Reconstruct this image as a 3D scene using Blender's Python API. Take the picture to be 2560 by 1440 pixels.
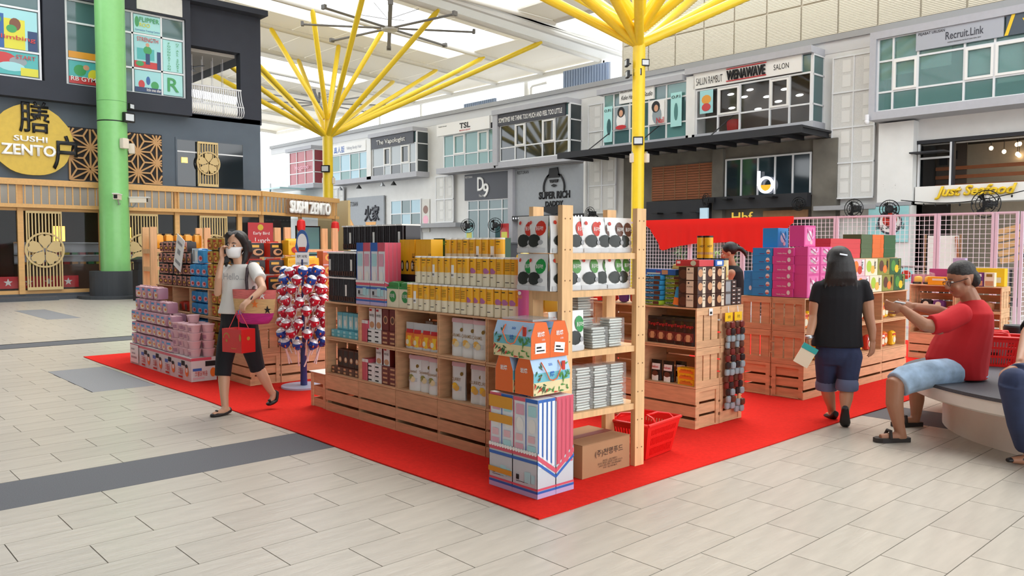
import bpy, bmesh, math, random
from mathutils import Vector, Matrix
random.seed(7)
for _o in list(bpy.data.objects):
    bpy.data.objects.remove(_o)
SC = bpy.context.scene
COL = SC.collection
PI = math.pi

# ---------------------------------------------------------------- camera, world, light, exposure
F_PX, YAW, PITCH, ROLL, EYE = 2000.04, -0.82383072, -0.05132741, 0.00202387, 1.44
_fw = Vector((math.sin(YAW)*math.cos(PITCH), math.cos(YAW)*math.cos(PITCH), math.sin(PITCH)))
_r0 = Vector((math.cos(YAW), -math.sin(YAW), 0)); _u0 = _r0.cross(_fw)
_rt = _r0*math.cos(ROLL)+_u0*math.sin(ROLL); _up = _rt.cross(_fw)
cam_d = bpy.data.cameras.new('camera'); cam_d.sensor_width = 36; cam_d.lens = F_PX/2560*36
cam_d.clip_start = .05; cam_d.clip_end = 500
cam = bpy.data.objects.new('camera', cam_d); COL.objects.link(cam)
cam.matrix_world = Matrix(((_rt.x, _up.x, -_fw.x, 0), (_rt.y, _up.y, -_fw.y, 0), (_rt.z, _up.z, -_fw.z, EYE), (0, 0, 0, 1)))
SC.camera = cam

world = bpy.data.worlds.new('overcast_sky'); SC.world = world; world.use_nodes = True
_bg = world.node_tree.nodes['Background']
_bg.inputs[0].default_value = (.93, .965, 1.0, 1); _bg.inputs[1].default_value = 2.7

sun_d = bpy.data.lights.new('hazy_sun', 'SUN'); sun_d.energy = 2.0; sun_d.angle = math.radians(28); sun_d.color = (1, .95, .86)
sun = bpy.data.objects.new('hazy_sun', sun_d); COL.objects.link(sun)
sun.rotation_euler = Vector((-.3, .5, 1.0)).to_track_quat('Z', 'Y').to_euler()

SC.view_settings.view_transform = 'Standard'; SC.view_settings.look = 'None'
SC.view_settings.gamma = 1; SC.view_settings.use_curve_mapping = False
SC.view_settings.exposure = .17

# ---------------------------------------------------------------- helpers
def lin(h):
    h = h.lstrip('#'); out = []
    for i in (0, 2, 4):
        c = int(h[i:i+2], 16)/255
        out.append(c/12.92 if c <= .04045 else ((c+.055)/1.055)**2.4)
    return (*out, 1)
MATS = {}
def M(key, col=None, r=.55, metal=0, noise=0, scale=8, st=(1, 1, 1), bump=0, emit=0, spec=.5, rand=0, trans=0, coat=0, bscale=None, tl=0):
    """procedural material; key reuses an existing one"""
    if key in MATS: return MATS[key]
    m = bpy.data.materials.new(key); m.use_nodes = True; MATS[key] = m
    nt = m.node_tree; N = nt.nodes; L = nt.links; b = N['Principled BSDF']
    c = lin(col)
    b.inputs['Base Color'].default_value = c; b.inputs['Roughness'].default_value = r; b.inputs['Metallic'].default_value = metal
    b.inputs['Specular IOR Level'].default_value = spec
    if coat: b.inputs['Coat Weight'].default_value = coat
    m.diffuse_color = c
    src = None
    if noise or bump:
        tc = N.new('ShaderNodeTexCoord'); mp = N.new('ShaderNodeMapping'); mp.inputs['Scale'].default_value = st
        L.new(tc.outputs['Object'], mp.inputs['Vector'])
        nz = N.new('ShaderNodeTexNoise'); nz.inputs['Scale'].default_value = scale; nz.inputs['Detail'].default_value = 4
        L.new(mp.outputs['Vector'], nz.inputs['Vector'])
        if noise:
            rp = N.new('ShaderNodeMapRange'); rp.inputs['From Min'].default_value = .3; rp.inputs['From Max'].default_value = .7
            L.new(nz.outputs['Fac'], rp.inputs['Value'])
            mx = N.new('ShaderNodeMix'); mx.data_type = 'RGBA'
            L.new(rp.outputs['Result'], mx.inputs['Factor'])
            mx.inputs['A'].default_value = (*[v*(1-noise) for v in c[:3]], 1); mx.inputs['B'].default_value = (*[min(1, v*(1+noise)) for v in c[:3]], 1)
            src = mx.outputs['Result']
        if bump:
            nb = nz
            if bscale:
                nb = N.new('ShaderNodeTexNoise'); nb.inputs['Scale'].default_value = bscale; nb.inputs['Detail'].default_value = 3
                L.new(mp.outputs['Vector'], nb.inputs['Vector'])
            bp = N.new('ShaderNodeBump'); bp.inputs['Strength'].default_value = bump; bp.inputs['Distance'].default_value = .01
            L.new(nb.outputs['Fac'], bp.inputs['Height']); L.new(bp.outputs['Normal'], b.inputs['Normal'])
    if rand:
        oi = N.new('ShaderNodeObjectInfo'); mr = N.new('ShaderNodeMapRange'); mr.inputs['To Min'].default_value = 1-rand; mr.inputs['To Max'].default_value = 1+rand
        L.new(oi.outputs['Random'], mr.inputs['Value'])
        hs = N.new('ShaderNodeHueSaturation'); L.new(mr.outputs['Result'], hs.inputs['Value'])
        if src: L.new(src, hs.inputs['Color'])
        else: hs.inputs['Color'].default_value = c
        src = hs.outputs['Color']
    if src: L.new(src, b.inputs['Base Color'])
    if emit:
        b.inputs['Emission Color'].default_value = c; b.inputs['Emission Strength'].default_value = emit
    if tl:   # light passing diffusely through a thin sheet
        out = N['Material Output']; tr = N.new('ShaderNodeBsdfTranslucent'); tr.inputs[0].default_value = c; mxs = N.new('ShaderNodeMixShader'); mxs.inputs[0].default_value = tl
        L.new(b.outputs[0], mxs.inputs[1]); L.new(tr.outputs[0], mxs.inputs[2]); L.new(mxs.outputs[0], out.inputs[0])
    if trans:
        out = N['Material Output']; tr = N.new('ShaderNodeBsdfTransparent'); mxs = N.new('ShaderNodeMixShader')
        mxs.inputs[0].default_value = trans
        L.new(b.outputs[0], mxs.inputs[1]); L.new(tr.outputs[0], mxs.inputs[2]); L.new(mxs.outputs[0], out.inputs[0])
    return m

class G:
    """mesh collector"""
    def __init__(s): s.v = []; s.f = []; s.m = []
    def add(s, vs, fs, m=0):
        o = len(s.v); s.v += [tuple(p) for p in vs]; s.f += [tuple(i+o for i in f) for f in fs]; s.m += [m]*len(fs); return s
    def box(s, x0, y0, z0, x1, y1, z1, m=0, T=None):
        vs = [Vector(p) for p in ((x0, y0, z0), (x1, y0, z0), (x1, y1, z0), (x0, y1, z0), (x0, y0, z1), (x1, y0, z1), (x1, y1, z1), (x0, y1, z1))]
        if T is not None: vs = [T @ p for p in vs]
        return s.add(vs, [(0, 3, 2, 1), (4, 5, 6, 7), (0, 1, 5, 4), (1, 2, 6, 5), (2, 3, 7, 6), (3, 0, 4, 7)], m)
    def rs(s, x0, z0, x1, z1, y, m=0):   # flat patch facing -Y
        return s.add([(x0, y, z0), (x1, y, z0), (x1, y, z1), (x0, y, z1)], [(0, 1, 2, 3)], m)
    def re(s, y0, z0, y1, z1, x, m=0):   # flat patch facing +X
        return s.add([(x, y0, z0), (x, y1, z0), (x, y1, z1), (x, y0, z1)], [(0, 1, 2, 3)], m)
    def poly(s, pts, m=0): return s.add(pts, [tuple(range(len(pts)))], m)
    def discs(s, cx, cz, r, y, m=0, n=14, rz=None):  # disc facing -Y
        rz = rz or r
        return s.poly([(cx+r*math.cos(2*PI*i/n), y, cz+rz*math.sin(2*PI*i/n)) for i in range(n)], m)
    def disce(s, cy, cz, r, x, m=0, n=14, rz=None):
        rz = rz or r
        return s.poly([(x, cy+r*math.cos(2*PI*i/n), cz+rz*math.sin(2*PI*i/n)) for i in range(n)], m)
    def prism(s, pts, axis, a, b, m=0):
        """extrude a 2d outline along axis 'x','y','z' from a to b"""
        n = len(pts)
        def P(p, t): return {'x': (t, p[0], p[1]), 'y': (p[0], t, p[1]), 'z': (p[0], p[1], t)}[axis]
        vs = [P(p, a) for p in pts]+[P(p, b) for p in pts]
        fs = [tuple(range(n))[::-1], tuple(range(n, 2*n))]+[(i, (i+1) % n, (i+1) % n+n, i+n) for i in range(n)]
        return s.add(vs, fs, m)
    def loft(s, rings, m=0, caps=True, closed=True):
        n = len(rings[0]); vs = [p for r in rings for p in r]; fs = []
        for k in range(len(rings)-1):
            for i in range(n if closed else n-1):
                j = (i+1) % n; fs.append((k*n+i, k*n+j, (k+1)*n+j, (k+1)*n+i))
        if caps: fs += [tuple(range(n))[::-1], tuple((len(rings)-1)*n+i for i in range(n))]
        return s.add(vs, fs, m)
    def tube(s, pts, r, n=8, m=0, caps=True):
        pts = [Vector(p) for p in pts]; rr = r if isinstance(r, (list, tuple)) else [r]*len(pts); rings = []; pu = None
        for i, p in enumerate(pts):
            d = (pts[min(i+1, len(pts)-1)]-pts[max(i-1, 0)]).normalized()
            u = Vector((0, 0, 1)) if abs(d.z) < .9 else Vector((1, 0, 0))
            if pu is not None and (pu-d*pu.dot(d)).length > .1: u = pu
            a = (u-d*u.dot(d)).normalized(); b = d.cross(a); pu = a
            rings.append([p+(a*math.cos(2*PI*k/n)+b*math.sin(2*PI*k/n))*rr[i] for k in range(n)])
        return s.loft(rings, m, caps)
    def cyl(s, x, y, z0, z1, r, n=16, m=0, r1=None):
        r1 = r if r1 is None else r1
        return s.loft([[(x+q*math.cos(2*PI*i/n), y+q*math.sin(2*PI*i/n), z) for i in range(n)] for q, z in ((r, z0), (r1, z1))], m)
    def lathe(s, prof, n=16, m=0, c=(0, 0, 0), sx=1, sy=1, caps=True):
        return s.loft([[(c[0]+sx*r*math.cos(2*PI*i/n), c[1]+sy*r*math.sin(2*PI*i/n), c[2]+z) for i in range(n)] for r, z in prof], m, caps)
    def ell(s, c, rx, ry, rz, n=12, k=8, m=0, T=None):
        rings = []
        for j in range(1, k):
            t = -PI/2+PI*j/k
            rings.append([Vector((rx*math.cos(t)*math.cos(2*PI*i/n), ry*math.cos(t)*math.sin(2*PI*i/n), rz*math.sin(t))) for i in range(n)])
        o = Vector(c)
        vs = [p for r in rings for p in r]+[Vector((0, 0, -rz)), Vector((0, 0, rz))]
        vs = [(T @ p if T is not None else p)+o for p in vs]
        q = len(rings); fs = []
        for a in range(q-1):
            for i in range(n): fs.append((a*n+i, a*n+(i+1) % n, (a+1)*n+(i+1) % n, (a+1)*n+i))
        for i in range(n):
            fs.append((q*n, (i+1) % n, i)); fs.append((q*n+1, (q-1)*n+i, (q-1)*n+(i+1) % n))
        return s.add(vs, fs, m)
    def pillow(s, w, d, h, puff=.5, n=4, ms=(0,)*6, c=(0, 0, 0)):
        """inflated box, base at z=0; ms = materials of -y,+y,-x,+x,bottom,top"""
        def F(p):
            x, y, z = p
            q = (x*math.sqrt(max(0, 1-y*y/2-z*z/2+y*y*z*z/3)), y*math.sqrt(max(0, 1-z*z/2-x*x/2+z*z*x*x/3)), z*math.sqrt(max(0, 1-x*x/2-y*y/2+x*x*y*y/3)))
            return (c[0]+w/2*(x*(1-puff)+q[0]*puff), c[1]+d/2*(y*(1-puff)+q[1]*puff), c[2]+h/2+h/2*(z*(1-puff)+q[2]*puff))
        for k, (o, u, v) in enumerate((((-1, -1, -1), (2, 0, 0), (0, 0, 2)), ((1, 1, -1), (-2, 0, 0), (0, 0, 2)), ((-1, 1, -1), (0, -2, 0), (0, 0, 2)), ((1, -1, -1), (0, 2, 0), (0, 0, 2)), ((-1, 1, -1), (2, 0, 0), (0, -2, 0)), ((-1, -1, 1), (2, 0, 0), (0, 2, 0)))):
            vs = [F([o[t]+u[t]*i/n+v[t]*j/n for t in range(3)]) for j in range(n+1) for i in range(n+1)]
            s.add(vs, [(j*(n+1)+i, j*(n+1)+i+1, (j+1)*(n+1)+i+1, (j+1)*(n+1)+i) for j in range(n) for i in range(n)], ms[k])
        return s
    def xf(s, T):
        s.v = [tuple(T @ Vector(p)) for p in s.v]; return s
    def mesh(s, name, mats, smooth=0, weld=False):
        me = bpy.data.meshes.new(name); me.from_pydata(s.v, [], s.f)
        for m in (mats if isinstance(mats, (list, tuple)) else [mats]): me.materials.append(m if not isinstance(m, str) else MATS[m])
        me.polygons.foreach_set('material_index', s.m)
        if weld:
            bm = bmesh.new(); bm.from_mesh(me); bmesh.ops.remove_doubles(bm, verts=bm.verts, dist=1e-5); bm.to_mesh(me); bm.free()
        if smooth:
            me.polygons.foreach_set('use_smooth', [True]*len(me.polygons))
            me.set_sharp_from_angle(angle=math.radians(smooth))
        me.update(); return me

def obj(name, me, parent=None, loc=(0, 0, 0), rz=0, rot=None, sc=None, label=None):
    o = bpy.data.objects.new(name, me); COL.objects.link(o)
    o.location = loc; o.rotation_euler = rot if rot else (0, 0, rz)
    if sc: o.scale = sc if isinstance(sc, (tuple, list)) else (sc,)*3
    if parent: o.parent = parent
    if label: o['label'] = label
    return o
def tag(o, label, cat, group=None):
    o['label'] = label; o['category'] = cat
    if group: o['group'] = group
    return o
def thing(name, label, cat, loc=(0, 0, 0), rz=0, group=None, rot=None):
    o = bpy.data.objects.new(name, None); COL.objects.link(o); o.location = loc; o.rotation_euler = rot if rot else (0, 0, rz)
    o.empty_display_size = .1
    return tag(o, label, cat, group)
def struct(o): o['kind'] = 'structure'; return o
def put(proto, loc, label, cat, group=None, rz=0, rot=None, sc=None):
    """a thing from a prototype (name, [(part, mesh), ...]); meshes are shared"""
    name, parts = proto
    if len(parts) == 1:
        return tag(obj(name, parts[0][1], None, loc, rz, rot, sc), label, cat, group)
    t = thing(name, label, cat, loc, rz, group, rot)
    if sc: t.scale = sc if isinstance(sc, (tuple, list)) else (sc,)*3
    for pn, me, *lr in parts: obj(pn, me, t, lr[0] if lr else (0, 0, 0), rot=lr[1] if len(lr) > 1 else None)
    return t
ORD = 'first second third fourth fifth sixth seventh eighth ninth tenth eleventh twelfth thirteenth fourteenth fifteenth sixteenth seventeenth eighteenth nineteenth twentieth'.split()
ORD += ['twenty-'+o for o in ORD[:9]]+['thirtieth']
TXT = {}
FONT_BOLD = .012
def text(body, mat, parent, loc, face='s', w=None, h=None, depth=.002, name='lettering', bold=0, shear=0, rot=0, label=None):
    """flat lettering as a mesh, fitted to width w and / or cap height h, centred on loc; face s = facing -Y, e = facing +X, t = facing up"""
    key = (body, bold, shear, depth, w, h, mat if isinstance(mat, str) else mat.name, rot)
    if key not in TXT:
        cu = bpy.data.curves.new('lettering', 'FONT'); cu.body = body; cu.align_x = 'CENTER'; cu.offset = bold; cu.shear = shear; cu.resolution_u = 3
        o = bpy.data.objects.new('lettering', cu); COL.objects.link(o)
        dg = bpy.context.evaluated_depsgraph_get(); dg.update()
        me = bpy.data.meshes.new_from_object(o.evaluated_get(dg)); bpy.data.objects.remove(o)
        xs = [v.co.x for v in me.vertices] or [0]; ys = [v.co.y for v in me.vertices] or [0]
        W = max(xs)-min(xs) or 1; H = max(ys)-min(ys) or 1; cx = (max(xs)+min(xs))/2; cy = (max(ys)+min(ys))/2
        sx = w/W if w else h/H; sy = h/H if h else w/W
        bm = bmesh.new(); bm.from_mesh(me)
        for v in bm.verts: v.co = Vector(((v.co.x-cx)*sx, (v.co.y-cy)*sy, 0))
        if rot: bmesh.ops.rotate(bm, verts=bm.verts, matrix=Matrix.Rotation(rot, 3, 'Z'))
        if depth > .004:
            r = bmesh.ops.extrude_face_region(bm, geom=bm.faces[:]); bmesh.ops.translate(bm, verts=[g for g in r['geom'] if isinstance(g, bmesh.types.BMVert)], vec=(0, 0, depth))
        else:
            for v in bm.verts: v.co.z = depth
        bm.to_mesh(me); bm.free(); me.materials.clear(); me.materials.append(MATS[mat] if isinstance(mat, str) else mat)
        TXT[key] = me
    R = {'s': (PI/2, 0, 0), 'e': (PI/2, 0, PI/2), 't': (0, 0, 0)}[face] if isinstance(face, str) else face
    return obj(name, TXT[key], parent, loc, rot=R, label=label)

def TM(body, mat, w=None, h=None, bold=.01, depth=.0015, rot=0):
    o = text(body, mat, None, (0, 0, 0), 's', w=w, h=h, bold=bold, depth=depth, rot=rot); me = o.data; bpy.data.objects.remove(o); return me
RS, RE = (PI/2, 0, 0), (PI/2, 0, PI/2)
# common materials
M('white', '#e9e8e4', .6); M('offwhite', '#d9d6ce', .7, noise=.04); M('black', '#0d0d0f', .5); M('ink', '#151518', .6)
M('red_print', '#c21f27', .45); M('blue_print', '#2a63b4', .45); M('steel', '#b9bcc0', .35, metal=.9); M('white_metal', '#e4e4e6', .4)
M('wood', '#d3a67c', .62, noise=.14, scale=5, st=(1.2, 1.2, 9), bump=.05, rand=.07)
M('pine', '#e0b582', .6, noise=.12, scale=4, st=(9, 9, .8), bump=.04, rand=.06)
M('wood_dark', '#8a6544', .7, noise=.1)
M('price_card', '#f1f0ec', .5)
# ---------------------------------------------------------------- floor, tiles, granite bands, carpet
M('grout', '#6f6b66', .9); M('tile', '#b4ada1', .33, noise=.1, scale=3.2, st=(5, .8, 1), bump=.22, rand=.045, bscale=6)
M('granite', '#4a4c52', .6, noise=.25, scale=160); M('granite_mid', '#7f8083', .6, noise=.22, scale=150)
floor = struct(obj('floor', G().box(-60, -6, -.2, 14, 40, -.006).mesh('floor', M('grout'))))
LX, LY = .2925, .598
tile_me = G().box(0, 0, -.01, LX-.005, LY-.005, 0).mesh('floor_tile', M('tile'))
bands = [(-5.621, -5.036), (-13.58, -12.99)]
patches = [(-10.301, 2.285, -8.546, 2.885), (-20.539, 3.93, -17.614, 4.53), (-2.989, 6.83, -1.234, 7.45)]
gb = G()
for a, b in bands:
    if a > -6: obj('granite_strip', G().box(a+.003, -6, -.01, b-.003, 2.93, 0).mesh('granite_strip', M('granite')), floor)
    else: obj('granite_strip', G().box(a, -6, -.01, b, 13, 0).mesh('granite_strip', M('granite')), floor)
for k, (a, b, c, d) in enumerate(patches):
    obj('granite_slab', G().box(a+.003, b+.003, -.01, c-.003, d-.003, 0).mesh('granite_slab', M('granite_mid' if k < 2 else 'granite')), floor)
def proj(p):
    d = Vector(p)-Vector((0, 0, EYE)); z = d.dot(_fw)
    return (1280+F_PX*d.dot(_rt)/z, 720-F_PX*d.dot(_up)/z, z) if z > .2 else None
cand = []; far_tiles = G()
for k in range(-68, 45):
    x0 = -5.036+LX*k
    for n in range(-8, 40):
        y0 = 1.382+(0 if k % 2 == 0 else -LY/2)+LY*n
        xc, yc = x0+LX/2, y0+LY/2
        if -11.3 < xc < -3.1 and 3.3 < yc < 12.6: continue
        if any(a-.01 < xc < b+.01 for a, b in bands) and (xc < -6 or yc < 3.2): continue
        if y0 > 22.3: continue
        pieces = [(y0, y0+LY-.005)]
        for a, b, c, d in patches:
            if a < xc < c:
                nw = []
                for p, q in pieces:
                    if q <= b or p >= d: nw.append((p, q))
                    else:
                        if p < b-.02: nw.append((p, b-.003))
                        if q > d+.02: nw.append((d+.003, q))
                pieces = nw
        for p, q in pieces:
            w = proj((xc, (p+q)/2, 0))
            if not w: continue
            vis = -150 < w[0] < 2710 and w[1] < 1640
            cand.append((0 if vis else 1, w[2], x0, p, q))
cand.sort()
for i, (v, z, x0, p, q) in enumerate(cand):
    if v == 0 and i < 300:
        o = obj('floor_tile', tile_me, floor, (x0, p, 0))
        if q-p < LY-.01: o.scale.y = (q-p)/(LY-.005)
    elif v == 0 or z < 8: far_tiles.box(x0, p, -.01, x0+LX-.005, q, 0)
ft = obj('floor_tiles', far_tiles.mesh('floor_tiles', M('tile_field', '#b4ada1', .33, noise=.1, scale=3.2, st=(5, .8, 1), bump=.15)), floor); ft['kind'] = 'stuff'
ft['label'] = 'beige stone floor tiles running off across the plaza'
M('carpet', '#d3281f', .95, noise=.08, scale=40, bump=.25, bscale=300, spec=.1)
gc = G(); n = 40
xs = [-11.35+8.4*i/n for i in range(n+1)]
top = [(x, 2.93+.006*math.sin(x*3.1), .009) for x in xs]+[(-2.95+.006*math.sin(y*2.7), y, .009) for y in [2.93+.25*i for i in range(1, 40)]]+[(-2.95, 12.9, .009), (-11.35, 12.9, .009)]
gc.prism([(p[0], p[1]) for p in top], 'z', .0012, .009)
tag(obj('red_carpet', gc.mesh('red_carpet', M('carpet'))), 'large bright red carpet spread under all the snack stands', 'carpet')
# ---------------------------------------------------------------- left building with the sushi restaurant
M('navy_wall', '#33363f', .8, noise=.06, scale=2); M('slate_wall', '#5a646e', .8, noise=.05, scale=2); M('timber', '#d9a868', .55, noise=.06, scale=4, st=(6, 1, 6))
M('timber_pale', '#d8bd85', .55); M('win_frame', '#dfe1e2', .4); M('teal_glass', '#49696b', .06, spec=.8); M('dark_glass', '#1a2226', .05, spec=.9)
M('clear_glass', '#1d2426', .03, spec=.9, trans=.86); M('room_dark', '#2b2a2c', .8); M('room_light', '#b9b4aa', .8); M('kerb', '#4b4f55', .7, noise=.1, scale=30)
M('gold', '#c7a638', .35, metal=.2, noise=.06); M('sign_white', '#f2f2ee', .4, emit=.12); M('lamp_warm', '#ffb84d', .5, emit=4); M('tube_light', '#eef4f2', .5, emit=3)
FX = -25.0
# wall planes
w = G()
w.box(FX-6, -12, 3.2, FX, 11.9, 5.55)
wl = struct(obj('wall_left', w.mesh('wall_left', [M('slate_wall')])))
# storefront openings on the lower wall are cut as separate pieces: upper navy block with its two window bands and a balcony opening
u = G()
u.box(FX-6, -12, 5.4, FX+.35, 9.55, 5.9)                       # sill band, stands proud of the lower wall
u.box(FX-6, -12, 8.25, FX+.35, 9.55, 8.85)                      # head band
u.box(FX-1, 5.6, 5.9, FX+.35, 6.12, 8.25)                       # pier between the windows
u.box(FX-1, 9.4, 5.9, FX+.35, 9.55, 8.25)
u.box(FX-6, 9.55, 7.62, FX, 11.95, 8.85)                        # over the balcony
u.box(FX-.3, 11.25, 5.5, FX, 11.95, 7.62)                       # corner pier
u.box(FX-6, 9.55, 5.4, FX, 11.95, 5.52)                         # balcony slab
u.box(FX-6, -12, 8.85, FX+.42, 12.02, 9.02)                     # coping
u.box(FX-6.2, -12, 5.4, FX-6, 9.6, 8.85)
obj('upper_block', u.mesh('upper_block', M('navy_wall')), wl)
obj('ceiling_lining', G().box(FX-5.9, 9.6, 7.5, FX-.3, 11.2, 7.6).box(FX-5.9, 9.56, 5.6, FX-5.8, 10.6, 7.5).box(FX-5.9, 9.56, 5.6, FX-.4, 9.6, 7.5).mesh('ceiling_lining', M('room_light')), wl)
obj('service_panel', G().box(FX+.35, 8.0, 8.3, FX+.38, 9.3, 8.8).mesh('service_panel', M('offwhite')), wl)
# balcony railing: bulged white bars
rail = thing('balcony_railing', 'bulging white metal balcony railing with curved bars on the dark upper storey', 'railing', (FX+.02, 9.35, 5.55))
L = 1.9
bar = G().tube([(.02, 0, .86), (.04, 0, .7), (.1, 0, .5), (.22, 0, .28), (.26, 0, .14), (.2, 0, .02), (.05, 0, 0)], .016, 5).mesh('railing_bar', M('white_metal'), 60)
for i in range(27): obj('railing_bar', bar, rail, (0, .05+i*L/27, 0))
obj('top_rail', G().tube([(.02, 0, .87), (.02, L, .87)], .03, 6).mesh('top_rail', M('white_metal'), 60), rail)
obj('mid_rail', G().tube([(.22, 0, .3), (.22, L, .3)], .014, 6).tube([(.06, 0, 0), (.06, L, 0)], .018, 6).mesh('mid_rail', M('white_metal'), 60), rail)
cf = thing('ceiling_fan', 'small black ceiling fan hanging in the open balcony room', 'fan', (FX-1.1, 10.05, 7.5))
obj('rod', G().cyl(0, 0, -.28, 0, .02, 8).mesh('rod', M('black')), cf)
obj('motor', G().lathe([(.03, -.26), (.12, -.28), (.12, -.38), (.05, -.42)], 12).mesh('motor', M('black'), 40), cf)
for a in range(3): obj('blade', G().box(.1, -.06, -.34, .62, .06, -.33).mesh('blade', M('black')), cf, rz=a*2*PI/3+.4)
# hanging light strings in the balcony room
for i in range(10):
    y = 9.65+i*.165
    tag(obj('light_string', G().cyl(0, 0, -1.0-.5*(i % 3), 0, .009, 5).mesh('light_string', M('white_metal')), None, (FX-.7-.5*(i % 2), y, 7.5)), ORD[i]+' thin light string from the left hanging in the balcony opening', 'string light', 'balcony light strings')
# windows with posters
def pane(parent, y0, z0, y1, z1, x, m): obj('pane', G().box(x-.01, y0, z0, x+.01, y1, z1).mesh('pane', m), parent)
def frame_grid(name, y0, y1, z0, z1, ys, zs, x, t=.05):
    W = struct(obj(name, G().box(x-.05, y0-t, z0-t, x+.05, y1+t, z0).box(x-.05, y0-t, z1, x+.05, y1+t, z1+t).box(x-.05, y0-t, z0, x+.05, y0, z1).box(x-.05, y1, z0, x+.05, y1+t, z1).mesh(name, M('win_frame'))))
    g = G()
    for y in ys: g.box(x-.04, y-t/2, z0, x+.045, y+t/2, z1)
    for z in zs: g.box(x-.04, y0, z-t/2, x+.045, y1, z+t/2)
    obj('mullion', g.mesh('mullion', M('win_frame')), W)
    return W
XW = FX+.2
W1 = frame_grid('window_1', 3.0, 5.5, 5.95, 8.2, [4.4], [6.62, 7.75], XW)
W2 = frame_grid('window_2', 6.2, 9.35, 5.93, 8.2, [7.05, 7.25, 7.9, 8.72], [6.62, 7.62], XW)
def poster(parent, y0, z0, y1, z1, base, blobs, words=()):
    g = G().box(-.004, 0, 0, .004, y1-y0, z1-z0, 0); mats = [base]
    for k, (kind, a, b, r, s, col) in enumerate(blobs):
        mats.append(col); W, H = y1-y0, z1-z0
        if kind == 'd': g.disce(a*W, b*H, r*W, .006+.0012*k, len(mats)-1, 14, s*H)
        else: g.re(a*W, b*H, r*W, s*H, .006+.0012*k, len(mats)-1)
    o = obj('window_poster', g.mesh('window_poster', mats), parent, (XW+.025, y0, z0))
    for body, mat, a, b, w_, h_ in words:
        text(body, mat, o, (.03, a*(y1-y0), b*(z1-z0)), 'e', w=w_*(y1-y0), h=h_*(z1-z0), bold=.01)
for k in ('p_teal#4fb0ae', 'p_sky#9fd5d8', 'p_yellow#d8d23a', 'p_blue#2d5f9e', 'p_green#3f9a57', 'p_pale#a9dedb', 'p_orange#e09a2f', 'p_skin#cf9a78', 'p_navy#24406b', 'p_red#c63a3c', 'p_grey#8f9ba0', 'p_brown#7a4a30', 'p_pink#e9a6b8'):
    a, b = k.split('#'); M(a, b, .35)
pane(W1, 3.0, 5.95, 5.5, 8.2, XW, M('teal_glass'))
poster(W1, 4.44, 6.66, 5.47, 7.7, M('p_sky'), [('r', 0, 0, .25, .85, M('p_blue')), ('r', .25, 0, .72, .75, M('p_yellow')), ('r', .78, 0, 1, .5, M('p_navy')), ('d', .5, .62, .13, .16, M('p_brown')), ('d', .42, .5, .12, .1, M('p_green')), ('d', .1, .7, .1, .1, M('p_green'))], [('climbing', 'p_red', .5, .27, .9, .14)])
poster(W1, 4.44, 5.98, 5.47, 6.58, M('p_teal'), [('d', .2, .7, .3, .25, M('p_red')), ('d', .55, .6, .2, .2, M('p_grey')), ('d', .4, .35, .3, .2, M('p_sky')), ('r', .6, 0, 1, .35, M('p_yellow'))], [('START', 'p_red', .72, .8, .45, .18)])
pane(W2, 6.2, 5.93, 9.35, 8.2, XW, M('teal_glass'))
obj('tube_lamp', G().box(XW-.5, 6.25, 7.35, XW-.45, 7.0, 7.4).mesh('tube_lamp', M('tube_light')), W2)
poster(W2, 6.22, 5.96, 7.02, 6.58, M('p_teal'), [('d', .35, .6, .2, .25, M('p_green')), ('d', .8, .4, .2, .3, M('p_yellow')), ('r', 0, 0, 1, .3, M('p_red')), ('d', .55, .75, .1, .12, M('p_skin'))], [('RB GYM', 'white', .45, .22, .8, .2)])
obj('gym_mat', G().box(XW+.02, 6.22, 6.66, XW+.03, 7.0, 6.84).mesh('gym_mat', M('p_orange')), W2)
poster(W2, 7.95, 7.66, 8.7, 8.18, M('p_pale'), [('d', .12, .6, .08, .3, M('p_green'))], [('FLIPPER', 'p_green', .58, .75, .75, .25), ('ROO', 'p_yellow', .4, .45, .4, .22), ('Gymnastics Training Centre', 'p_blue', .5, .14, .92, .13)])
poster(W2, 7.95, 6.66, 8.7, 7.6, M('p_sky'), [('r', 0, 0, 1, .2, M('p_red')), ('r', .1, .25, .75, .6, M('p_teal')), ('d', .5, .55, .16, .13, M('p_green')), ('d', .5, .72, .07, .06, M('p_skin')), ('r', .42, .12, .58, .45, M('p_navy')), ('r', .85, 0, 1, .55, M('p_navy')), ('d', .2, .12, .15, .08, M('p_green'))], [('STRENGTH', 'p_red', .5, .87, .8, .13)])
poster(W2, 7.95, 5.96, 8.7, 6.58, M('p_sky'), [('d', .5, .55, .08, .2, M('p_blue')), ('d', .25, .35, .12, .2, M('p_red')), ('d', .75, .35, .15, .2, M('p_green')), ('r', 0, 0, 1, .22, M('p_navy'))], [('little ones after', 'white', .7, .12, .55, .14)])
poster(W2, 8.76, 6.66, 9.32, 7.58, M('p_pale'), [], [('\n'.join('FOUNDATION'), 'p_green', .3, .48, .16, .88), ('\n'.join('OF ALL SPORTS'), 'p_green', .75, .48, .16, .9)])
poster(W2, 8.76, 5.96, 9.32, 6.58, M('p_pale'), [], [('R', 'p_green', .5, .5, .6, .65)])
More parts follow.
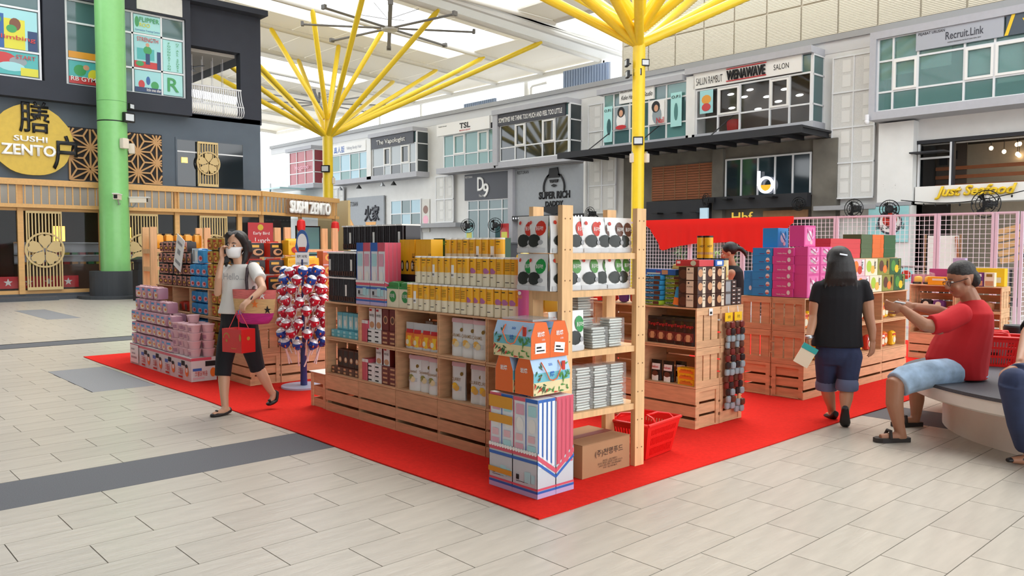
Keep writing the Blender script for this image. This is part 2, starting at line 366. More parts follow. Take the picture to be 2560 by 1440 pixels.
# round golden sign
lg = thing('restaurant_logo_sign', 'big round golden restaurant sign with black brushwork and white letters on the grey wall', 'sign', (FX+.02, 5.3, 4.3))
pts = [((1+.02*math.sin(a*2*PI/44*7)+.012*math.sin(a*2*PI/44*17))*math.cos(a*2*PI/44), (1+.02*math.sin(a*2*PI/44*5))*math.sin(a*2*PI/44)) for a in range(44)]
obj('disc', G().prism([(.98*a, .96*b) for a, b in pts], 'x', .08, .14).mesh('disc', M('gold'), 30), lg)
obj('backlit_gap', G().prism([(.93*a, .92*b) for a, b in pts], 'x', 0, .08).mesh('backlit_gap', M('lamp_halo', '#f3e7ae', .5, emit=.6)), lg)  # glowing layer behind the disc, the backlight of the sign
text('膳', 'black', lg, (.16, .05, .62), 'e', w=.72, h=.85, depth=.03, bold=.008, name='brush_character')
text('户', 'black', lg, (.16, .78, -.28), 'e', w=.62, h=.95, depth=.03, bold=.015, name='brush_character')
text('SUSHI', 'sign_white', lg, (.17, -.05, .02), 'e', w=.8, h=.15, depth=.04, bold=.02)
text('ZENTO', 'sign_white', lg, (.17, -.1, -.28), 'e', w=1.3, h=.3, depth=.04, bold=.03)
# star lattice panels
def lattice(y0, y1, z0, z1):
    g = G(); s = .62; hgt = s*math.sqrt(3)/2; segs = set()
    def clip(a, b):
        t0, t1 = 0, 1
        for k, (lo, hi) in enumerate(((y0, y1), (z0, z1))):
            d = b[k]-a[k]
            for p, q in ((-d, a[k]-lo), (d, hi-a[k])):
                if abs(p) < 1e-9:
                    if q < 0: return None
                else:
                    t = q/p
                    if p < 0: t0 = max(t0, t)
                    else: t1 = min(t1, t)
        return None if t0 >= t1 else ((a[0]+(b[0]-a[0])*t0, a[1]+(b[1]-a[1])*t0), (a[0]+(b[0]-a[0])*t1, a[1]+(b[1]-a[1])*t1))
    for i in range(-2, 9):
        for j in range(-2, 9):
            A = (y0+i*hgt, z0+j*s+(i % 2)*s/2); B = (A[0], A[1]+s); Cc = (A[0]+hgt, A[1]+s/2); D = (A[0]-hgt, A[1]+s/2)
            for tri in ((A, B, Cc), (A, B, D)):
                ce = (sum(p[0] for p in tri)/3, sum(p[1] for p in tri)/3)
                for k in range(3):
                    segs.add((tri[k], ce)); segs.add(tuple(sorted((tri[k], tri[(k+1) % 3]))))
    for a, b in segs:
        c = clip(a, b)
        if not c: continue
        a, b = c; d = Vector((0, b[0]-a[0], b[1]-a[1])); ln = d.length
        if ln < .02: continue
        T = Matrix.Translation((FX+.06, a[0], a[1])) @ Matrix.Rotation(math.atan2(d.z, d.y), 4, 'X')
        q_ = .0004*(len(g.f) % 37); g.box(-.02-q_, 0, -.022, .02+q_, ln, .022, 0, T)
    return g
lat = thing('lattice_screen', 'carved timber star lattice screen on the grey wall behind the green column', 'screen', (0, 0, 0))
for a, b in ((6.22, 7.45), (7.5, 8.72)): obj('lattice_panel', lattice(a, b, 3.3, 4.74).mesh('lattice_panel', M('timber_lattice', '#c89a66', .6)), lat)
obj('backing', G().box(FX+.005, 6.2, 3.3, FX+.03, 8.75, 4.78).mesh('backing', M('room_dark')), lat)
# upper restaurant window with slatted screen
W3 = struct(obj('window_3', G().box(FX-.02, 9.15, 4.7, FX+.03, 11.35, 4.76).box(FX-.02, 9.15, 3.3, FX+.03, 9.2, 4.7).box(FX-.02, 11.28, 3.3, FX+.03, 11.35, 4.7).mesh('window_3', M('slate_wall'))))
pane(W3, 9.2, 3.3, 9.95, 4.7, FX+.012, M('dark_glass')); pane(W3, 9.95, 3.3, 11.28, 4.7, FX+.012, M('dark_glass'))
obj('transom', G().box(FX+.0, 9.2, 4.32, FX+.04, 11.28, 4.36).mesh('transom', M('win_frame')), W3)
obj('wall_lantern', G().box(FX+.03, 9.32, 4.0, FX+.05, 9.5, 4.16).mesh('wall_lantern', M('lamp_warm')), W3)
def flower_screen(name, label, y0, y1, z0, z1, x, disc=True, zc=None, r=.42):
    t = thing(name, label, 'screen', (x, (y0+y1)/2, z0)); w_ = y1-y0; h_ = z1-z0
    n = int(w_/.075)
    sl = G().box(-.02, -.014, 0, .02, .014, h_).mesh('slat', M('timber_pale'))
    for i in range(n): obj('slat', sl, t, (0, -w_/2+w_*(i+.5)/n, 0))
    obj('screen_frame', G().box(-.03, -w_/2-.03, 0, .03, -w_/2, h_).box(-.03, w_/2, 0, .03, w_/2+.03, h_).box(-.03, -w_/2, h_-.06, .03, w_/2, h_).box(-.03, -w_/2, 0, .03, w_/2, .08).mesh('screen_frame', M('timber_pale')), t)
    if disc:
        g = G(); zc = zc or h_*.5
        ring = lambda R, x_: [(x_, R*math.cos(2*PI*i/32), zc+R*math.sin(2*PI*i/32)) for i in range(32)]
        g.loft([ring(r, .03), ring(r, .06), ring(r*.9, .06), ring(r*.9, .03)], 0, False)
        for k in range(5):
            a = PI/2+k*2*PI/5; P = []
            for uu, vv in ((.1, .03), (.45, .3), (.75, .32), (.88, .16), (.78, 0), (.88, -.16), (.75, -.32), (.45, -.3), (.1, -.03)):
                P.append((r*(uu*math.cos(a)-vv*math.sin(a)), zc+r*(uu*math.sin(a)+vv*math.cos(a))))
            g.prism(P, 'x', .03, .055)
        obj('flower_disc', g.mesh('flower_disc', M('timber_disc', '#cdb27c', .55)), t)
    return t
flower_screen('slatted_screen', 'slatted timber screen with round flower disc in the upper restaurant window', 9.82, 10.4, 3.3, 4.68, FX+.1, True, .72, .37)
# timber fascia with balusters, posts and glazed storefront below
tf = thing('timber_fascia', 'long honey timber balustrade fascia running over the sushi shopfront', 'fascia', (0, 0, 0))
XF = FX+.5
segs = [((XF, -10), (XF, 11.6)), ((XF, 11.6), (XF-2.0, 15.6))]
for (xa, ya), (xb, yb) in segs:
    ln = math.hypot(xb-xa, yb-ya); an = math.atan2(yb-ya, xb-xa)
    T = lambda x, y: None
    for nm, z0, z1, t in (('top_rail', 3.06, 3.22, .12), ('bottom_rail', 2.46, 2.56, .1)):
        obj(nm, G().box(0, -t, z0, ln, 0, z1).mesh(nm, M('timber')), tf, (xa, ya, 0), rz=an)
    bl = G().box(-.015, -.06, 2.56, .015, -.03, 3.06).mesh('baluster', M('timber'))
    n = int(ln/.19); s0 = 0 if ya > 0 else int((3.9-ya)/.19)
    for i in range(s0, n):
        q = (i+.5)*ln/n
        obj('baluster', bl, tf, (xa+q*math.cos(an), ya+q*math.sin(an), 0), rz=an)
    obj('soffit', G().box(0, .0, 2.5, ln, .5, 2.56).box(0, .55, 2.56, ln, .6, 3.2).mesh('soffit', M('room_light')), tf, (xa, ya, 0), rz=an)
for y in (4.9, 6.9, 9.0, 10.95): obj('post', G().box(XF-.14, y-.07, .15, XF-.02, y+.07, 3.06).mesh('post', M('timber')), tf)
for q in (.1, 2.2, 4.3): obj('post', G().box(-.07, -.06, .15, .07, .06, 3.06).mesh('post', M('timber')), tf, (XF-.12-2*q/4.5, 11.65+4*q/4.5, 0), rz=1.1)
st = struct(obj('wall_storefront', G().box(FX-6, -12, .15, FX-5.9, 16, 3.2).box(FX-6, -12, 3.1, FX, 11.9, 3.2).mesh('wall_storefront', M('room_dark'))))
obj('floor_inside', G().box(FX-6, -12, 0, FX+.45, 16, .15).mesh('floor_inside', M('kerb')), st)
obj('kerb', G().box(FX+.45, -12, 0, FX+1.2, 5.6, .09).box(FX+.45, 5.6, 0, FX+.9, 13, .09).mesh('kerb', M('kerb')), st)
for k, (a, b) in enumerate(((2.0, 4.83), (4.97, 6.83), (6.97, 8.93), (9.07, 10.88), (11.02, 11.6))):
    wn = struct(obj('window_%d' % (k+4), G().box(FX+.36, a, .15, FX+.42, b, .25).box(FX+.36, a, 2.38, FX+.42, b, 2.46).mesh('w', M('timber'))))
    obj('pane', G().box(FX+.38, a, .25, FX+.392, b, 2.38).mesh('pane', M('clear_glass')), wn)
# shelves with goods inside the storefront
for k, (y0, y1) in enumerate(((2.4, 4.6), (5.2, 8.6))):
    ct = thing('display_counter', ('long dark' if k else 'short dark')+' food display counter lit behind the sushi shop glass', 'counter', (FX-1.6, (y0+y1)/2, .15))
    obj('body', G().box(-.4, (y0-y1)/2, 0, .4, (y1-y0)/2, .75).mesh('body', M('counter_brown', '#6a4a38', .6, noise=.1)), ct)
    obj('shelf', G().box(-.4, (y0-y1)/2, 1.0, .3, (y1-y0)/2, 1.03).box(-.42, (y0-y1)/2, .75, -.38, (y1-y0)/2, 1.4).box(-.4, (y0-y1)/2, 1.37, .3, (y1-y0)/2, 1.4).mesh('shelf', M('steel')), ct)
    for j in range(int((y1-y0)/.22)):
        for lv, z in enumerate((.9, 1.18)):
            tag(obj('food_tray', G().box(-.12, -.08, 0, .12, .08, .07).mesh('food_tray', M(random.choice(['p_orange', 'p_green', 'p_brown', 'p_yellow', 'p_red']))), None, (FX-1.55, y0+.15+j*.22, z+(.0))), '%s packed food tray along the %s shelf of the %s sushi counter' % (ORD[j], ('lower', 'upper')[lv], ('left', 'long')[k]), 'food tray', 'food trays in the sushi shop')
    obj('tray_rack', G().box(-.3, (y0-y1)/2, .75, .2, (y1-y0)/2, .9-.15+.0).mesh('tray_rack', M('steel')), ct)
wb = thing('star_banner', 'low red banner with white star figures along the bottom of the sushi shop glass', 'banner', (FX+.33, 3.0, .3))
obj('cloth', G().box(0, -1.0, 0, .01, 3.3, .32).mesh('cloth', M('red_print')), wb)
for i in range(9):
    P = [(math.cos(PI/2+k*PI/5)*(.11 if k % 2 == 0 else .045), math.sin(PI/2+k*PI/5)*(.11 if k % 2 == 0 else .045)) for k in range(10)]
    obj('star', G().prism(P, 'x', .012, .014).mesh('star', M('white')), wb, (0, -.8+i*.48, .16))
flower_screen('slatted_screen', 'slatted screen with flower disc in the glass left of the green column', 5.05, 5.85, .25, 2.38, FX+.47, True, 1.08, .48)
flower_screen('slatted_screen', 'slatted screen with flower disc just right of the green column', 7.6, 8.4, .25, 2.38, FX+.47, True, 1.08, .48)
flower_screen('slatted_screen', 'slatted screen with flower disc behind the woman in white', 9.7, 10.5, .25, 2.38, FX+.47, True, 1.08, .48)
for k, y in enumerate((5.45, 8.0, 10.1)):
    tag(obj('wall_lamp', G().box(0, -.16, 0, .1, .16, .5).mesh('wall_lamp', M('lamp_warm')), None, (FX-5.0, y-.9, 1.6)), 'warm glowing lamp box behind the %s slatted screen from left' % ORD[k], 'lamp', 'warm lamps in the sushi shop')
pb = thing('promo_banner', 'red hanging banner reading Early Bird Lunch in the sushi shop window', 'banner', (FX+.6, 11.15, 1.35))
obj('cloth', G().box(0, 0, 0, .01, .85, .85).mesh('cloth', M('banner_red', '#b8353a', .6)), pb)
text('Early Bird', 'white', pb, (.014, .45, .5), 'e', w=.55, h=.12); text('Lunch', 'white', pb, (.014, .48, .28), 'e', w=.5, h=.18); obj('emblem', G().disce(.42, .7, .1, .013).mesh('emblem', M('gold')), pb)
# the angled shop end with its sign, menu board, lanterns
zs = thing('shop_name_sign', 'glowing white block letters of the shop name on the timber fascia end', 'sign', (XF-1.0+.12, 13.75, 2.78), rz=PI/2+.4636-PI/2)
text('SUSHI ZENTO', 'sign_white', zs, (.07, .1, 0), 'e', w=2.35, h=.42, depth=.08, bold=.03)
obj('back_board', G().box(0, -1.15, -.24, .03, 1.35, .24).mesh('back_board', M('wood_dark')), zs)
for k, (x, y) in enumerate(((XF-.55, 13.3), (XF-1.55, 15.2))):
    ln = thing('paper_lantern', ('left' if k == 0 else 'right')+' red paper lantern hanging under the white block letters', 'lantern', (x+.1, y, 1.95))
    obj('shade', G().lathe([(.06, 0), (.13, .05), (.15, .2), (.13, .36), (.06, .41)], 10).mesh('shade', M('lantern_red', '#d3201d', .6, emit=.15), 30), ln)
    obj('cord', G().cyl(0, 0, .41, .62, .008, 5).mesh('cord', M('black')), ln)
obj('pane', G().box(0, 0, .25, 4.4, .012, 2.4).mesh('pane', M('clear_glass')), st, (XF-.2, 11.7, 0), rz=math.atan2(4, -2))
ib = struct(obj('wall_shop_end', G().box(FX-4, 16.2, 0, FX-1.7, 16.3, 3.2).mesh('wall_shop_end', M('timber_pale'))))
bo = thing('menu_board', 'dark menu board with round crest standing inside the shop end', 'menu board', (FX-1.5, 13.1, .15))
obj('board', G().box(0, -.6, 0, .05, .6, 1.9).mesh('board', M('navy_wall')), bo); obj('crest', G().disce(0, 1.65, .16, .06).mesh('crest', M('gold')), bo)
obj('white_panel', G().box(.05, -.5, .2, .07, .5, 1.3).mesh('white_panel', M('white')), bo)
bo = thing('menu_board', 'glass framed white menu board hanging between the two red lanterns', 'menu board', (FX-1.9, 14.6, 1.1))
obj('frame', G().box(0, -.5, 0, .04, .5, 1.1).mesh('frame', M('black')), bo); obj('sheet', G().box(.04, -.45, .05, .05, .45, 1.05).mesh('sheet', M('p_sky')), bo)
# neighbouring street visible past the corner: glass canopy
cn = thing('glass_canopy', 'stepped blue glass canopy blades beyond the corner of the dark building', 'canopy', (-44, 22.0, 3.2))
for i in range(5): obj('blade', G().box(-1.2, -.8, i*.38, 2.4-i*.15, .8, i*.38+.08).mesh('blade', M('blade_glass', '#9fc6cc', .2, spec=.8)), cn)
obj('post', G().cyl(-1, 0, -3.2, 2, .06, 8).mesh('post', M('white_metal')), cn)
# green column with plinth, lamps and cameras
gcx, gcy = -23.9, 7.05
gcol = thing('green_column', 'tall thick light green round column on a dark plinth by the sushi shop', 'column', (gcx, gcy, 0))
obj('shaft', G().cyl(0, 0, .75, 12, .378, 40).mesh('shaft', M('green_paint', '#86c87a', .3, noise=.03), 40), gcol)
for z in (5.4,): obj('joint', G().cyl(0, 0, z, z+.015, .381, 32).mesh('joint', M('green_dark', '#5f9a58', .4)), gcol)
obj('plinth', G().cyl(0, 0, .06, .75, .66, 32).cyl(0, 0, 0, .08, .95, 32).mesh('plinth', M('plinth_grey', '#3d4145', .6)), gcol)
obj('strap', G().cyl(0, 0, 4.85, 4.88, .382, 24).mesh('strap', M('black')), gcol)
def floodlight(x, y, z, rz, label, s=1):
    t = thing('floodlight', label, 'floodlight', (x, y, z), rz)
    obj('housing', G().box(0, -.12*s, 0, .08*s, .12*s, .2*s).mesh('housing', M('black')), t); obj('lens', G().box(.08*s, -.095*s, .03*s, .084*s, .095*s, .17*s).mesh('lens', M('lens', '#cfd6d8', .2)), t)
    obj('bracket', G().box(-.08*s, -.02, .06*s, 0, .02, .1*s).mesh('bracket', M('black')), t)
floodlight(gcx+.33, gcy+.3, 4.85, .3, 'black floodlight strapped to the right side of the green column', 1.3)
floodlight(gcx+.1, gcy+.45, 5.25, .6, 'small pale floodlight above the other on the green column', .8)
for k, (a, z) in enumerate(((.35, 4.1), (1.15, 4.0))):
    t = thing('loudspeaker', ('left' if k == 0 else 'right')+' cream box loudspeaker fixed to the green column', 'speaker', (gcx+.38*math.cos(a), gcy+.38*math.sin(a), z), a)
    obj('cabinet', G().pillow(.16, .2, .3, .3, 3, c=(.1, 0, 0)).mesh('cabinet', M('cream_plastic', '#ded2c0', .5), 30), t); obj('bracket', G().box(-.02, -.03, .1, .04, .03, .18).mesh('bracket', M('offwhite')), t)
for k, (a, rz) in enumerate(((.1, -.5), (1.0, .9))):
    t = thing('security_camera', ('left' if k == 0 else 'right')+' white tubular security camera on the green column', 'camera', (gcx+.38*math.cos(a), gcy+.38*math.sin(a), 2.6-.05*k), rz)
    obj('body', G().box(.05, -.06, .1, .5, .06, .24).mesh('body', M('cream_plastic')), t); obj('hood', G().box(.03, -.075, .24, .56, .075, .26).mesh('hood', M('white')), t)
    obj('arm', G().tube([(-.02, 0, 0), (.12, 0, -.02), (.22, 0, .1)], .02, 6).mesh('arm', M('steel')), t); obj('lens', G().box(.5, -.045, .12, .505, .045, .22).mesh('lens', M('black')), t)
# litter bin beside the column
t = thing('litter_bin', 'black octagonal litter bin with round white badge beside the green column', 'bin', (-22.3, 7.3, 0), .3)
oct_ = lambda r: [(r*math.cos(PI/8+k*PI/4), r*math.sin(PI/8+k*PI/4)) for k in range(8)]
obj('body', G().prism(oct_(.3), 'z', 0, .82).mesh('body', M('bin_black', '#17191b', .45)), t)
obj('hood', G().prism(oct_(.27), 'z', .82, 1.05).mesh('hood', M('bin_black')), t); obj('lid', G().loft([[(*p, z) for p in oct_(r)] for r, z in ((.34, 1.03), (.34, 1.09), (.18, 1.16))]).mesh('lid', M('bin_black')), t)
obj('badge', G().disce(0, .7, .07, .29).mesh('badge', M('white')), t)
# ---------------------------------------------------------------- long two storey shop row along the far right
M('render_white', '#e4e4e1', .8, noise=.03, scale=3); M('render_grey', '#a2a3a6', .75, noise=.03); M('slab_grey', '#b3b4ba', .7, noise=.03); M('cap_grey', '#a2a3a4', .7)
M('concrete', '#6f6b62', .85, noise=.22, scale=1.6); M('perf', '#d4d4d0', .7, noise=.05, scale=40); M('perf_pale', '#e2e2de', .7); M('sign_dark', '#3b3d46', .5); M('sign_grey', '#a9adb5', .5); M('panel_grey', '#9ca1a6', .5, noise=.03)
M('aqua_glass', '#5d8b88', .08, spec=.7); M('night_glass', '#1f2c31', .05, spec=.9); M('blind', '#9cc5bd', .5); M('black_steel', '#25262b', .6); M('beige_louvre', '#b5ab97', .7, noise=.04, st=(1, 1, 1))
YW, YF = 23.56, 22.88
wr = struct(obj('wall_right', G().box(-48, YW, 4.3, 8, YW+.4, 7.62).box(-48, YW, 0, -8.8, YW+.4, 4.3).box(-8.8, YW, 2.65, 8, YW+.4, 3.12).mesh('wall_right', M('render_white'))))
obj('parapet', G().box(-48, YW-.12, 7.6, 8, YW+.5, 7.78).mesh('parapet', M('cap_grey')), wr)
obj('recess_strip', G().box(-48, YW-.02, 7.25, 8, YW, 7.6).mesh('recess_strip', M('render_pale', '#d2d3d4', .8)), wr)
WN = [20]
def winS(x0, x1, z0, z1, y, xs, zs, glass, t=.05, casements=()):
    W = struct(obj('window_%d' % WN[0], G().box(x0-t, y-.04, z0-t, x1+t, y+.04, z0).box(x0-t, y-.04, z1, x1+t, y+.04, z1+t).box(x0-t, y-.04, z0, x0, y+.04, z1).box(x1, y-.04, z0, x1+t, y+.04, z1).mesh('window', M('win_frame')))); WN[0] += 1
    g = G()
    for x in xs: g.box(x-t/2, y-.045, z0, x+t/2, y+.03, z1)
    for z in zs: g.box(x0, y-.04, z-t/2, x1, y+.03, z+t/2)
    obj('mullion', g.mesh('mullion', M('win_frame')), W)
    X = [x0]+list(xs)+[x1]; Z = [z0]+list(zs)+[z1]
    for i in range(len(X)-1):
        for j in range(len(Z)-1):
            gm = glass[(i+j) % len(glass)] if isinstance(glass, list) else glass
            obj('pane', G().box(X[i], y-.008, Z[j], X[i+1], y+.008, Z[j+1]).mesh('pane', gm), W)
    for i, j in casements:
        a, b, c, d = X[i]+.02, X[i+1]-.02, Z[j]+.02, Z[j+1]-.02
        obj('casement', G().box(a, y-.07, c+.06, a+.06, y-.01, d-.06).box(b-.06, y-.07, c+.06, b, y-.01, d-.06).box(a, y-.07, c, b, y-.01, c+.06).box(a, y-.07, d-.06, b, y-.01, d).mesh('casement', M('white')), W)
    return W
def winE(y0, y1, z0, z1, x, zs, glass, t=.05):   # return window facing +X
    W = struct(obj('window_%d' % WN[0], G().box(x-.04, y0, z0-t, x+.04, y1, z0).box(x-.04, y0, z1, x+.04, y1, z1+t).box(x-.04, y0-.03, z0, x+.04, y0+.03, z1).box(x-.04, y1-.03, z0, x+.04, y1, z1).mesh('window', M('win_frame')))); WN[0] += 1
    Z = [z0]+list(zs)+[z1]
    for z in zs: obj('mullion', G().box(x-.04, y0, z-t/2, x+.04, y1, z+t/2).mesh('mullion', M('win_frame')), W)
    for j in range(len(Z)-1): obj('pane', G().box(x-.008, y0, Z[j], x+.008, y1, Z[j+1]).mesh('pane', glass), W)
def bay(x0, x1, z0, z1, cap0, cap1, ret=True, slab='slab_grey'):
    g = G().box(x0-.05, YF-.1, z0, x1+.15, YW, z0+.25)
    obj('bay_slab', g.mesh('bay_slab', M(slab)), wr)
    if cap1: obj('bay_cap', G().box(cap0, YF-.2, z1, cap1+.2, YW, z1+.2).mesh('bay_cap', M('slab_grey')), wr)
    obj('bay_back', G().box(x0, YF+.55, z0+.25, x1, YF+.6, z1).mesh('bay_back', M('room_dark')), wr)
def sign(name, label, x0, x1, z0, z1, mat, words, y=YF-.06, t=.08, cat='sign'):
    s = thing(name, label, cat, ((x0+x1)/2, y, z0)); w_ = x1-x0
    obj('board', G().box(-w_/2, -t/2, 0, w_/2, t/2, z1-z0).mesh('board', mat), s)
    for body, m, cx, cz, w, h, *r in words: text(body, m, s, (cx-(x0+x1)/2, -t/2-.004, cz-z0), 's', w=w, h=h, depth=r[0] if r else .003, bold=r[1] if len(r) > 1 else .01, shear=r[2] if len(r) > 2 else 0)
    return s
# far red bay
bay(-44.2, -41.4, 4.8, 7.0, -44.4, -41.5)
M('red_glass', '#a43b45', .2, spec=.6); M('red_glass_dark', '#8c2531', .2, spec=.6)
winS(-44.15, -41.4, 5.08, 6.95, YF, [-43.3, -42.3], [5.7, 6.35], M('red_glass')); winE(YF, YW, 5.08, 6.95, -41.35, [5.7, 6.35], M('red_glass_dark'))
text('Hoganbo', 'p_pink', wr, (-42.6, YF-.1, 6.0), 's', w=1.6, h=.35)
# bay with white sign and the dark lettered sign
bay(-39.35, -31.5, 4.8, 6.98, -35.4, -31.7)
winS(-39.3, -35.75, 5.06, 6.35, YF, [-38.4, -37.4, -36.5], [5.5], [M('pale_blue_glass', '#8fb6c4', .08, spec=.8), M('aqua_glass')])
sign('shop_sign', 'long white shop sign with blue characters over pale blue windows', -39.35, -35.75, 6.42, 6.95, M('white'), [('真人版', 'blue_print', -38.4, 6.66, 1.1, .35), ('Viking Body Hair', 'sign_grey', -36.9, 6.66, 1.5, .2)])
obj('pier', G().box(-35.7, YF-.1, 4.9, -35.3, YW, 7.0).mesh('pier', M('render_white')), wr)
winS(-35.2, -31.5, 5.06, 6.4, YF, [-34.2, -33.6, -32.7, -32.0], [5.5], [M('night_glass'), M('grey_glass', '#9aa3a6', .1, spec=.8)], casements=((1, 1), (3, 1))); winE(YF, YW, 5.06, 6.95, -31.45, [5.6, 6.4], M('night_glass'))
sign('shop_sign', 'dark grey sign with white small-capital letters above striped windows', -35.25, -31.6, 6.42, 6.97, M('sign_dark'), [('The Vapologist', 'white', -33.5, 6.66, 2.5, .3, .02)])
# TSL and quotation bay
bay(-29.75, -25.8, 4.8, 6.9, None, None); bay(-25.7, -21.45, 4.78, 7.02, -25.8, -21.65)
winS(-29.4, -25.9, 5.08, 6.5, YF+.1, [-28.7, -27.9, -27.0, -26.3], [5.6], M('aqua_glass'), casements=((1, 1), (3, 1)))
sign('shop_sign', 'wide white sign with three bold black letters over green tinted windows', -29.75, -26.05, 6.52, 7.06, M('white'), [('TSL', 'ink', -27.7, 6.83, .75, .25, .003, .03), ('Pejabat Urusan', 'ink', -29.3, 6.93, .6, .07), ('MAKING GROUP', 'red_print', -27.7, 6.62, .75, .07)])
obj('pier', G().box(-25.8, YF-.15, 4.9, -25.5, YW, 7.1).mesh('pier', M('slab_grey')), wr)
winS(-25.4, -21.5, 5.08, 6.52, YF, [-24.5, -23.9, -22.9, -22.2], [5.6], M('night_glass'), casements=((1, 1), (3, 1))); winE(YF, YW, 5.08, 6.98, -21.45, [5.6, 6.4], M('night_glass'))
sign('shop_sign', 'dark sign reading SOMETIMES WE THINK TOO MUCH above dark windows', -25.5, -21.6, 6.54, 7.0, M('sign_dark'), [('SOMETIMES WE THINK TOO MUCH AND FEEL TOO LITTLE', 'white', -23.6, 6.76, 3.7, .2, .003, .02)])
# nail studio + hair salon bay with black canopy
bay(-19.75, -16.05, 4.95, 7.06, -19.9, -16.3); bay(-15.7, -11.65, 4.95, 7.2, -16.0, -11.75)
winS(-19.65, -16.0, 5.15, 7.02, YF, [-19.2, -18.45, -17.6, -16.85], [5.7, 6.55], [M('aqua_glass'), M('teal_glass')], casements=((1, 1), (3, 1)))
sign('shop_sign', 'small white salon sign with black script behind the yellow column', -18.9, -17.35, 6.62, 7.1, M('white'), [('Keke Hair & Nail Studio', 'ink', -18.1, 6.82, 1.4, .16, .003, .01, .3), ('SALUN CANDY', 'ink', -18.5, 7.03, .7, .07)])
def wposter(label, x, z, w, h, base, blobs, words):
    g = G().box(-w/2, 0, 0, w/2, .01, h); ms = [base]
    for cx, cz, r, rz, m in blobs: ms.append(m); g.discs(cx, cz, r, -.003*len(ms), len(ms)-1, 14, rz)
    o = thing('window_poster', label, 'poster', (x, YF-.1, z)); obj('sheet', g.mesh('sheet', ms), o)
    for b, m, cx, cz, ww, hh in words: text(b, m, o, (cx, -.02, cz), 's', w=ww, h=hh, bold=.01)
wposter('grey poster of a woman with dark hair in the left salon window', -18.8, 5.72, .62, .8, M('p_grey'), [(0, .3, .22, .3, M('white')), (0, .6, .17, .19, M('black')), (.0, .56, .09, .12, M('p_skin')), (0, .06, .25, .08, M('red_print'))], [])
wposter('pale poster of a woman beside the red letters NAIL', -17.2, 5.72, .62, .8, M('white'), [(0, .3, .2, .3, M('p_grey')), (-.05, .6, .18, .2, M('black')), (-.03, .55, .09, .12, M('p_skin'))], [('Nail', 'red_print', .15, .12, .32, .2)])
wposter('narrow pale green nail polish poster at the right of the salon windows', -16.4, 5.55, .45, 1.15, M('p_pale'), [(0, .5, .08, .3, M('aqua_glass'))], [('O.P.I', 'ink', 0, 1.0, .35, .1)])
wposter('narrow pale green nail polish poster at the left of the salon windows', -19.42, 5.3, .4, 1.3, M('p_pale'), [(0.05, .55, .1, .3, M('teal_glass'))], [('O.P.I', 'ink', 0, 1.15, .32, .1)])
text('COLOUR\nperm\nmake up', 'ink', wr, (-17.95, YF-.12, 6.0), 's', w=.4, h=.8)
tag(text('NTI', 'cyan_led', None, (-17.98, YF-.14, 5.62), 's', w=.2, h=.12) if M('cyan_led', '#2fc7ff', .4, emit=3) else None, 'small glowing cyan letters low in the salon window by the column', 'sign')
obj('pier', G().box(-16.0, YF-.1, 5.0, -15.65, YW, 7.15).mesh('pier', M('render_white')), wr)
winS(-15.6, -11.65, 5.2, 6.62, YF, [-14.8, -14.0, -12.95, -12.3], [5.72], M('clear_glass'), casements=((1, 1), (3, 1))); winE(YF, YW, 5.2, 7.15, -11.6, [5.72, 6.6], M('teal_glass'))
obj('room', G().box(-15.6, YF+.5, 5.2, -11.7, YF+.54, 6.7).mesh('room', M('salon_brown', '#5d5148', .7, noise=.1, scale=2)), wr)
for k, (x, z) in enumerate(((-14.6, 6.45), (-14.1, 6.3), (-13.9, 6.5), (-13.3, 6.2), (-12.7, 6.35), (-12.9, 6.0), (-12.2, 6.1), (-14.55, 6.0), (-13.6, 5.85))):
    tag(obj('ceiling_lamp', G().ell((0, 0, 0), .13, .03, .04, 10, 6).mesh('ceiling_lamp', M('tube_light')), None, (x, YF+.4, z)), '%s white ceiling lamp counted in the hair salon window row' % ORD[k], 'lamp', 'salon ceiling lamps')
tag(obj('salon_chair', G().pillow(.45, .3, .4, .5, 3).mesh('salon_chair', M('red_print'), 40), None, (-14.4, YF+.3, 5.22)), 'red padded salon chair seen low in the hair salon window', 'chair')
wposter('blue food poster with a lobster in the hair salon window', -15.2, 5.85, .5, .75, M('p_sky'), [(0, .45, .18, .15, M('p_orange')), (0, .2, .17, .13, M('p_red'))], [])
sign('shop_sign', 'large white hair salon sign with raised dark letters between red lines', -15.72, -11.9, 6.7, 7.2, M('white'), [('SALUN RAMBUT', 'ink', -15.1, 6.92, 1.0, .24, .003, .0), ('WENAWAVE', 'ink', -13.75, 6.95, 1.35, .3, .06, .018), ('SALON', 'ink', -12.55, 6.95, .5, .17, .003, 0)])
for z in (6.76, 7.14): obj('red_line', G().box(-14.45, YF-.13, z, -13.05, YF-.1, z+.03).mesh('red_line', M('red_print')), wr)
cn = thing('black_canopy', 'long flat black steel canopy under the salon windows', 'canopy', (-15.8, YF, 4.72))
obj('deck', G().box(-5.0, -1.3, .14, 4.6, .6, .2).mesh('deck', M('black_steel')), cn)
for i in range(13): obj('rib', G().box(-4.9+i*.78, -1.25, 0, -4.85+i*.78, .5, .14).mesh('rib', M('black_steel')), cn)
obj('edge_beam', G().box(-5.0, -1.35, -.02, 4.6, -1.28, .2).mesh('edge_beam', M('black_steel')), cn)
for x in (-3.6, -1.4, 1.5): obj('stay', G().tube([(x, -1.2, .2), (x+.05, .55, 1.3)], .02, 5).mesh('stay', M('black_steel')), cn)
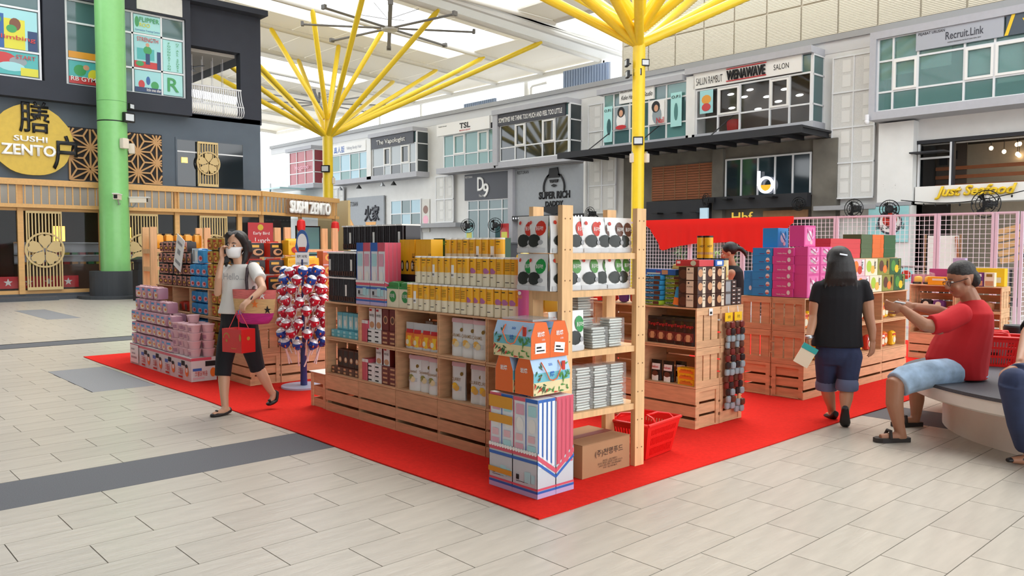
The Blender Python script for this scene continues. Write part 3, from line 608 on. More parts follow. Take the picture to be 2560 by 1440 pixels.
# concrete ground floor under the canopy
obj('concrete_front', G().box(-19.2, YW-.12, 0, -10.98, YW, 4.75).mesh('concrete_front', M('concrete')), wr)
obj('concrete_pier', G().box(-15.25, YW-.3, 0, -14.85, YW-.12, 4.7).box(-11.75, YW-.25, 0, -11.0, YW-.12, 4.7).mesh('concrete_pier', M('concrete')), wr)
tb = thing('timber_shutter', 'brown timber slat shutter in the concrete wall right of the yellow column', 'shutter', (-16.55, YW-.16, 3.1))
for i in range(14): obj('slat', G().box(-1.3, -.02, i*.087, 1.3, .03, i*.087+.07).mesh('slat', M('shutter_wood', '#96562f', .6, noise=.1, st=(1, 1, 6))), tb)
for i in range(6): obj('stile', G().box(-1.3+i*.5, -.03, 0, -1.27+i*.5, -.02, 1.22).mesh('stile', M('wood_dark')), tb)
wb_ = winS(-14.75, -11.85, 3.1, 4.3, YW-.2, [-14.2, -13.6, -13.0, -12.4], [], M('night_glass'))
bs = thing('letter_sign', 'glowing white lowercase b sign filled with orange on dark glass', 'sign', (-13.25, YW-.3, 3.15))
ring = lambda R, y_: [(R*math.cos(2*PI*i/28), y_, .27+R*math.sin(2*PI*i/28)) for i in range(28)]
obj('letter', G().loft([ring(.27, 0), ring(.27, -.06), ring(.19, -.06), ring(.19, 0)], 0, False).box(-.29, -.06, .25, -.21, 0, .72).mesh('letter', M('sign_glow', '#f5f6ff', .4, emit=1.2)), bs)
obj('fill', G().prism([(.18*math.cos(a), .27+.18*math.sin(a)) for a in [PI+i*PI/12 for i in range(13)]], 'y', -.04, -.01).mesh('fill', M('orange_glow', '#f0a024', .4, emit=.8)), bs)
for k, (x0, x1, z0, z1) in enumerate(((-17.8, -15.25, 2.3, 3.05), (-15.05, -11.75, 2.68, 3.1))):
    bm_ = thing('black_beam', ('lower' if k == 0 else 'upper')+' black fascia beam with small fan mounts above the bar front', 'beam', ((x0+x1)/2, YW-.4, z0))
    obj('beam', G().box((x0-x1)/2, -.15, 0, (x1-x0)/2, .1, z1-z0).mesh('beam', M('black_steel')), bm_)
    for i in range(3): obj('fan_mount', G().box((x0-x1)/2+.5+i*.8, -.5, .3, (x0-x1)/2+.75+i*.8, -.15, .34).mesh('fan_mount', M('black')), bm_)
obj('bar_front', G().box(-19.1, YW-.2, 0, -11.0, YW-.14, 2.3).mesh('bar_front', M('room_dark')), wr)
tag(text('Hbf', 'sign_gold', None, (-13.9, YW-.6, 2.42), 's', w=.75, h=.3, depth=.03) if M('sign_gold', '#dcb94a', .4, emit=.3) else None, 'three small golden letters under the black bar beam', 'sign')
tag(obj('light_box', G().box(-.15, 0, 0, .15, .08, .55).mesh('light_box', M('lightbox_blue', '#b9d4e4', .4, emit=.3)), None, (-15.3, YW-.7, 2.2)), 'slim pale blue light box with a walking figure by the bar', 'light box')
tag(obj('wood_counter_sign', G().box(-.75, 0, 0, .75, .05, .3).mesh('wood_counter_sign', M('wood_dark')), None, (-12.6, YW-.3, 2.3)), 'brown timber board hanging under the right black beam', 'board')
# perforated service panels
def perf(x0, x1, z0, z1, rows, label, cols=2):
    t = thing('perforated_screen', label, 'screen', ((x0+x1)/2, YW-.16, z0)); w_ = (x1-x0)/cols; h_ = (z1-z0)/rows
    for i in range(cols):
        for j in range(rows):
            a, b = -(x1-x0)/2+i*w_, j*h_
            obj('perforated_panel', G().box(a+.02, -.01, b+.02, a+w_-.02, .01, b+h_-.02).mesh('perforated_panel', M('perf')), t)
            obj('window_hint', G().box(a+w_*.45, -.018, b+h_*.15, a+w_*.85, -.012, b+h_*.48).box(a+w_*.45, -.018, b+h_*.56, a+w_*.85, -.012, b+h_*.9).mesh('window_hint', M('perf_pale')), t)  # paler rectangles laid on the panel, hinting at windows behind it
    g = G()
    for i in range(cols+1): g.box(-(x1-x0)/2+i*w_-.02, -.04, 0, -(x1-x0)/2+i*w_+.02, .02, z1-z0)
    for j in range(rows+1): g.box(-(x1-x0)/2-.02, -.046, j*h_-.022, (x1-x0)/2+.02, .016, j*h_+.022)
    obj('screen_frame', g.mesh('screen_frame', M('win_frame')), t)
perf(-20.9, -19.55, 2.75, 6.9, 4, 'grey perforated service screen just left of the yellow column')
perf(-11.2, -9.95, 2.9, 7.05, 4, 'tall grey perforated service screen between the salon and the recruitment office')
perf(-30.6, -29.3, 2.6, 4.75, 2, 'grey perforated screen between the vapour shop and the dark script sign'); perf(-40.2, -39.0, 2.8, 4.7, 2, 'small far perforated screen behind the left yellow column')
# recruitment office bay
obj('bay_frame', G().box(-9.85, YF-.15, 5.0, 6, YW, 5.22).box(-9.85, YF-.15, 7.22, 6, YW, 7.42).box(-9.85, YF-.15, 5.22, -9.68, YW, 7.22).mesh('bay_frame', M('slab_grey')), wr)
obj('bay_back', G().box(-9.7, YF+.5, 5.2, 6, YF+.55, 7.25).mesh('bay_back', M('room_dark')), wr)
winS(-9.63, -3.0, 5.26, 7.2, YF, [-9.25, -8.6, -7.45, -6.75, -6.0], [5.75, 6.6], M('office_glass', '#6f9c98', .05, spec=.8, trans=.55), casements=((1, 1), (3, 1), (4, 1)))
for k, (a, b, c) in enumerate(((-9.6, -9.3, 6.1), (-9.2, -8.65, 6.2), (-8.55, -7.8, 6.25), (-7.4, -6.8, 5.9), (-6.7, -6.05, 5.6))):
    obj('roller_blind', G().box(a, YF+.06, c, b, YF+.075, 7.2).mesh('roller_blind', M('blind')), wr)
sign('shop_sign', 'pale grey recruitment office sign with dark lettering and small figures', -8.64, -6.55, 6.72, 7.22, M('sign_grey'), [('PEJABAT URUSAN', 'ink', -8.25, 7.13, .66, .09), ('Recruit.Link', 'sign_dark', -7.45, 6.98, .9, .2, .003, .01), ('AGENSI PEKERJAAN RECRUIT LINK SDN. BHD.', 'ink', -7.45, 6.8, .8, .04)])
s2 = sign('shop_sign', 'dark sign end panel with yellow letters YOUR ONE STOP', -6.5, -3.0, 6.72, 7.22, M('sign_dark2', '#4a5560', .5), [('YOUR ONE STOP', 'sign_yellow', -5.3, 6.98, 1.7, .22) if M('sign_yellow', '#ecc51f', .4) else None])
obj('yellow_stripe', G().prism([(-1.78, 0), (-1.7, 0), (-1.55, .5), (-1.63, .5)], 'y', -.05, -.045).mesh('yellow_stripe', M('sign_yellow')), s2)
# seafood restaurant: opening, interior, white beam sign
rm = struct(obj('wall_restaurant', G().box(-8.9, 28.6, 0, 8, 28.7, 4.6).box(-8.9, YW, 0, -8.8, 28.6, 4.6).box(-8.8, YW+.4, 4.5, 8, 28.6, 4.6).mesh('wall_restaurant', M('room_deep', '#1f1a17', .85))))
obj('timber_cladding', G().box(-8.75, YW+1.2, 3.15, -5.0, YW+1.24, 3.25).box(-8.75, YW+1.2, 3.4, -5.0, YW+1.24, 3.5).box(-8.75, YW+1.2, 3.65, -5.0, YW+1.24, 3.75).mesh('timber_cladding', M('shutter_wood')), rm)
obj('inner_wall', G().box(-8.75, YW+1.25, 3.12, -7.95, YW+1.3, 4.5).mesh('inner_wall', M('inner_tan', '#4d4238', .7)), rm)
obj('white_pier', G().box(-9.75, YW-.35, 0, -8.8, YW, 4.95).mesh('white_pier', M('render_white')), wr)
W = winS(-8.72, -7.95, 3.12, 4.3, YW-.05, [], [3.9], M('clear_glass'))
W['kind'] = 'structure'
obj('top_hung_vent', G().box(-8.85, YW-.5, 4.02, -7.95, YW-.05, 4.06).mesh('top_hung_vent', M('black_steel')), W, rot=(0, 0, 0))
obj('steel_post', G().box(-7.95, YW-.08, 3.1, -7.85, YW+.08, 4.32).box(-8.8, YW-.1, 4.3, 8, YW+.1, 4.4).mesh('steel_post', M('black_steel')), wr)
pic = [(-8.55, 3.8), (-8.3, 3.95)]
for k, (x, z) in enumerate(pic): tag(obj('picture_frame', G().box(-.11, 0, 0, .11, .03, .24).mesh('picture_frame', M('black')), None, (x, YW+1.2, z)), ('left' if k == 0 else 'right')+' small black picture frame on the tan restaurant wall', 'picture', 'restaurant pictures')
random.seed(3)
for k in range(14):
    x, z, y = -7.4+random.random()*2.6, 3.65+random.random()*.65, YW+.8+random.random()*2
    t = thing('pendant_lamp', '%s small glowing pendant lamp counted from the left in the seafood restaurant' % ORD[k], 'lamp', (x, y, z), 0, 'restaurant pendant lamps')
    obj('bulb', G().ell((0, 0, 0), .055, .055, .06, 8, 6).mesh('bulb', M('bulb', '#ffd9a8', .5, emit=9)), t); obj('cord', G().cyl(0, 0, .06, 4.5-z, .008, 4).mesh('cord', M('black')), t)
sign('shop_sign', 'white beam sign with raised yellow script above the seafood restaurant', -8.76, 2, 2.66, 3.12, M('white'), [('Just Seafood', 'sign_yellow', -7.25, 2.92, 1.95, .36, .07, .03, .35)], y=YF+.5, t=.12)
for k in range(2):
    t = thing('topiary_plant', ('left' if k == 0 else 'right')+' small tree in a white pot on the ledge left of the seafood sign', 'potted plant', (-9.55+k*.26, YF+.45, 2.72))
    obj('pot', G().lathe([(.05, 0), (.075, .15)], 10).mesh('pot', M('white')), t); obj('stem', G().cyl(0, 0, .15, .36, .012, 5).mesh('stem', M('wood_dark')), t)
    g = G()
    for i in range(50):
        a, b = random.random()*2*PI, random.random()*PI-.6; d = Vector((math.cos(a)*math.cos(b), math.sin(a)*math.cos(b), math.sin(b)))
        p = Vector((0, 0, .44)); s_ = Vector((-d.y, d.x, 0)).normalized()*.02
        g.poly([p+d*.02, p+d*.09+s_, p+d*.16, p+d*.09-s_])
    obj('leaves', g.mesh('leaves', M('leaf_dark', '#2f3f2c', .6)), t)
obj('ledge', G().box(-9.75, YF+.3, 2.62, -8.8, YW, 2.72).box(-11.6, YW-.45, 2.55, -9.75, YW, 2.68).mesh('ledge', M('render_grey')), wr)
tag(text('WENAWAVE', 'ink', None, (-10.7, YW-.02, 2.35), 's', w=.6, h=.09), 'small dark spaced letters under the ledge beside the wall fans', 'sign')
tag(obj('dome_camera', G().ell((0, 0, 0), .07, .07, .08, 10, 8).cyl(0, 0, .05, .2, .06, 10).mesh('dome_camera', M('white_metal'), 40), None, (-9.84, YF-.25, 4.95)), 'white dome camera under the corner of the recruitment office bay', 'camera')
# ground floor further left
sign('shop_sign', 'large grey tiled panel sign of the steamboat restaurant with black letters', -25.1, -21.1, 2.75, 4.7, M('panel_grey'), [('SUPER RICH', 'ink', -22.75, 3.55, 1.75, .3, .03, .03), ('DADDY', 'ink', -22.75, 3.2, 1.0, .22, .03, .03), ('steamboat', 'white', -22.75, 2.98, .95, .13), ('RESTORAN', 'ink', -24.6, 4.58, .7, .14)], y=YW-.12)
em = thing('emblem', 'black man-with-hat emblem ring above the steamboat restaurant letters', 'emblem', (-22.75, YW-.2, 3.75))
g = G().prism([(-.42, .55), (-.3, .62), (-.24, .88), (.2, .9), (.28, .64), (.42, .6), (.3, .5), (-.3, .5)], 'y', -.02, .02)
for s_ in (-1, 1):
    arc = [(s_*.62*math.cos(a), .1+.62*math.sin(a)) for a in [i*PI/2/8-.25 for i in range(8)]]; inn = [(s_*.55*math.cos(a), .1+.55*math.sin(a)) for a in [i*PI/2/8-.25 for i in range(8)]]
    g.prism((arc+inn[::-1])[::s_], 'y', -.02, .02)
g.prism([(-.24, .42), (.24, .42), (.2, .3), (.05, .3), (0, .36), (-.05, .3), (-.2, .3)], 'y', -.02, .02).prism([(-.16, .18), (0, .24), (.16, .18), (0, .12)], 'y', -.02, .02)
obj('hat_and_face', g.mesh('hat_and_face', M('ink')), em)
obj('badge', G().prism([(-.65, -.66), (.65, -.66), (.72, -.8), (0, -1.02), (-.72, -.8)], 'y', -.03, -.0).mesh('badge', M('ink')), em)
sign('shop_sign', 'dark blue grey sign with large white D and 9 script', -28.5, -25.5, 3.55, 4.72, M('sign_dark'), [('D', 'sign_white', -27.35, 4.25, .42, .62, .04), ('9', 'sign_white', -27.0, 3.95, .38, .62, .04), ('&', 'sign_white', -27.1, 4.05, .14, .16, .04), ('The Nine', 'white', -27.25, 3.72, .5, .1), ('RESTORAN', 'white', -28.2, 4.6, .5, .09)], y=YW-.1)
winS(-28.3, -25.4, 1.0, 3.5, YW-.05, [-27.6, -26.9, -26.0], [3.1], M('teal_glass'))
obj('pier', G().box(-25.4, YW-.3, 0, -25.1, YW, 4.75).mesh('pier', M('slab_grey')), wr); obj('pier', G().box(-21.05, YW-.3, 0, -20.95, YW, 4.75).mesh('pier', M('render_white')), wr)
s3 = sign('shop_sign', 'grey restaurant sign with dark blue fire and home characters over orange swirl', -38.75, -35.1, 2.0, 4.1, M('panel_grey'), [('火家', 'sign_dark', -36.2, 3.2, 1.4, .85, .05, .02), ('RESTORAN', 'ink', -38.1, 3.75, 1.0, .25), ('WAGA', 'ink', -37.1, 2.45, .9, .3, .02, .03)], y=YW-.1)
obj('orange_swirl', G().prism([(-1.9, 0), (-.9, 0), (-1.0, .5), (-1.4, .95), (-1.85, 1.1)], 'y', -.05, -.045).prism([(.5*math.cos(a)+.6, .75+.5*math.sin(a)) for a in [PI+i*PI/10 for i in range(11)]], 'y', -.05, -.044).mesh('orange_swirl', M('p_orange')), s3)
winS(-34.5, -32.0, 1.6, 3.75, YW-.05, [-33.6, -32.8], [2.4, 3.1], [M('pale_blue_glass'), M('teal_glass')])
tag(obj('wall_poster', G().box(-.3, 0, 0, .3, .02, 1.6).discs(0, 1.1, .2, -.005, 1).discs(0, .6, .22, -.005, 2).mesh('wall_poster', [M('offwhite'), M('p_brown'), M('p_pink')]), None, (-31.6, YW-.05, 2.15)), 'tall sketchy food poster on the wall right of the reflecting window', 'poster')
obj('ledge', G().box(-32.2, YW-.6, 2.35, -28.6, YW, 2.55).mesh('ledge', M('render_grey')), wr)
for k, x in enumerate((-38.5, -36.6, -34.4, -33.4)): tag(obj('wall_lamp', G().lathe([(.02, .2), (.05, .15), (.16, 0)], 10).mesh('wall_lamp', M('black' if k % 2 else 'steel'), 30), None, (x, YF-.0, 4.5)), '%s small wall lamp from left under the white-sign bay' % ORD[k], 'lamp', 'lamps under the bay')
# marquee bulbs under the steamboat sign, bar counter with posters and fans below
mq = thing('marquee_strip', 'black strip of small white bulbs under the steamboat restaurant sign', 'lights', (-22.9, YW-.25, 2.55))
obj('strip', G().box(-2.2, -.08, 0, 1.9, .1, .2).mesh('strip', M('black')), mq)
for i in range(26): obj('bulb', G().ell((-2.1+i*.156, -.09, .1), .035, .02, .035, 6, 4).mesh('bulb', M('bulb_white', '#f2f4ff', .5, emit=1.5)), mq)
obj('bar_front', G().box(-28.4, YW-.9, 0, -21.1, YW-.7, 1.55).box(-28.4, YW-.95, 1.55, -21.1, YW-.5, 1.62).mesh('bar_front', M('sign_dark')), wr)
def wallfan(x, y, z, r, label, rz=0):
    t = thing('wall_fan', label, 'fan', (x, y, z), rz)
    g = G()
    for R in (r, r*.7, r*.4): g.tube([(R*math.cos(a), -.12-.06*(1-R/r), R*math.sin(a)) for a in [2*PI*i/20 for i in range(21)]], .012, 4, caps=False)
    for i in range(12): a = 2*PI*i/12; g.tube([(.05*math.cos(a), -.19, .05*math.sin(a)), (r*math.cos(a), -.12, r*math.sin(a))], .006, 3)
    obj('cage', g.mesh('cage', M('black')), t)
    for i in range(3):
        a = 2*PI*i/3; obj('blade', G().poly([(.04*math.cos(a), -.1, .04*math.sin(a)), (.85*r*math.cos(a-.35), -.14, .85*r*math.sin(a-.35)), (.85*r*math.cos(a+.35), -.08, .85*r*math.sin(a+.35))]).mesh('blade', M('black')), t)
    obj('motor', G().box(-.09, -.1, -.09, .09, .15, .09).mesh('motor', M('black')), t); obj('arm', G().tube([(0, .1, 0), (0, .35, -.1)], .025, 5).mesh('arm', M('black')), t)
wallfan(-10.2, YW-.7, 2.55, .27, 'black wall fan on the ledge left of the potted trees'); wallfan(-9.25, YW-.75, 2.5, .25, 'black wall fan right under the potted trees', .5)
wallfan(-6.75, YW-.9, 2.55, .34, 'large black wall fan under the yellow script letters'); wallfan(-11.9, YW-.75, 2.75, .2, 'black wall fan at the right end of the bar beam', .4)
wallfan(-15.1, YW-.7, 3.0, .22, 'black wall fan between the timber shutter and the b sign', -.4); wallfan(-20.2, YW-.75, 2.7, .25, 'black wall fan left of the right yellow column')
wallfan(-27.0, YW-1.2, 2.35, .3, 'grey wall fan leaning below the tall teal windows', .9); wallfan(-25.2, YW-1.2, 2.35, .3, 'grey wall fan between the tall teal windows and steamboat sign', .9)
for k, (x, m, l) in enumerate(((-27.2, 'p_sky', 'small pale blue menu poster standing on the far bar counter'), (-24.9, 'p_red', 'small red menu poster standing right on the far bar counter'), (-22.2, 'p_orange', 'star shaped golden beer poster on the far bar counter'))):
    tag(obj('menu_poster', G().box(-.25, 0, 0, .25, .03, .8).rs(-.18, .1, .18, .45, -.004, 1).mesh('menu_poster', [M(m), M('p_yellow')]), None, (x, YW-.95, 1.62)), l, 'poster')
t = thing('green_parasol', 'folded dark green parasol roll with red badge above the bar counter', 'parasol', (-22.2, YW-1.0, 2.35))
obj('roll', G().tube([(-.9, 0, 0), (.9, 0, .1)], [.12, .14], 8).mesh('roll', M('bottle_green', '#29573c', .5)), t); obj('bracket', G().box(-.7, -.1, -.5, -.6, 0, 0).box(.5, -.1, -.5, .6, 0, 0).mesh('bracket', M('p_green')), t)
# string of bulbs in front of the seafood beam
t = thing('festoon_lights', 'sagging black festoon string with little bulbs before the seafood beam', 'string light', (0, 0, 0))
P = [(-9.0+i*.3, YF+.1, 2.75-.18*math.sin(PI*((i % 10)/10))+.25*(i/20)) for i in range(21)]
obj('wire', G().tube(P, .012, 4).mesh('wire', M('black')), t)
for p in P[1::1]: obj('bulb', G().ell((p[0], p[1], p[2]-.06), .025, .025, .04, 6, 4).mesh('bulb', M('black')), t)
# tall beige louvred building behind, roof plant
lw = struct(obj('wall_louvre', G().box(-21.6, 26.2, 0, 8, 26.6, 16).mesh('wall_louvre', M('beige_louvre'))))
mlv = bpy.data.materials.new('louvre_panel'); MATS['louvre_panel'] = mlv; mlv.use_nodes = True
_n = mlv.node_tree; _b = _n.nodes['Principled BSDF']; _b.inputs['Base Color'].default_value = lin('#c8bea8'); _b.inputs['Roughness'].default_value = .6
_w = _n.nodes.new('ShaderNodeTexWave'); _w.bands_direction = 'Z'; _w.inputs['Scale'].default_value = 6; _t = _n.nodes.new('ShaderNodeTexCoord'); _bp = _n.nodes.new('ShaderNodeBump'); _bp.inputs['Strength'].default_value = .7; _bp.inputs['Distance'].default_value = .03
_n.links.new(_t.outputs['Object'], _w.inputs['Vector']); _n.links.new(_w.outputs['Fac'], _bp.inputs['Height']); _n.links.new(_bp.outputs['Normal'], _b.inputs['Normal'])
lp = G().box(.03, -.04, .03, 1.27, 0, 1.17).mesh('louvre_panel', mlv)
for i in range(14):
    for j in range(5): obj('louvre_panel', lp, lw, (-21.5+i*1.3, 26.19, 7.3+j*1.2))
for k, (x, y, w_, h_) in enumerate(((-23.0, 25.5, 2.6, 1.3), (-30.5, 26, 2.4, .9))):
    t = thing('roof_plant', ('right' if k == 0 else 'left')+' blue grey corrugated plant enclosure on the shop row roof', 'enclosure', (x, y, 7.75))
    for i in range(int(w_/.15)): obj('rib', G().box(-w_/2+i*.15, 0, 0, -w_/2+i*.15+.11, .06, h_).mesh('rib', M('plant_blue', '#8f9fb8', .5)), t)
    obj('skin', G().box(-w_/2, .06, 0, w_/2, .1, h_).mesh('skin', M('plant_pale', '#b9c3d2', .5)), t)
for a, b, z0 in ((-11.9, -11.64, 6.68), (-21.6, -21.48, 6.55), (-31.6, -31.48, 6.45)): obj('pane', G().box(a, YF-.02, z0, b, YF+.02, z0+.5).mesh('pane', M('teal_glass')), wr)
# ---------------------------------------------------------------- canopy roof, yellow tree columns, big fans
M('roof_panel', '#ece8de', .6, tl=.27); M('purlin', '#e6e3da', .5); M('yellow_paint', '#f3d02c', .32, noise=.03); M('skylight', '#f4f8fa', .3, trans=.85)
ZR = lambda y: 9.65+.048*(27.46-y)
rf = struct(obj('ceiling', G().box(-55.2, 27.1, 9.46, -23.5, 27.3, 9.67).mesh('ceiling', M('purlin'))))
PX = [-54.5, -51.0, -47.76, -44.4, -40.92, -37.56, -34.1, -30.52, -27.18, -23.66]
YR0, YR1 = 9.6, 27.24
OPEN = {(-30.52, -27.18): (-28.9, -27.18), (-27.18, -23.66): (-27.18, -24.48), (-37.56, -34.1): (-37.56, -35.5), (-40.92, -37.56): (-39.1, -37.56), (-47.76, -44.4): (-47.5, -44.6)}   # daylight openings, y 10.8 to 22.8
def slab(x0, x1, y0, y1, dz, t): return [(x0, y0, ZR(y0)+dz), (x1, y0, ZR(y0)+dz), (x1, y1, ZR(y1)+dz), (x0, y1, ZR(y1)+dz), (x0, y0, ZR(y0)+dz+t), (x1, y0, ZR(y0)+dz+t), (x1, y1, ZR(y1)+dz+t), (x0, y1, ZR(y1)+dz+t)]
BF = [(0, 3, 2, 1), (4, 5, 6, 7), (0, 1, 5, 4), (1, 2, 6, 5), (2, 3, 7, 6), (3, 0, 4, 7)]
for a, b in zip(PX, PX[1:]):
    op = OPEN.get((a, b))
    rects = [(a, b, YR0, YR1)] if not op else [(a, b, 22.8, YR1), (a, b, YR0, 10.8)]
    if op:
        if op[0] > a: rects.append((a, op[0], 10.8, 22.8))
        if op[1] < b: rects.append((op[1], b, 10.8, 22.8))
        obj('skylight_pane', G().add(slab(op[0], op[1], 10.8, 22.8, .1, .01), BF).mesh('skylight_pane', M('skylight')), rf)
    for r in rects:
        n = max(1, round((r[3]-r[2])/1.75))
        for k in range(n):
            y0 = r[2]+(r[3]-r[2])*k/n; y1 = r[2]+(r[3]-r[2])*(k+1)/n
            obj('roof_panel', G().add(slab(r[0]+.02, r[1]-.02, y0+.015, y1-.015, .08, .05), BF).mesh('roof_panel', M('roof_panel')), rf)
for x in PX: obj('purlin', G().tube([(x, YR0, ZR(YR0)), (x, 27.3, ZR(27.3))], .11, 8).mesh('purlin', M('purlin'), 60), rf)
obj('eave_tube', G().tube([(-55.2, 27.3, 9.58), (-23.5, 27.3, 9.58)], .12, 8).mesh('eave_tube', M('purlin'), 60), rf)
# tall white fascia where the roof steps up, higher roof beyond it
obj('step_fascia', G().box(-22.26, 7.2, 9.97, -22.14, 27.24, 11.2).add(slab(-23.64, -22.14, 7.2, 27.24, .06, .07), BF).tube([(-22.2, 7.2, 10.45), (-22.2, 27.24, 9.61)], .12, 8).mesh('step_fascia', M('fascia_grey', '#efefec', .5, tl=.3)), rf)
obj('flat_roof', G().box(-48, YW+.4, 7.2, 8, 26.1, 7.45).box(-48, 26.1, 7.2, -21.7, 29, 7.45).mesh('flat_roof', M('render_grey')), wr)
for k, x in enumerate((-28.7, -25.1)):
    t = thing('roof_prop', ('left' if k == 0 else 'right')+' white steel prop with bent pipe between roof eave and parapet', 'prop', (x, 27.6, 7.46))
    obj('post', G().box(-.12, -.12, 0, .12, .12, 2.1).mesh('post', M('purlin')), t); obj('pipe', G().tube([(.26, 0, 0), (.26, 0, 1.75), (.36, 0, 1.85), (1.56, -.2, 1.8)], .07, 7).mesh('pipe', M('purlin'), 60), t)
for k, x in enumerate((-37.2, -41.4, -46.5)): tag(obj('roof_prop', G().cyl(0, 0, 0, 2.1, .08, 8).mesh('roof_prop', M('purlin')), None, (x, 27.4, 7.46)), '%s thin white roof prop from the right, far behind the left yellow column' % ORD[k], 'prop', 'far roof props')
up_ = struct(obj('ceiling_high_extended', G().tube([(-22, 22.6, 10.2), (10, 22.6, 10.2)], .12, 8).mesh('ceiling_high_extended', M('purlin'), 60)))  # higher roof, extended out of view to cut the light on the floor
for i in range(10):
    xa = -22.0+i*3.2
    ys_ = 5.4 if xa > -10 else -2
    obj('roof_panel', G().box(xa, -8, 10.2, xa+3.18, ys_, 10.28).mesh('roof_panel', M('roof_shade', '#a9a7a2', .7)), up_)  # solid bays added overhead, unseen, to dim the light at the front
    obj('roof_panel', G().box(xa, 20.6, 10.2, xa+3.18, 22.6, 10.28).mesh('roof_panel', M('roof_panel')), up_)
    obj('skylight_pane', G().box(xa, ys_, 10.22, xa+3.18, 20.6, 10.23).mesh('skylight_pane', M('skylight')), up_)
    obj('purlin', G().tube([(xa, -8, 10.1), (xa, 22.6, 10.1)], .09, 8).mesh('purlin', M('purlin'), 60), up_)
bk = struct(obj('wall_light_block', G().box(-25, -8.4, 0, 11, -8, 10.2).mesh('wall_light_block', M('block_dim', '#6f6d6a', .8))))  # unseen wall, added to keep low light off the stand fronts
obj('block_dark_band', G().box(-25, -8.0, .2, 11, -7.95, 3.4).mesh('block_dark_band', M('room_dark')), bk)  # dark band on the added wall, out of view
def tree(cx, cy, r, zn, zr, label, sr, ox=(-4.4, -1.4, 1.4, 4.4), oy=(-5.7, -1.3, 1.3, 5.7)):
    t = thing('tree_column', label, 'column', (cx, cy, 0))
    obj('shaft', G().cyl(0, 0, 0, zn, r, 20).mesh('shaft', M('yellow_paint'), 40), t)
    obj('crown', G().cyl(0, 0, zn, zn+.9, r*.75, 16, r1=r*.5).mesh('crown', M('yellow_paint'), 40), t)
    for x in ox:
        for y in oy:
            if cx < -20 and y < -5 and x > 2: continue      # the dark building stands there
            inner = abs(x) < 2 and abs(y) < 2
            zz = zn+(.55 if inner else (.25 if abs(x)+abs(y) < 6.5 else -.12)); d = math.hypot(x, y); zt = zr(cy+y)-.05
            f_ = .9
            obj('strut', G().tube([(x/d*r*f_*.6, y/d*r*f_*.6, zz), (x*.97, y*.97, zz+(zt-zz)*.97), (x, y, zt)], [sr, sr, sr*.5], 10).mesh('strut', M('yellow_paint'), 60), t)
    return t
T1 = tree(-28.8, 16.56, .205, 6.01, ZR, 'left yellow steel tree column with many slanting struts', .1, (-5.3, -1.7, 1.7, 5.3), (-6.85, -1.56, 1.56, 6.85))
T2 = tree(-13.6, 17.2, .17, 7.0, lambda y: 10.2, 'right yellow steel tree column rising behind the seaweed rack', .13)
for nm, (cx, cy), z, s, lab in (('a', (-28.8, 16.56), 4.4, 1.4, 'left'), ('b', (-13.6, 17.2), 4.15, 1.1, 'right')):
    floodlight(cx+.12, cy-.15, z, -.9, 'black floodlight clamped on the %s yellow column' % lab, s)
    for k, sg in enumerate((-1, 1)):
        t = thing('loudspeaker', '%s small white loudspeaker on the %s yellow column' % (('left', 'right')[k], lab), 'speaker', (cx+.05+.18*sg*.68, cy+.18*sg*.73, z-.45))
        obj('cabinet', G().pillow(.14, .14, .26, .3, 3).mesh('cabinet', M('cream_plastic')), t); obj('bracket', G().box(-.03, -.03, .08, .03, .03, .3).mesh('bracket', M('steel')), t)
for k, (dx, dz, a) in enumerate(((-.22, 6.25, -2.2), (.22, 6.25, -.6), (-.2, 5.95, -2.2), (.05, 6.0, -1.2))):
    floodlight(-13.6+dx*.7, 17.2+dx*.7-.1, dz, a, '%s grey floodlight in the cluster high on the right yellow column' % ORD[k], .9)
for k, (x, y, r) in enumerate(((-25.26, 17.16, 3.1), (-39.8, 22.4, 3.5))):
    t = thing('big_ceiling_fan', ('large grey ceiling fan with long thin blades under the bright skylight' if k == 0 else 'far ceiling fan with long dark blades behind the left yellow column'), 'fan', (x, y, ZR(y)-.6))
    obj('rod', G().cyl(0, 0, .05, .6, .06, 8).mesh('rod', M('fan_grey', '#6d6a66', .5)), t); obj('hub', G().lathe([(.05, -.1), (.3, -.08), (.32, .02), (.1, .08)], 16).mesh('hub', M('fan_hub', '#c9c9c6', .5), 40), t)
    bl = G().box(.3, -.07, -.02, r, .07, .02).mesh('blade', M('fan_grey')); wl_ = G().box(r, -.09, -.05, r+.1, .09, .1).mesh('winglet', M('fan_grey'))
    for i in range(8):
        b_ = obj('blade', bl, t, rz=i*PI/4+.2); obj('winglet', wl_, b_)
    for i in range(4): obj('guy_wire', G().tube([(.1*math.cos(i*PI/2), .1*math.sin(i*PI/2), .35), (1.2*math.cos(i*PI/2+.5), 1.2*math.sin(i*PI/2+.5), .6)], .012, 4).mesh('guy_wire', M('fan_grey')), t)
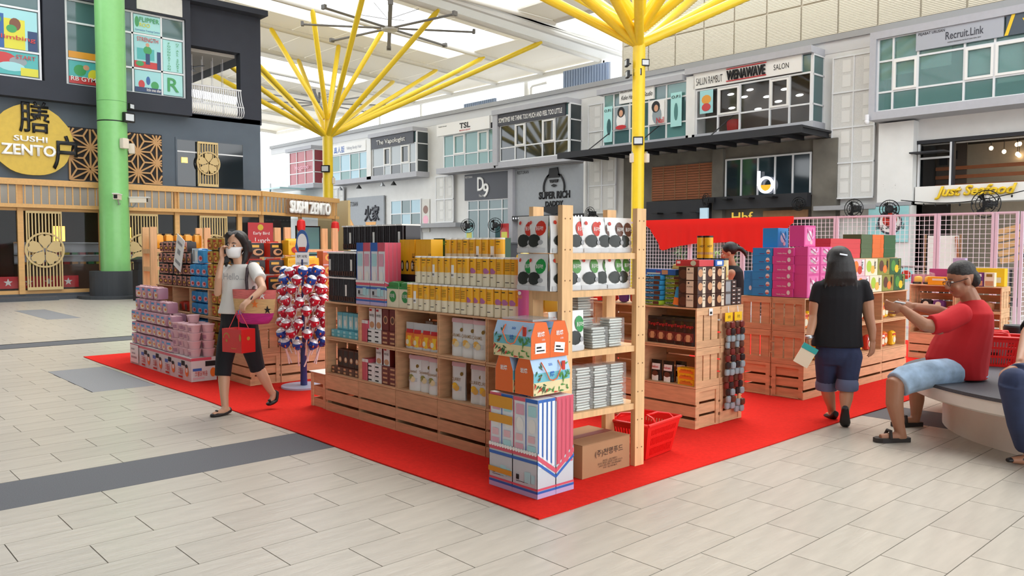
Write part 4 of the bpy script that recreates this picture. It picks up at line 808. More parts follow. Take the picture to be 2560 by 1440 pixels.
# ---------------------------------------------------------------- wooden crates
CL, CD, CH = .535, .335, .318
def bmesh_box(n, *a, m='wood'): return G().box(*a).mesh(n, M(m))
CM = {}
def cm(n, *a):
    if (n, a) not in CM: CM[(n, a)] = bmesh_box(n, *a)
    return CM[(n, a)]
def crate(kind, x, y, z, label, rz=0, ends='', group=None):
    """slatted crate; front middle of its base at (x,y,z); kind: open = mouth to the front, base = mouth up; ends = sides built with slats"""
    t = thing('wooden_crate', label, 'crate', (x, y, z), rz, group); h = CL/2-.002
    if kind == 'open':
        obj('top_board', cm('top_board', -h, 0, CH-.014, h, CD-.002, CH-.002), t); obj('bottom_board', cm('bottom_board', -h, 0, 0, h, CD-.002, .012), t)
        for i in range(3): obj('back_slat', cm('back_slat', -h, CD-.012, .014+i*.1, h, CD-.002, .014+i*.1+.085), t)
    else:
        for z0, z1 in ((0, .068), (.093, .176), (.193, CH-.002)):
            obj('front_slat', cm('front_slat', -h, 0, z0, h, .012, z1), t); obj('back_slat', cm('back_slat', -h, CD-.012, z0, h, CD-.002, z1), t)
        obj('bottom_board', cm('bottom_board', -h, .014, .002, h, CD-.014, .012), t)
    for s, k in ((-1, 'L'), (1, 'R')):
        a, b = (h-.012, h) if s > 0 else (-h, -h+.012); a2, b2 = (h-.02, h-.01) if s > 0 else (-h+.01, -h+.02)
        if k not in ends:
            obj('side_board', cm('side_board', a, .0125, .0125, b, CD-.013, CH-.0145), t)
        elif kind == 'open':
            for z0, z1 in ((.0125, .055), (CH-.06, CH-.0145)): obj('end_rail', cm('end_rail', a, .0, z0, b, CD-.013, z1), t)
            for i in range(3): obj('end_slat', cm('end_slat', a2, .012+i*.104, .05, b2, .012+i*.104+.088, CH-.05), t)
            obj('end_stile', cm('end_stile', a, 0, .055, b, .03, CH-.06), t)
        else:
            for y0, y1 in ((.0125, .05), (CD-.05, CD-.0125)): obj('end_stile', cm('end_stile', a, y0, 0, b, y1, CH-.002), t)
            for z0, z1 in ((.012, .09), (.11, .19), (.21, CH-.01)): obj('end_slat', cm('end_slat', a2, .05, z0, b2, CD-.05, z1), t)
            obj('end_rail', cm('end_rail', a, .05, CH-.03, b, CD-.05, CH-.002), t)
    return t
Z1, Z2, Z3 = .010, .329, .648          # bottoms of the three tiers (carpet is 9 mm thick)
ZT = .967                               # top of the stacks
TIER = ('bottom', 'middle', 'top')
YA = 3.53
XC = [-5.951, -5.415, -4.879, -4.343, -3.807]
for i, x in enumerate(XC):
    for j, z in enumerate((Z1, Z2, Z3)):
        _c = crate('base' if j == 0 else 'open', x-(.04 if i == 4 else 0), YA, z, '%s wooden crate in the %s column from the left below the yellow cans' % (TIER[j], ORD[i]), 0, 'L' if i == 0 else '')
        if i == 4: _c.scale.x = .84
t = thing('wooden_crate', 'low crate on its side with white paper on top left of the can shelf', 'crate', (-6.36, 3.55, .01))
for z0, z1 in ((0, .07), (.1, .18), (.21, .305)): obj('front_slat', G().box(-.13, 0, z0, .12, .012, z1).mesh('front_slat', M('wood')), t); obj('side_slat', G().box(-.13, .014, z0, -.118, .5, z1).mesh('side_slat', M('wood')), t)
for x in (-.13, .085): obj('stile', G().box(x, -.012, 0, x+.035, 0, .305).mesh('stile', M('wood')), t)
obj('paper_cover', G().box(-.15, -.02, .307, .13, .52, .311).mesh('paper_cover', M('price_card')), t)

# ---------------------------------------------------------------- product prototypes
def pouch(name, w, h, d, mats, decals=(), words=(), crimp=0):
    """stand-up bag: full at the base, sealed thin at the top; decals follow its front"""
    def S(x, z): return d/2*max(.03, 1-(max(0, z)/h)**2.2*.97)*(1-.75*min(1, abs(2*x/w))**3)
    g = G(); nx, nz = 6, 7
    for sgn, mi in ((-1, 0), (1, 0)):
        vs = []
        for j in range(nz+1):
            z = h*j/nz
            for i in range(nx+1):
                x = -w/2+w*i/nx; xx = x*(1-.05*math.sin(PI*j/nz))
                vs.append((xx, sgn*S(x, z)+(.004*math.sin(i*2.1+j*1.7) if 0 < i < nx and 0 < j < nz else 0), z))
        fs = [(j*(nx+1)+i, j*(nx+1)+i+1, (j+1)*(nx+1)+i+1, (j+1)*(nx+1)+i) for j in range(nz) for i in range(nx)]
        if sgn > 0: fs = [f[::-1] for f in fs]
        g.add(vs, fs, mi)
    base = [(-w/2+w*i/nx, -S(-w/2+w*i/nx, 0), 0) for i in range(nx+1)]+[(w/2-w*i/nx, S(w/2-w*i/nx, 0), 0) for i in range(nx+1)]
    g.poly(base[::-1], 0)
    ms = [mats]
    for k, dc in enumerate(decals):
        m = dc[-1]; ms.append(M(m)); off = .003+.0008*k
        if dc[0] == 'd':
            _, cx, cz, rx, rz = dc[:5]; pts = [(cx+rx*math.cos(2*PI*i/12), cz+rz*math.sin(2*PI*i/12)) for i in range(12)]; c = (cx, cz)
            V = [(c[0], -S(*c)-off-.003, c[1])]+[(p[0], -S(*p)-off-.001, p[1]) for p in pts]
            g.add(V, [(0, 1+i, 1+(i+1) % 12) for i in range(12)], k+1)
        else:
            _, x0, z0, x1, z1 = dc[:5]; n = 4
            V = [(x0+(x1-x0)*i/n, -S(x0+(x1-x0)*i/n, z0+(z1-z0)*j/n)-off-.002, z0+(z1-z0)*j/n) for j in range(n+1) for i in range(n+1)]
            g.add(V, [(j*(n+1)+i, j*(n+1)+i+1, (j+1)*(n+1)+i+1, (j+1)*(n+1)+i) for j in range(n) for i in range(n)], k+1)
    parts = [('bag', g.mesh('bag', ms, 50))]
    for body, m, cx, cz, ww, hh in words:
        parts.append(('lettering', TM(body, m, ww, hh), (cx, -S(cx*.6, cz)-.0075, cz), RS))
    return (name, parts)
def pbox(name, w, d, h, mats, decals=(), words=()):
    """printed carton, front -Y and right end +X; centred in x, front at y=0"""
    g = G().box(-w/2, 0, 0, w/2, d, h, 0); ms = [mats]
    for k, dc in enumerate(decals):
        ms.append(M(dc[-1])); o = .0012+.0006*k; f, kind = dc[0][0], dc[0][1]
        if f == 's':
            if kind == 'r': g.rs(dc[1]*w-w/2, dc[2]*h, dc[3]*w-w/2, dc[4]*h, -o, k+1)
            else: g.discs(dc[1]*w-w/2, dc[2]*h, dc[3]*w, -o, k+1, 14, dc[4]*h)
        elif f == 'e':
            if kind == 'r': g.re(dc[1]*d, dc[2]*h, dc[3]*d, dc[4]*h, w/2+o, k+1)
            else: g.disce(dc[1]*d, dc[2]*h, dc[3]*d, w/2+o, k+1, 14, dc[4]*h)
        else: g.add([(-w/2+dc[1]*w, dc[2]*d, h+o), (-w/2+dc[3]*w, dc[2]*d, h+o), (-w/2+dc[3]*w, dc[4]*d, h+o), (-w/2+dc[1]*w, dc[4]*d, h+o)], [(0, 1, 2, 3)], k+1)
    parts = [('carton', g.mesh('carton', ms))]
    for f, body, m, cx, cz, ww, hh, *r in words:
        o = .004
        parts.append(('lettering', TM(body, m, ww*(w if f == 's' else d), hh*h, rot=r[0] if r else 0), (cx*w-w/2, -o+.002, cz*h) if f == 's' else (w/2+o-.002, cx*d, cz*h), RS if f == 's' else RE))
    return (name, parts)
for k in ('amber#f0b21c', 'cream#e6dcc0', 'chip#e3b04a', 'chip_pink#b06a9c', 'lid_white#eeeeea', 'pink_can#cf5aa0', 'choc#2a1d1c', 'choc_mid#5a3426', 'tan#c9946a', 'green_print#1f8a3f', 'leaf_print#4b8a3a', 'silver#c9ccce', 'sil_white#e6e6e4', 'teal_box#5fb3c4', 'teal_pale#a9d8dd', 'pinkred#d3566a', 'orange_box#e0641c', 'sand#e4d2a2', 'kraft#b48d63', 'clear_white#dcdcd8', 'lavender#b9a9cf', 'seaweed#20251f', 'orange_sp#e87a2c', 'brownred#6e2420', 'gold_pack#c69a3a', 'gold_dark#8a6a26', 'noodle_red#b8432c', 'noodle_black#241d1d', 'noodle_pink#c98a78', 'sky_pack#3a97cf', 'ice_blue#cfe3ef', 'pack_pink#d9a3b4', 'pack_mauve#b07f93', 'rose#e0b7bd', 'yellow_pack#f2c01c', 'mint#8fcdb0', 'hot_orange#f0a422', 'grey_card#9b9c9e', 'bright_blue#2f8fd0', 'hot_pink#d84a94', 'mag_pink#e46fa8', 'dk_green#2f5a33', 'tomato#cf3a3f', 'persimmon#df6a2a', 'olive_print#8d8a3e', 'lime_print#a9c63e', 'purple_print#6b3a78', 'crisp_red#c3311f'):
    a, b = k.split('#'); M(a, b, .38, spec=.5)
M('foil', '#d5d7d8', .28, metal=.25); M('foil_white', '#e9e9e7', .3, metal=.05); M('film', '#ffffff', .08, trans=.88); M('black_film', '#1c1918', .22)

# crisp cans (about 7 cm) in three stepped rows
def can_proto(v):
    g = G(); R = .0345; H = .2; n = 16
    ring = lambda r, z: [(r*math.cos(2*PI*i/n-PI/2), r*math.sin(2*PI*i/n-PI/2), z) for i in range(n)]
    g.loft([ring(R, 0), ring(R, .085)], 1, False); g.loft([ring(R, .085), ring(R, H-.012)], 0, False); g.poly(ring(R, 0)[::-1], 1)
    ms = [M('amber'), M('cream'), M('chip'), M('chip_pink'), M('ink'), M('price_card'), M('green_print')]
    def patch(a0, a1, z0, z1, m, o=.0008):
        k = 4; g.add([((R+o)*math.sin(a0+(a1-a0)*i/k), -(R+o)*math.cos(a0+(a1-a0)*i/k), z) for z in (z0, z1) for i in range(k+1)], [(i, i+1, k+2+i, k+1+i) for i in range(k)], m)
    def oval(a, z, ra, rz, m):
        P = [(a+ra*math.cos(2*PI*i/10), z+rz*math.sin(2*PI*i/10)) for i in range(10)]
        g.add([((R+.0025)*math.sin(a), -(R+.0025)*math.cos(a), z)]+[((R+.001)*math.sin(p), -(R+.001)*math.cos(p), q) for p, q in P], [(0, 1+i, 1+(i+1) % 10) for i in range(10)], m)
    if v == 0: oval(.3, .105, .38, .022, 2); patch(-.5, .5, .168, .174, 4); patch(-.4, .3, .15, .153, 4); patch(-.3, .3, .05, .055, 4)
    if v == 1: oval(.2, .105, .6, .02, 3); oval(.6, .1, .4, .014, 3); patch(-.6, .4, .168, .174, 4); patch(-.4, .5, .06, .064, 4)
    if v == 2:
        for i in range(5): patch(-.5, .6, .16-i*.012, .163-i*.012, 4)
        patch(-.4, .5, .03, .035, 4)
    if v == 3: patch(-.2, .6, .05, .14, 5); patch(-.15, .5, .06, .075, 4)
    return ('crisp_can', [('tube', g.mesh('tube', ms, 40)), ('lid', G().loft([ring(R+.0008, H-.012), ring(R+.0008, H), ring(R-.004, H), ring(R-.004, H-.003)]).mesh('lid', M('lid_white'), 40))])
CAN = [can_proto(v) for v in range(4)]
random.seed(11)
SEQ = [[2, 3, 2, 0, 2, 0, 2, 0, 2, 2, 1, 1, 1, 2, 1, 1, 1], [0, 0, 0, 3, 0, 0, 3, 0, 0, 1, 2, 1, 1, 2, 2, 2, 3], [0, 0, 2, 0, 2, 3, 2, 3, 0]]
for r, (x0, n, y, z) in enumerate(((-4.985, 17, 3.575, ZT), (-4.915, 16, 3.6, ZT+.203), (-4.775, 9, 3.78, 1.305))):
    for i in range(n):
        o = put(CAN[SEQ[r][i]], (x0+i*.0715, y+random.uniform(-.004, .004), z), '%s yellow and cream crisp can from the left in the %s row of cans' % (ORD[i], ('bottom', 'middle', 'top back')[r]), 'can', 'yellow crisp cans', rz=random.uniform(-.35, .35))
tag(obj('support_carton', pbox('', .72, .16, .333, M('kraft'))[1][0][1], None, (-4.49, 3.7, ZT)), 'brown carton hidden behind the lower rows of yellow cans', 'carton')
PC = ('pink_can', [('tube', G().cyl(0, 0, 0, .2, .036, 16).mesh('tube', M('pink_can'), 40)), ('lid', G().cyl(0, 0, .2, .21, .037, 16).mesh('lid', M('lid_white'), 40)), ('lettering', TM('PRINGLES', 'amber', .05, .018), (0, -.037, .15), RS), ('face_badge', G().discs(0, .175, .016, -.0372, 0, 12, .012).mesh('face_badge', M('lid_white')))])
for i in range(2): put(PC, (-3.755, 3.58, ZT+i*.211), ('lower' if i == 0 else 'upper')+' pink crisp can at the right end of the yellow cans', 'can', 'pink crisp cans')
# dark chocolate stick packs with clear white lids
g = G()
for k in range(3): g.cyl(-.027+k*.027, .02, 0, .2, .0125, 8, 0)
g.box(-.04, .04, 0, .04, .19, .2, 0)
g2 = G().box(-.042, .0, .2, .042, .19, .212); g3 = G().rs(-.015, .05, .018, .11, .0055, 0); g4 = G()
for k in range(3): g4.rs(-.033+k*.027, .012, -.021+k*.027, .05, .0068, 0)
STICK = ('chocolate_pack', [('sticks', g.mesh('sticks', M('choc_film', '#241b1d', .18), 40)), ('lid', g2.mesh('lid', M('lid_white'))), ('tag_label', G().rs(-.02, .055, .01, .15, .0055).mesh('tag_label', M('clear_white'))), ('base_band', g4.mesh('base_band', M('choc_mid')))])
STICK2 = ('chocolate_pack', STICK[1][:2]+STICK[1][3:])
for r, z in enumerate((ZT, ZT+.214)):
    for i in range(5): put(STICK if (i*3+r) % 4 == 1 else STICK2, (-6.16+i*.0865, 3.55, z), '%s dark chocolate stick pack from the left in the %s row by the tall boxes' % (ORD[i], ('lowest', 'second')[r]), 'snack pack', 'chocolate stick packs')
for i in range(10): put(STICK if i % 4 == 1 else STICK2, (-6.24+i*.0935, 3.745, ZT+.445), '%s dark chocolate stick pack from the left in the topmost long row' % ORD[i], 'snack pack', 'chocolate stick packs')
for r in range(2):
    for i in range(10):
        if r == 0 or True: put(STICK2, (-6.24+i*.0935, 3.765, ZT+r*.2225), '%s chocolate stick pack in the %s hidden back row behind tall boxes' % (ORD[i], ('lower', 'upper')[r]), 'snack pack', 'chocolate stick packs at the back')
# tall slim printed boxes in scalloped trays
def tall(col, acc): return pbox('tall_biscuit_box', .1, .036, .5, M('white_print', '#e3e6ea', .4), [('sr', 0, .86, 1, 1, acc), ('sr', .0, 0, .09, 1, acc), ('er', 0, 0, 1, 1, acc), ('sr', .2, .62, .85, .82, col), ('sd', .55, .46, .27, .08, 'white'), ('sr', .25, .2, .8, .32, col), ('sr', .3, .06, .75, .14, 'sand')])
TB = [tall('teal_pale', 'blue_print'), tall('pack_pink', 'pinkred')]
def tray(name='display_tray', w=.208, d=.2, h=.2, flip=False):
    g = G(); ms = [M('tray_grey', '#c3ccd0', .45), M('pinkred'), M('blue_print'), M('lid_white'), M('lavender')]
    zf, zb = h, h*.62
    P = [(0, 0), (d, 0), (d, zb), (0, zf)] if not flip else [(0, 0), (d, 0), (d, zf), (0, zb)]
    for x in (-w/2, w/2-.003): g.prism(P, 'x', x, x+.003, 0)
    hf = zf if not flip else zb
    g.box(-w/2, 0, 0, w/2, .003, hf, 0); g.box(-w/2, d-.003, 0, w/2, d, zb if not flip else zf, 0); g.box(-w/2, 0, 0, w/2, d, .003, 0)
    def strip(t0, t1, m):   # stripe following the top edge
        g.rs(-w/2, hf-t1, w/2, hf-t0, -.0014-.0004*m, m)
        a, b = (zf, zb) if not flip else (zb, zf)
        x = w/2+.0014+.0004*m; g.add([(x, 0, a-t1), (x, d, b-t1), (x, d, b-t0), (x, 0, a-t0)], [(0, 1, 2, 3)], m)
    strip(.012, .04, 1); strip(.05, .068, 2)
    n = 9
    for i in range(n): g.discs(-w/2+w*(i+.5)/n, hf-.01, w/n*.52, -.004, 3, 10)
    g.rs(-w/2, .045, w/2, .058, -.002, 1); g.rs(-w/2, .028, w/2, .042, -.002, 2); g.rs(-w/2, 0, w/2, .028, -.0018, 4)
    x = w/2+.002; g.re(0, .045, d, .058, x, 1); g.re(0, .028, d, .042, x, 2); g.re(0, 0, d, .028, x-.0002, 4)
    return (name, [('tray', g.mesh('tray', ms)), ('barcode', G().rs(-.07, .085, -.045, .115, -.003).rs(-.07, .075, .03, .078, -.003).mesh('barcode', M('ink'))), ('picture', G().rs(0, .075, .05, .14, -.003).rs(.055, .08, .085, .13, -.003).mesh('picture', M('teal_pale')))])
TRAY = tray()
for k in range(2):
    xc = -5.622+k*.211
    put(TRAY, (xc, 3.545, ZT), ('left' if k == 0 else 'right')+' scalloped display tray of tall biscuit boxes beside the dark stick packs', 'tray')
    for i in range(2): put(TB[i if k == 0 else (0 if i == 0 else 1)], (xc-.0505+i*.1012, 3.55, ZT+.005), '%s tall biscuit box of the front four in the %s tray' % (ORD[i], ('left', 'right')[k]), 'box', 'tall biscuit boxes on the can shelf')
    for j in range(1, 4): put(TB[1], (xc+.0507, 3.55+j*.0385, ZT+.005), 'red edged tall biscuit box in %s tray, %s behind the front one' % (('left', 'right')[k], ORD[j-1]), 'box', 'tall biscuit boxes on the can shelf')
for k in range(2):   # yellow pouches in a black display
    t = thing('pouch_display', ('left' if k == 0 else 'right')+' black display carton of upright yellow pouches behind the green packs', 'display', (-5.28+k*.215, 3.74, ZT))
    obj('carton', G().box(-.104, 0, 0, .104, .13, .25).rs(-.09, .06, .09, .18, -.002, 1).mesh('carton', [M('black'), M('grey_card')]), t)
    for i in range(3):
        p = obj('pouch', G().box(-.102+i*.068, .004, .252, -.102+i*.068+.066, .12, .53).mesh('pouch', M('amber')), t)
        obj('mark', G().discs(-.066+i*.068, .32, .02, .002, 0, 12, .045).discs(-.066+i*.068, .32, .012, .0005, 1, 12, .03).mesh('mark', [M('ink'), M('cream')]), p)
    text('LIFE', 'ink', t, (.094, -.002, .35), 's', w=.14, h=.03, rot=PI/2); text('Delightful', 'ink', t, (0, -.004, .12), 's', w=.12, h=.03)
for k in range(2):
    t = thing('vegetable_snack_box', ('left' if k == 0 else 'right')+' cream box with green circle holding green snack packets', 'box', (-5.217+k*.168, 3.56, ZT))
    obj('carton', G().box(-.081, 0, 0, .081, .003, .16).box(-.081, .1, 0, .081, .103, .16).box(-.081, .003, 0, -.078, .1, .16).box(.078, .003, 0, .081, .1, .16).box(-.081, .003, 0, .081, .1, .003).rs(-.081, .145, .081, .16, -.002, 1).discs(0, .085, .045, -.002, 1, 18).mesh('carton', [M('cream'), M('green_print')]), t)
    text('야채', 'white', t, (0, -.005, .09), 's', w=.06, h=.035)
    for i in range(4): obj('packet', G().pillow(.15, .02, .2, .35, 3, c=(0, .018+i*.022, .004)).mesh('packet', M('green_pack', '#2f8a3c', .3)), t)

# the back of the can stand: crates facing the inner aisle with more stock on top
for i, x in enumerate(XC[:4]):
    for j, z in enumerate((Z1, Z2, Z3)): crate('base' if j == 0 else 'open', x, YA+.672, z, '%s crate in the %s rear column of the can stand, facing the inner aisle' % (TIER[j], ORD[i]), PI, 'R' if i == 0 else '')
GRB = pbox('green_crisp_carton', .088, .12, .27, M('crisp_green', '#1f4a2c', .4), [('sr', .2, .8, .8, .92, 'leaf_print')])
for j in range(2):
    for i in range(9): put(GRB, (-5.25+i*.09, 4.02, ZT+j*.2715), '%s dark green carton from left in the %s rear row over the cans' % (ORD[i], ('lower', 'upper')[j]), 'carton', 'dark green cartons')
YLB = ('yellow_chip_bag', [('bag', G().pillow(.15, .12, .14, .6, 4).mesh('bag', M('yellow_foil', '#e8cf5a', .25), 60)), ('seal', G().prism([(-.06, .125), (.06, .125), (.055, .15), (-.055, .15)], 'y', -.004, .004).mesh('seal', M('amber')))])
for j in range(3):
    for i in range(3): put(YLB, (-4.22+i*.15, 4.05, ZT+j*.146), '%s yellow chip bag from left in %s rear layer right of the cans' % (ORD[i], TIER[j]), 'bag', 'yellow chip bags')
# ---------------------------------------------------------------- goods inside the crates
zt3, zt2 = Z3+.013, Z2+.013
def rowput(proto, xs, y, z, lab, cat, grp, rz=None, jit=0):
    for i, x in enumerate(xs): put(proto, (x, y+random.uniform(-jit, jit), z), lab % ORD[i], cat, grp, rz=(rz or 0)+random.uniform(-.04, .04)*(1 if jit else 0))
TEAL = pbox('teal_biscuit_box', .085, .06, .15, M('teal_box'), [('sr', .1, .1, .9, .8, 'teal_pale'), ('sd', .45, .4, .2, .2, 'white'), ('sr', .75, .1, .82, .85, 'sand')]); TEALF = pbox('flat_teal_box', .09, .14, .03, M('teal_box'), [('sr', .1, .2, .5, .8, 'teal_pale')])
for j in range(2): rowput(TEALF, [-6.13+i*.094 for i in range(5)], 3.57, zt3+j*.031, '%s flat teal box from the left, '+('lower', 'upper')[j]+' layer in the first top crate', 'box', 'flat teal boxes')
rowput(TEAL, [-6.08+i*.09 for i in range(4)], 3.6, zt3+.0625, '%s upright teal biscuit box from the left in the first top crate', 'box', 'teal boxes')
for j in range(6): put(TEALF, (-5.82, 3.715, zt3+.0625+j*.031), '%s flat teal box from below in the first top crate back stack' % ORD[j], 'box', 'flat teal boxes')
COF = pbox('coffee_box', .085, .06, .15, M('choc_mid'), [('sr', .08, .08, .92, .92, 'choc'), ('sd', .5, .4, .28, .16, 'tan'), ('sd', .5, .42, .16, .1, 'cream')]); COFF = pbox('flat_coffee_box', .09, .14, .03, M('choc_mid'), [('sr', .1, .2, .5, .8, 'tan')])
for j in range(2): rowput(COFF, [-6.13+i*.094 for i in range(5)], 3.57, zt2+j*.031, '%s flat dark coffee box from the left, '+('lower', 'upper')[j]+' layer in the first middle crate', 'box', 'flat coffee boxes')
rowput(COF, [-6.08+i*.09 for i in range(4)], 3.6, zt2+.0625, '%s upright coffee biscuit box from the left in the first middle crate', 'box', 'coffee boxes')
for j in range(6): put(COFF, (-5.82, 3.715, zt2+.0625+j*.031), '%s flat coffee box from below in the first middle crate back stack' % ORD[j], 'box', 'flat coffee boxes')
NEW = pbox('cookie_box', .085, .05, .17, M('sil_white'), [('sd', .5, .2, .4, .16, 'tan'), ('er', 0, 0, 1, 1, 'brownred'), ('sr', .1, .85, .5, .95, 'red_print')], [('s', '버터링', 'ink', .5, .65, .7, .14)])
NEWB = pbox('brown_cookie_box', .085, .05, .17, M('brownred'), [('sd', .5, .5, .36, .2, 'tan'), ('sd', .5, .5, .25, .14, 'choc_mid')])
NF = pbox('flat_cookie_box', .1, .14, .036, M('sil_white'), [('sr', .1, .25, .6, .55, 'ink')]); NFB = pbox('flat_brown_box', .1, .14, .036, M('brownred'), [('sr', .2, .3, .8, .7, 'tan')])
PINKB = pbox('pink_spine_box', .045, .12, .16, M('pinkred'), [('sr', 0, .85, 1, 1, 'sil_white')])
for ti, zt in (('top', zt3), ('middle', zt2)):
    for j in range(3 if ti == 'top' else 4):
        for i in range(4): put(NF if i < 2 else NFB, (-5.535+i*.103, 3.56, zt+j*.037), '%s flat cookie box from the left, layer %s from below in the second %s crate' % (ORD[i], ('one', 'two', 'three', 'four')[j], ti), 'box', 'flat cookie boxes')
    zz = zt+(3 if ti == 'top' else 4)*.037+.0005
    if ti == 'top':
        for i in range(4): put(NEW if i < 2 else NEWB, (-5.53+i*.098, 3.57, zz), '%s upright cookie box from the left on the second top crate pile' % ORD[i], 'box', 'cookie boxes')
    else:
        for i in range(2): put(NEW, (-5.44+i*.11, 3.575, zz-.0), '%s upright white cookie box from the left on the second middle crate pile' % ORD[i], 'box', 'cookie boxes', sc=(1, 1, .84))
    for i in range(2): put(PINKB, (-5.645+i*.048, 3.56, zt), '%s pink spined cookie box from the left in the second %s crate' % (ORD[i], ti), 'box', 'pink spined boxes', sc=(1, 1, 1.1))
SNK = pouch('corn_snack_bag', .13, .2, .05, M('foil'), [('r', -.055, .02, .055, .13, 'orange_sp'), ('d', 0, .06, .045, .045, 'yellow_pack'), ('r', -.04, .12, .04, .15, 'red_print'), ('d', -.02, .05, .02, .02, 'cream')])
rowput(SNK, [-5.02+i*.105 for i in range(4)], 3.6, zt3, '%s orange and silver snack bag from the left in the third top crate', 'bag', 'corn snack bags', .1, .01)
rowput(SNK, [-4.97+i*.12 for i in range(3)], 3.72, zt3, '%s snack bag from the left at the back of the third top crate', 'bag', 'corn snack bags at the back', -.2, .01)
def nut(word, col, c2): return pouch('foil_nut_bag', .135, .27, .06, M('foil_white'), [('r', -.05, .07, .045, .1, 'silver'), ('d', -.02, .1, .032, .025, col), ('d', .0, .088, .028, .022, c2), ('d', .04, .19, .014, .014, 'gold_dark'), ('r', -.065, .24, .065, .268, 'rose')], [(word, 'gold_dark', -.005, .15, .095, .024)])
SEA, CAR, CUR = nut('Seaweed', 'olive_print', 'sand'), nut('CARAMEL', 'chip', 'sand'), nut('CURRY', 'yellow_pack', 'chip')
rowput(SEA, [-4.97+i*.125 for i in range(3)], 3.61, zt2, '%s silver seaweed nut bag from the left in the third middle crate', 'bag', 'silver nut bags', .08, .012)
rowput(CAR, [-4.44+i*.125 for i in range(3)], 3.6, zt3, '%s silver CARAMEL nut bag from the left in the fourth top crate', 'bag', 'silver nut bags', .1, .015)
rowput(CUR, [-4.45, -4.24, -4.15], 3.6, zt2, '%s silver CURRY nut bag from the left in the fourth middle crate', 'bag', 'silver nut bags', .1, .015)
rowput(CUR, [-4.33, -4.22], 3.73, zt2, '%s silver CURRY nut bag from the left, behind in the fourth middle crate', 'bag', 'silver nut bags', -.3, .01)
rowput(CAR, [-4.38, -4.25], 3.73, zt3, '%s silver CARAMEL nut bag from the left, behind in the fourth top crate', 'bag', 'silver nut bags', -.2, .01)

# ---------------------------------------------------------------- tall pine rack
PW = .085
SH = (1.405, 1.175, .805, .425)
def rack(RX0, RX1, RY0, RY1, label, pegs=True):
    rk = thing('pine_rack', label, 'shelf rack', (0, 0, .009))
    for x, y in ((RX1-.04, RY0), (RX1-.04, RY1), (RX0, RY0), (RX0, RY1)):
        p = obj('post', G().box(x, y, 0, x+.04, y+PW, 1.68).mesh('post', M('pine')), rk)
        if x > RX0+.1 and pegs:
            for k in range(9):
                for dy in (.022, .063): obj('peg_hole', G().cyl(0, 0, 0, .002, .005, 6).mesh('peg_hole', M('wood_dark')), p, (x+.04, y+dy, .12+k*.185), rot=(0, PI/2, 0))
    for z in SH:
        obj('shelf_board', G().box(RX0+.042, RY0+.012, z-.045, RX1-.042, RY1+PW-.012, z-.012).mesh('shelf_board', M('pine')), rk)
        obj('front_rail', G().box(RX1-.04, RY0+PW+.001, z-.05, RX1-.012, RY1-.001, z-.012).mesh('front_rail', M('pine')), rk)
        obj('side_rail', G().box(RX0+.042, RY0+.012-.012, z-.07, RX1-.042, RY0+.0115, z-.015).mesh('side_rail', M('pine')), rk)
    return rk
_before = set(bpy.data.objects)
rack(-3.545, -3.237, 3.45, 4.1, 'tall open pine shelf rack holding seaweed bags, with four square posts')
SHZ = [z-.002 for z in SH]
def laver(col, w=.17): return pouch('seaweed_bag', w, .225, .06, M('bag_white', '#e2e2e0', .28), [('d', -.012, .075, .055, .04, 'seaweed'), ('d', .036, .15, .04, .046, col), ('r', -.075, .005, .075, .03, 'silver'), ('d', -.052, .185, .012, .012, 'crisp_red'), ('d', .045, .065, .018, .015, 'grey_card')], [('돌김자반', 'white', .035, .15, .06, .025)])
LR, LB, LG, LL = laver('crisp_red'), laver('choc_mid'), laver('green_print'), laver('leaf_print')
lab = '%s seaweed bag from left on the %s rack shelf, %s print'
i = 0
for y, p, c, rz in ((3.50, LR, 'red', PI/2), (3.63, LR, 'red', PI/2), (3.755, LR, 'red', PI/2+.05), (3.885, LB, 'brown', PI/2), (3.965, LB, 'brown', PI/2), (4.055, LB, 'brown', PI/2)):
    put(p, (-3.315-.012*(i % 2), y, SHZ[0]), lab % (ORD[i+2], 'top', c), 'bag', 'seaweed bags', rz=rz); i += 1
for k, x in enumerate((-3.52, -3.42)): put(LR, (x, 3.42, SHZ[0]), lab % (ORD[k], 'top', 'red')+' facing sideways', 'bag', 'seaweed bags', rz=.1)
for i, (y, p, rz) in enumerate(((3.5, LG, PI/2), (3.6, LL, PI/2-.15), (3.74, LL, PI/2), (3.87, LL, PI/2-.1), (3.96, LL, PI/2+.1), (4.05, LL, PI/2+.1))):
    put(p, (-3.315-.015*(i % 2), y, SHZ[1]), lab % (ORD[i+2], 'second', 'green'), 'bag', 'seaweed bags', rz=rz)
for k, x in enumerate((-3.52, -3.42)): put(LG, (x, 3.42, SHZ[1]), lab % (ORD[k], 'second', 'green')+' facing sideways', 'bag', 'seaweed bags', rz=.1)
for k, y in enumerate((3.485, 3.6)): put(LG, (-3.3, y, SHZ[2]), lab % (ORD[k], 'third', 'green')+' before the bundles', 'bag', 'seaweed bags', rz=PI/2+.05*k, sc=(1.05, 1, 1.1))
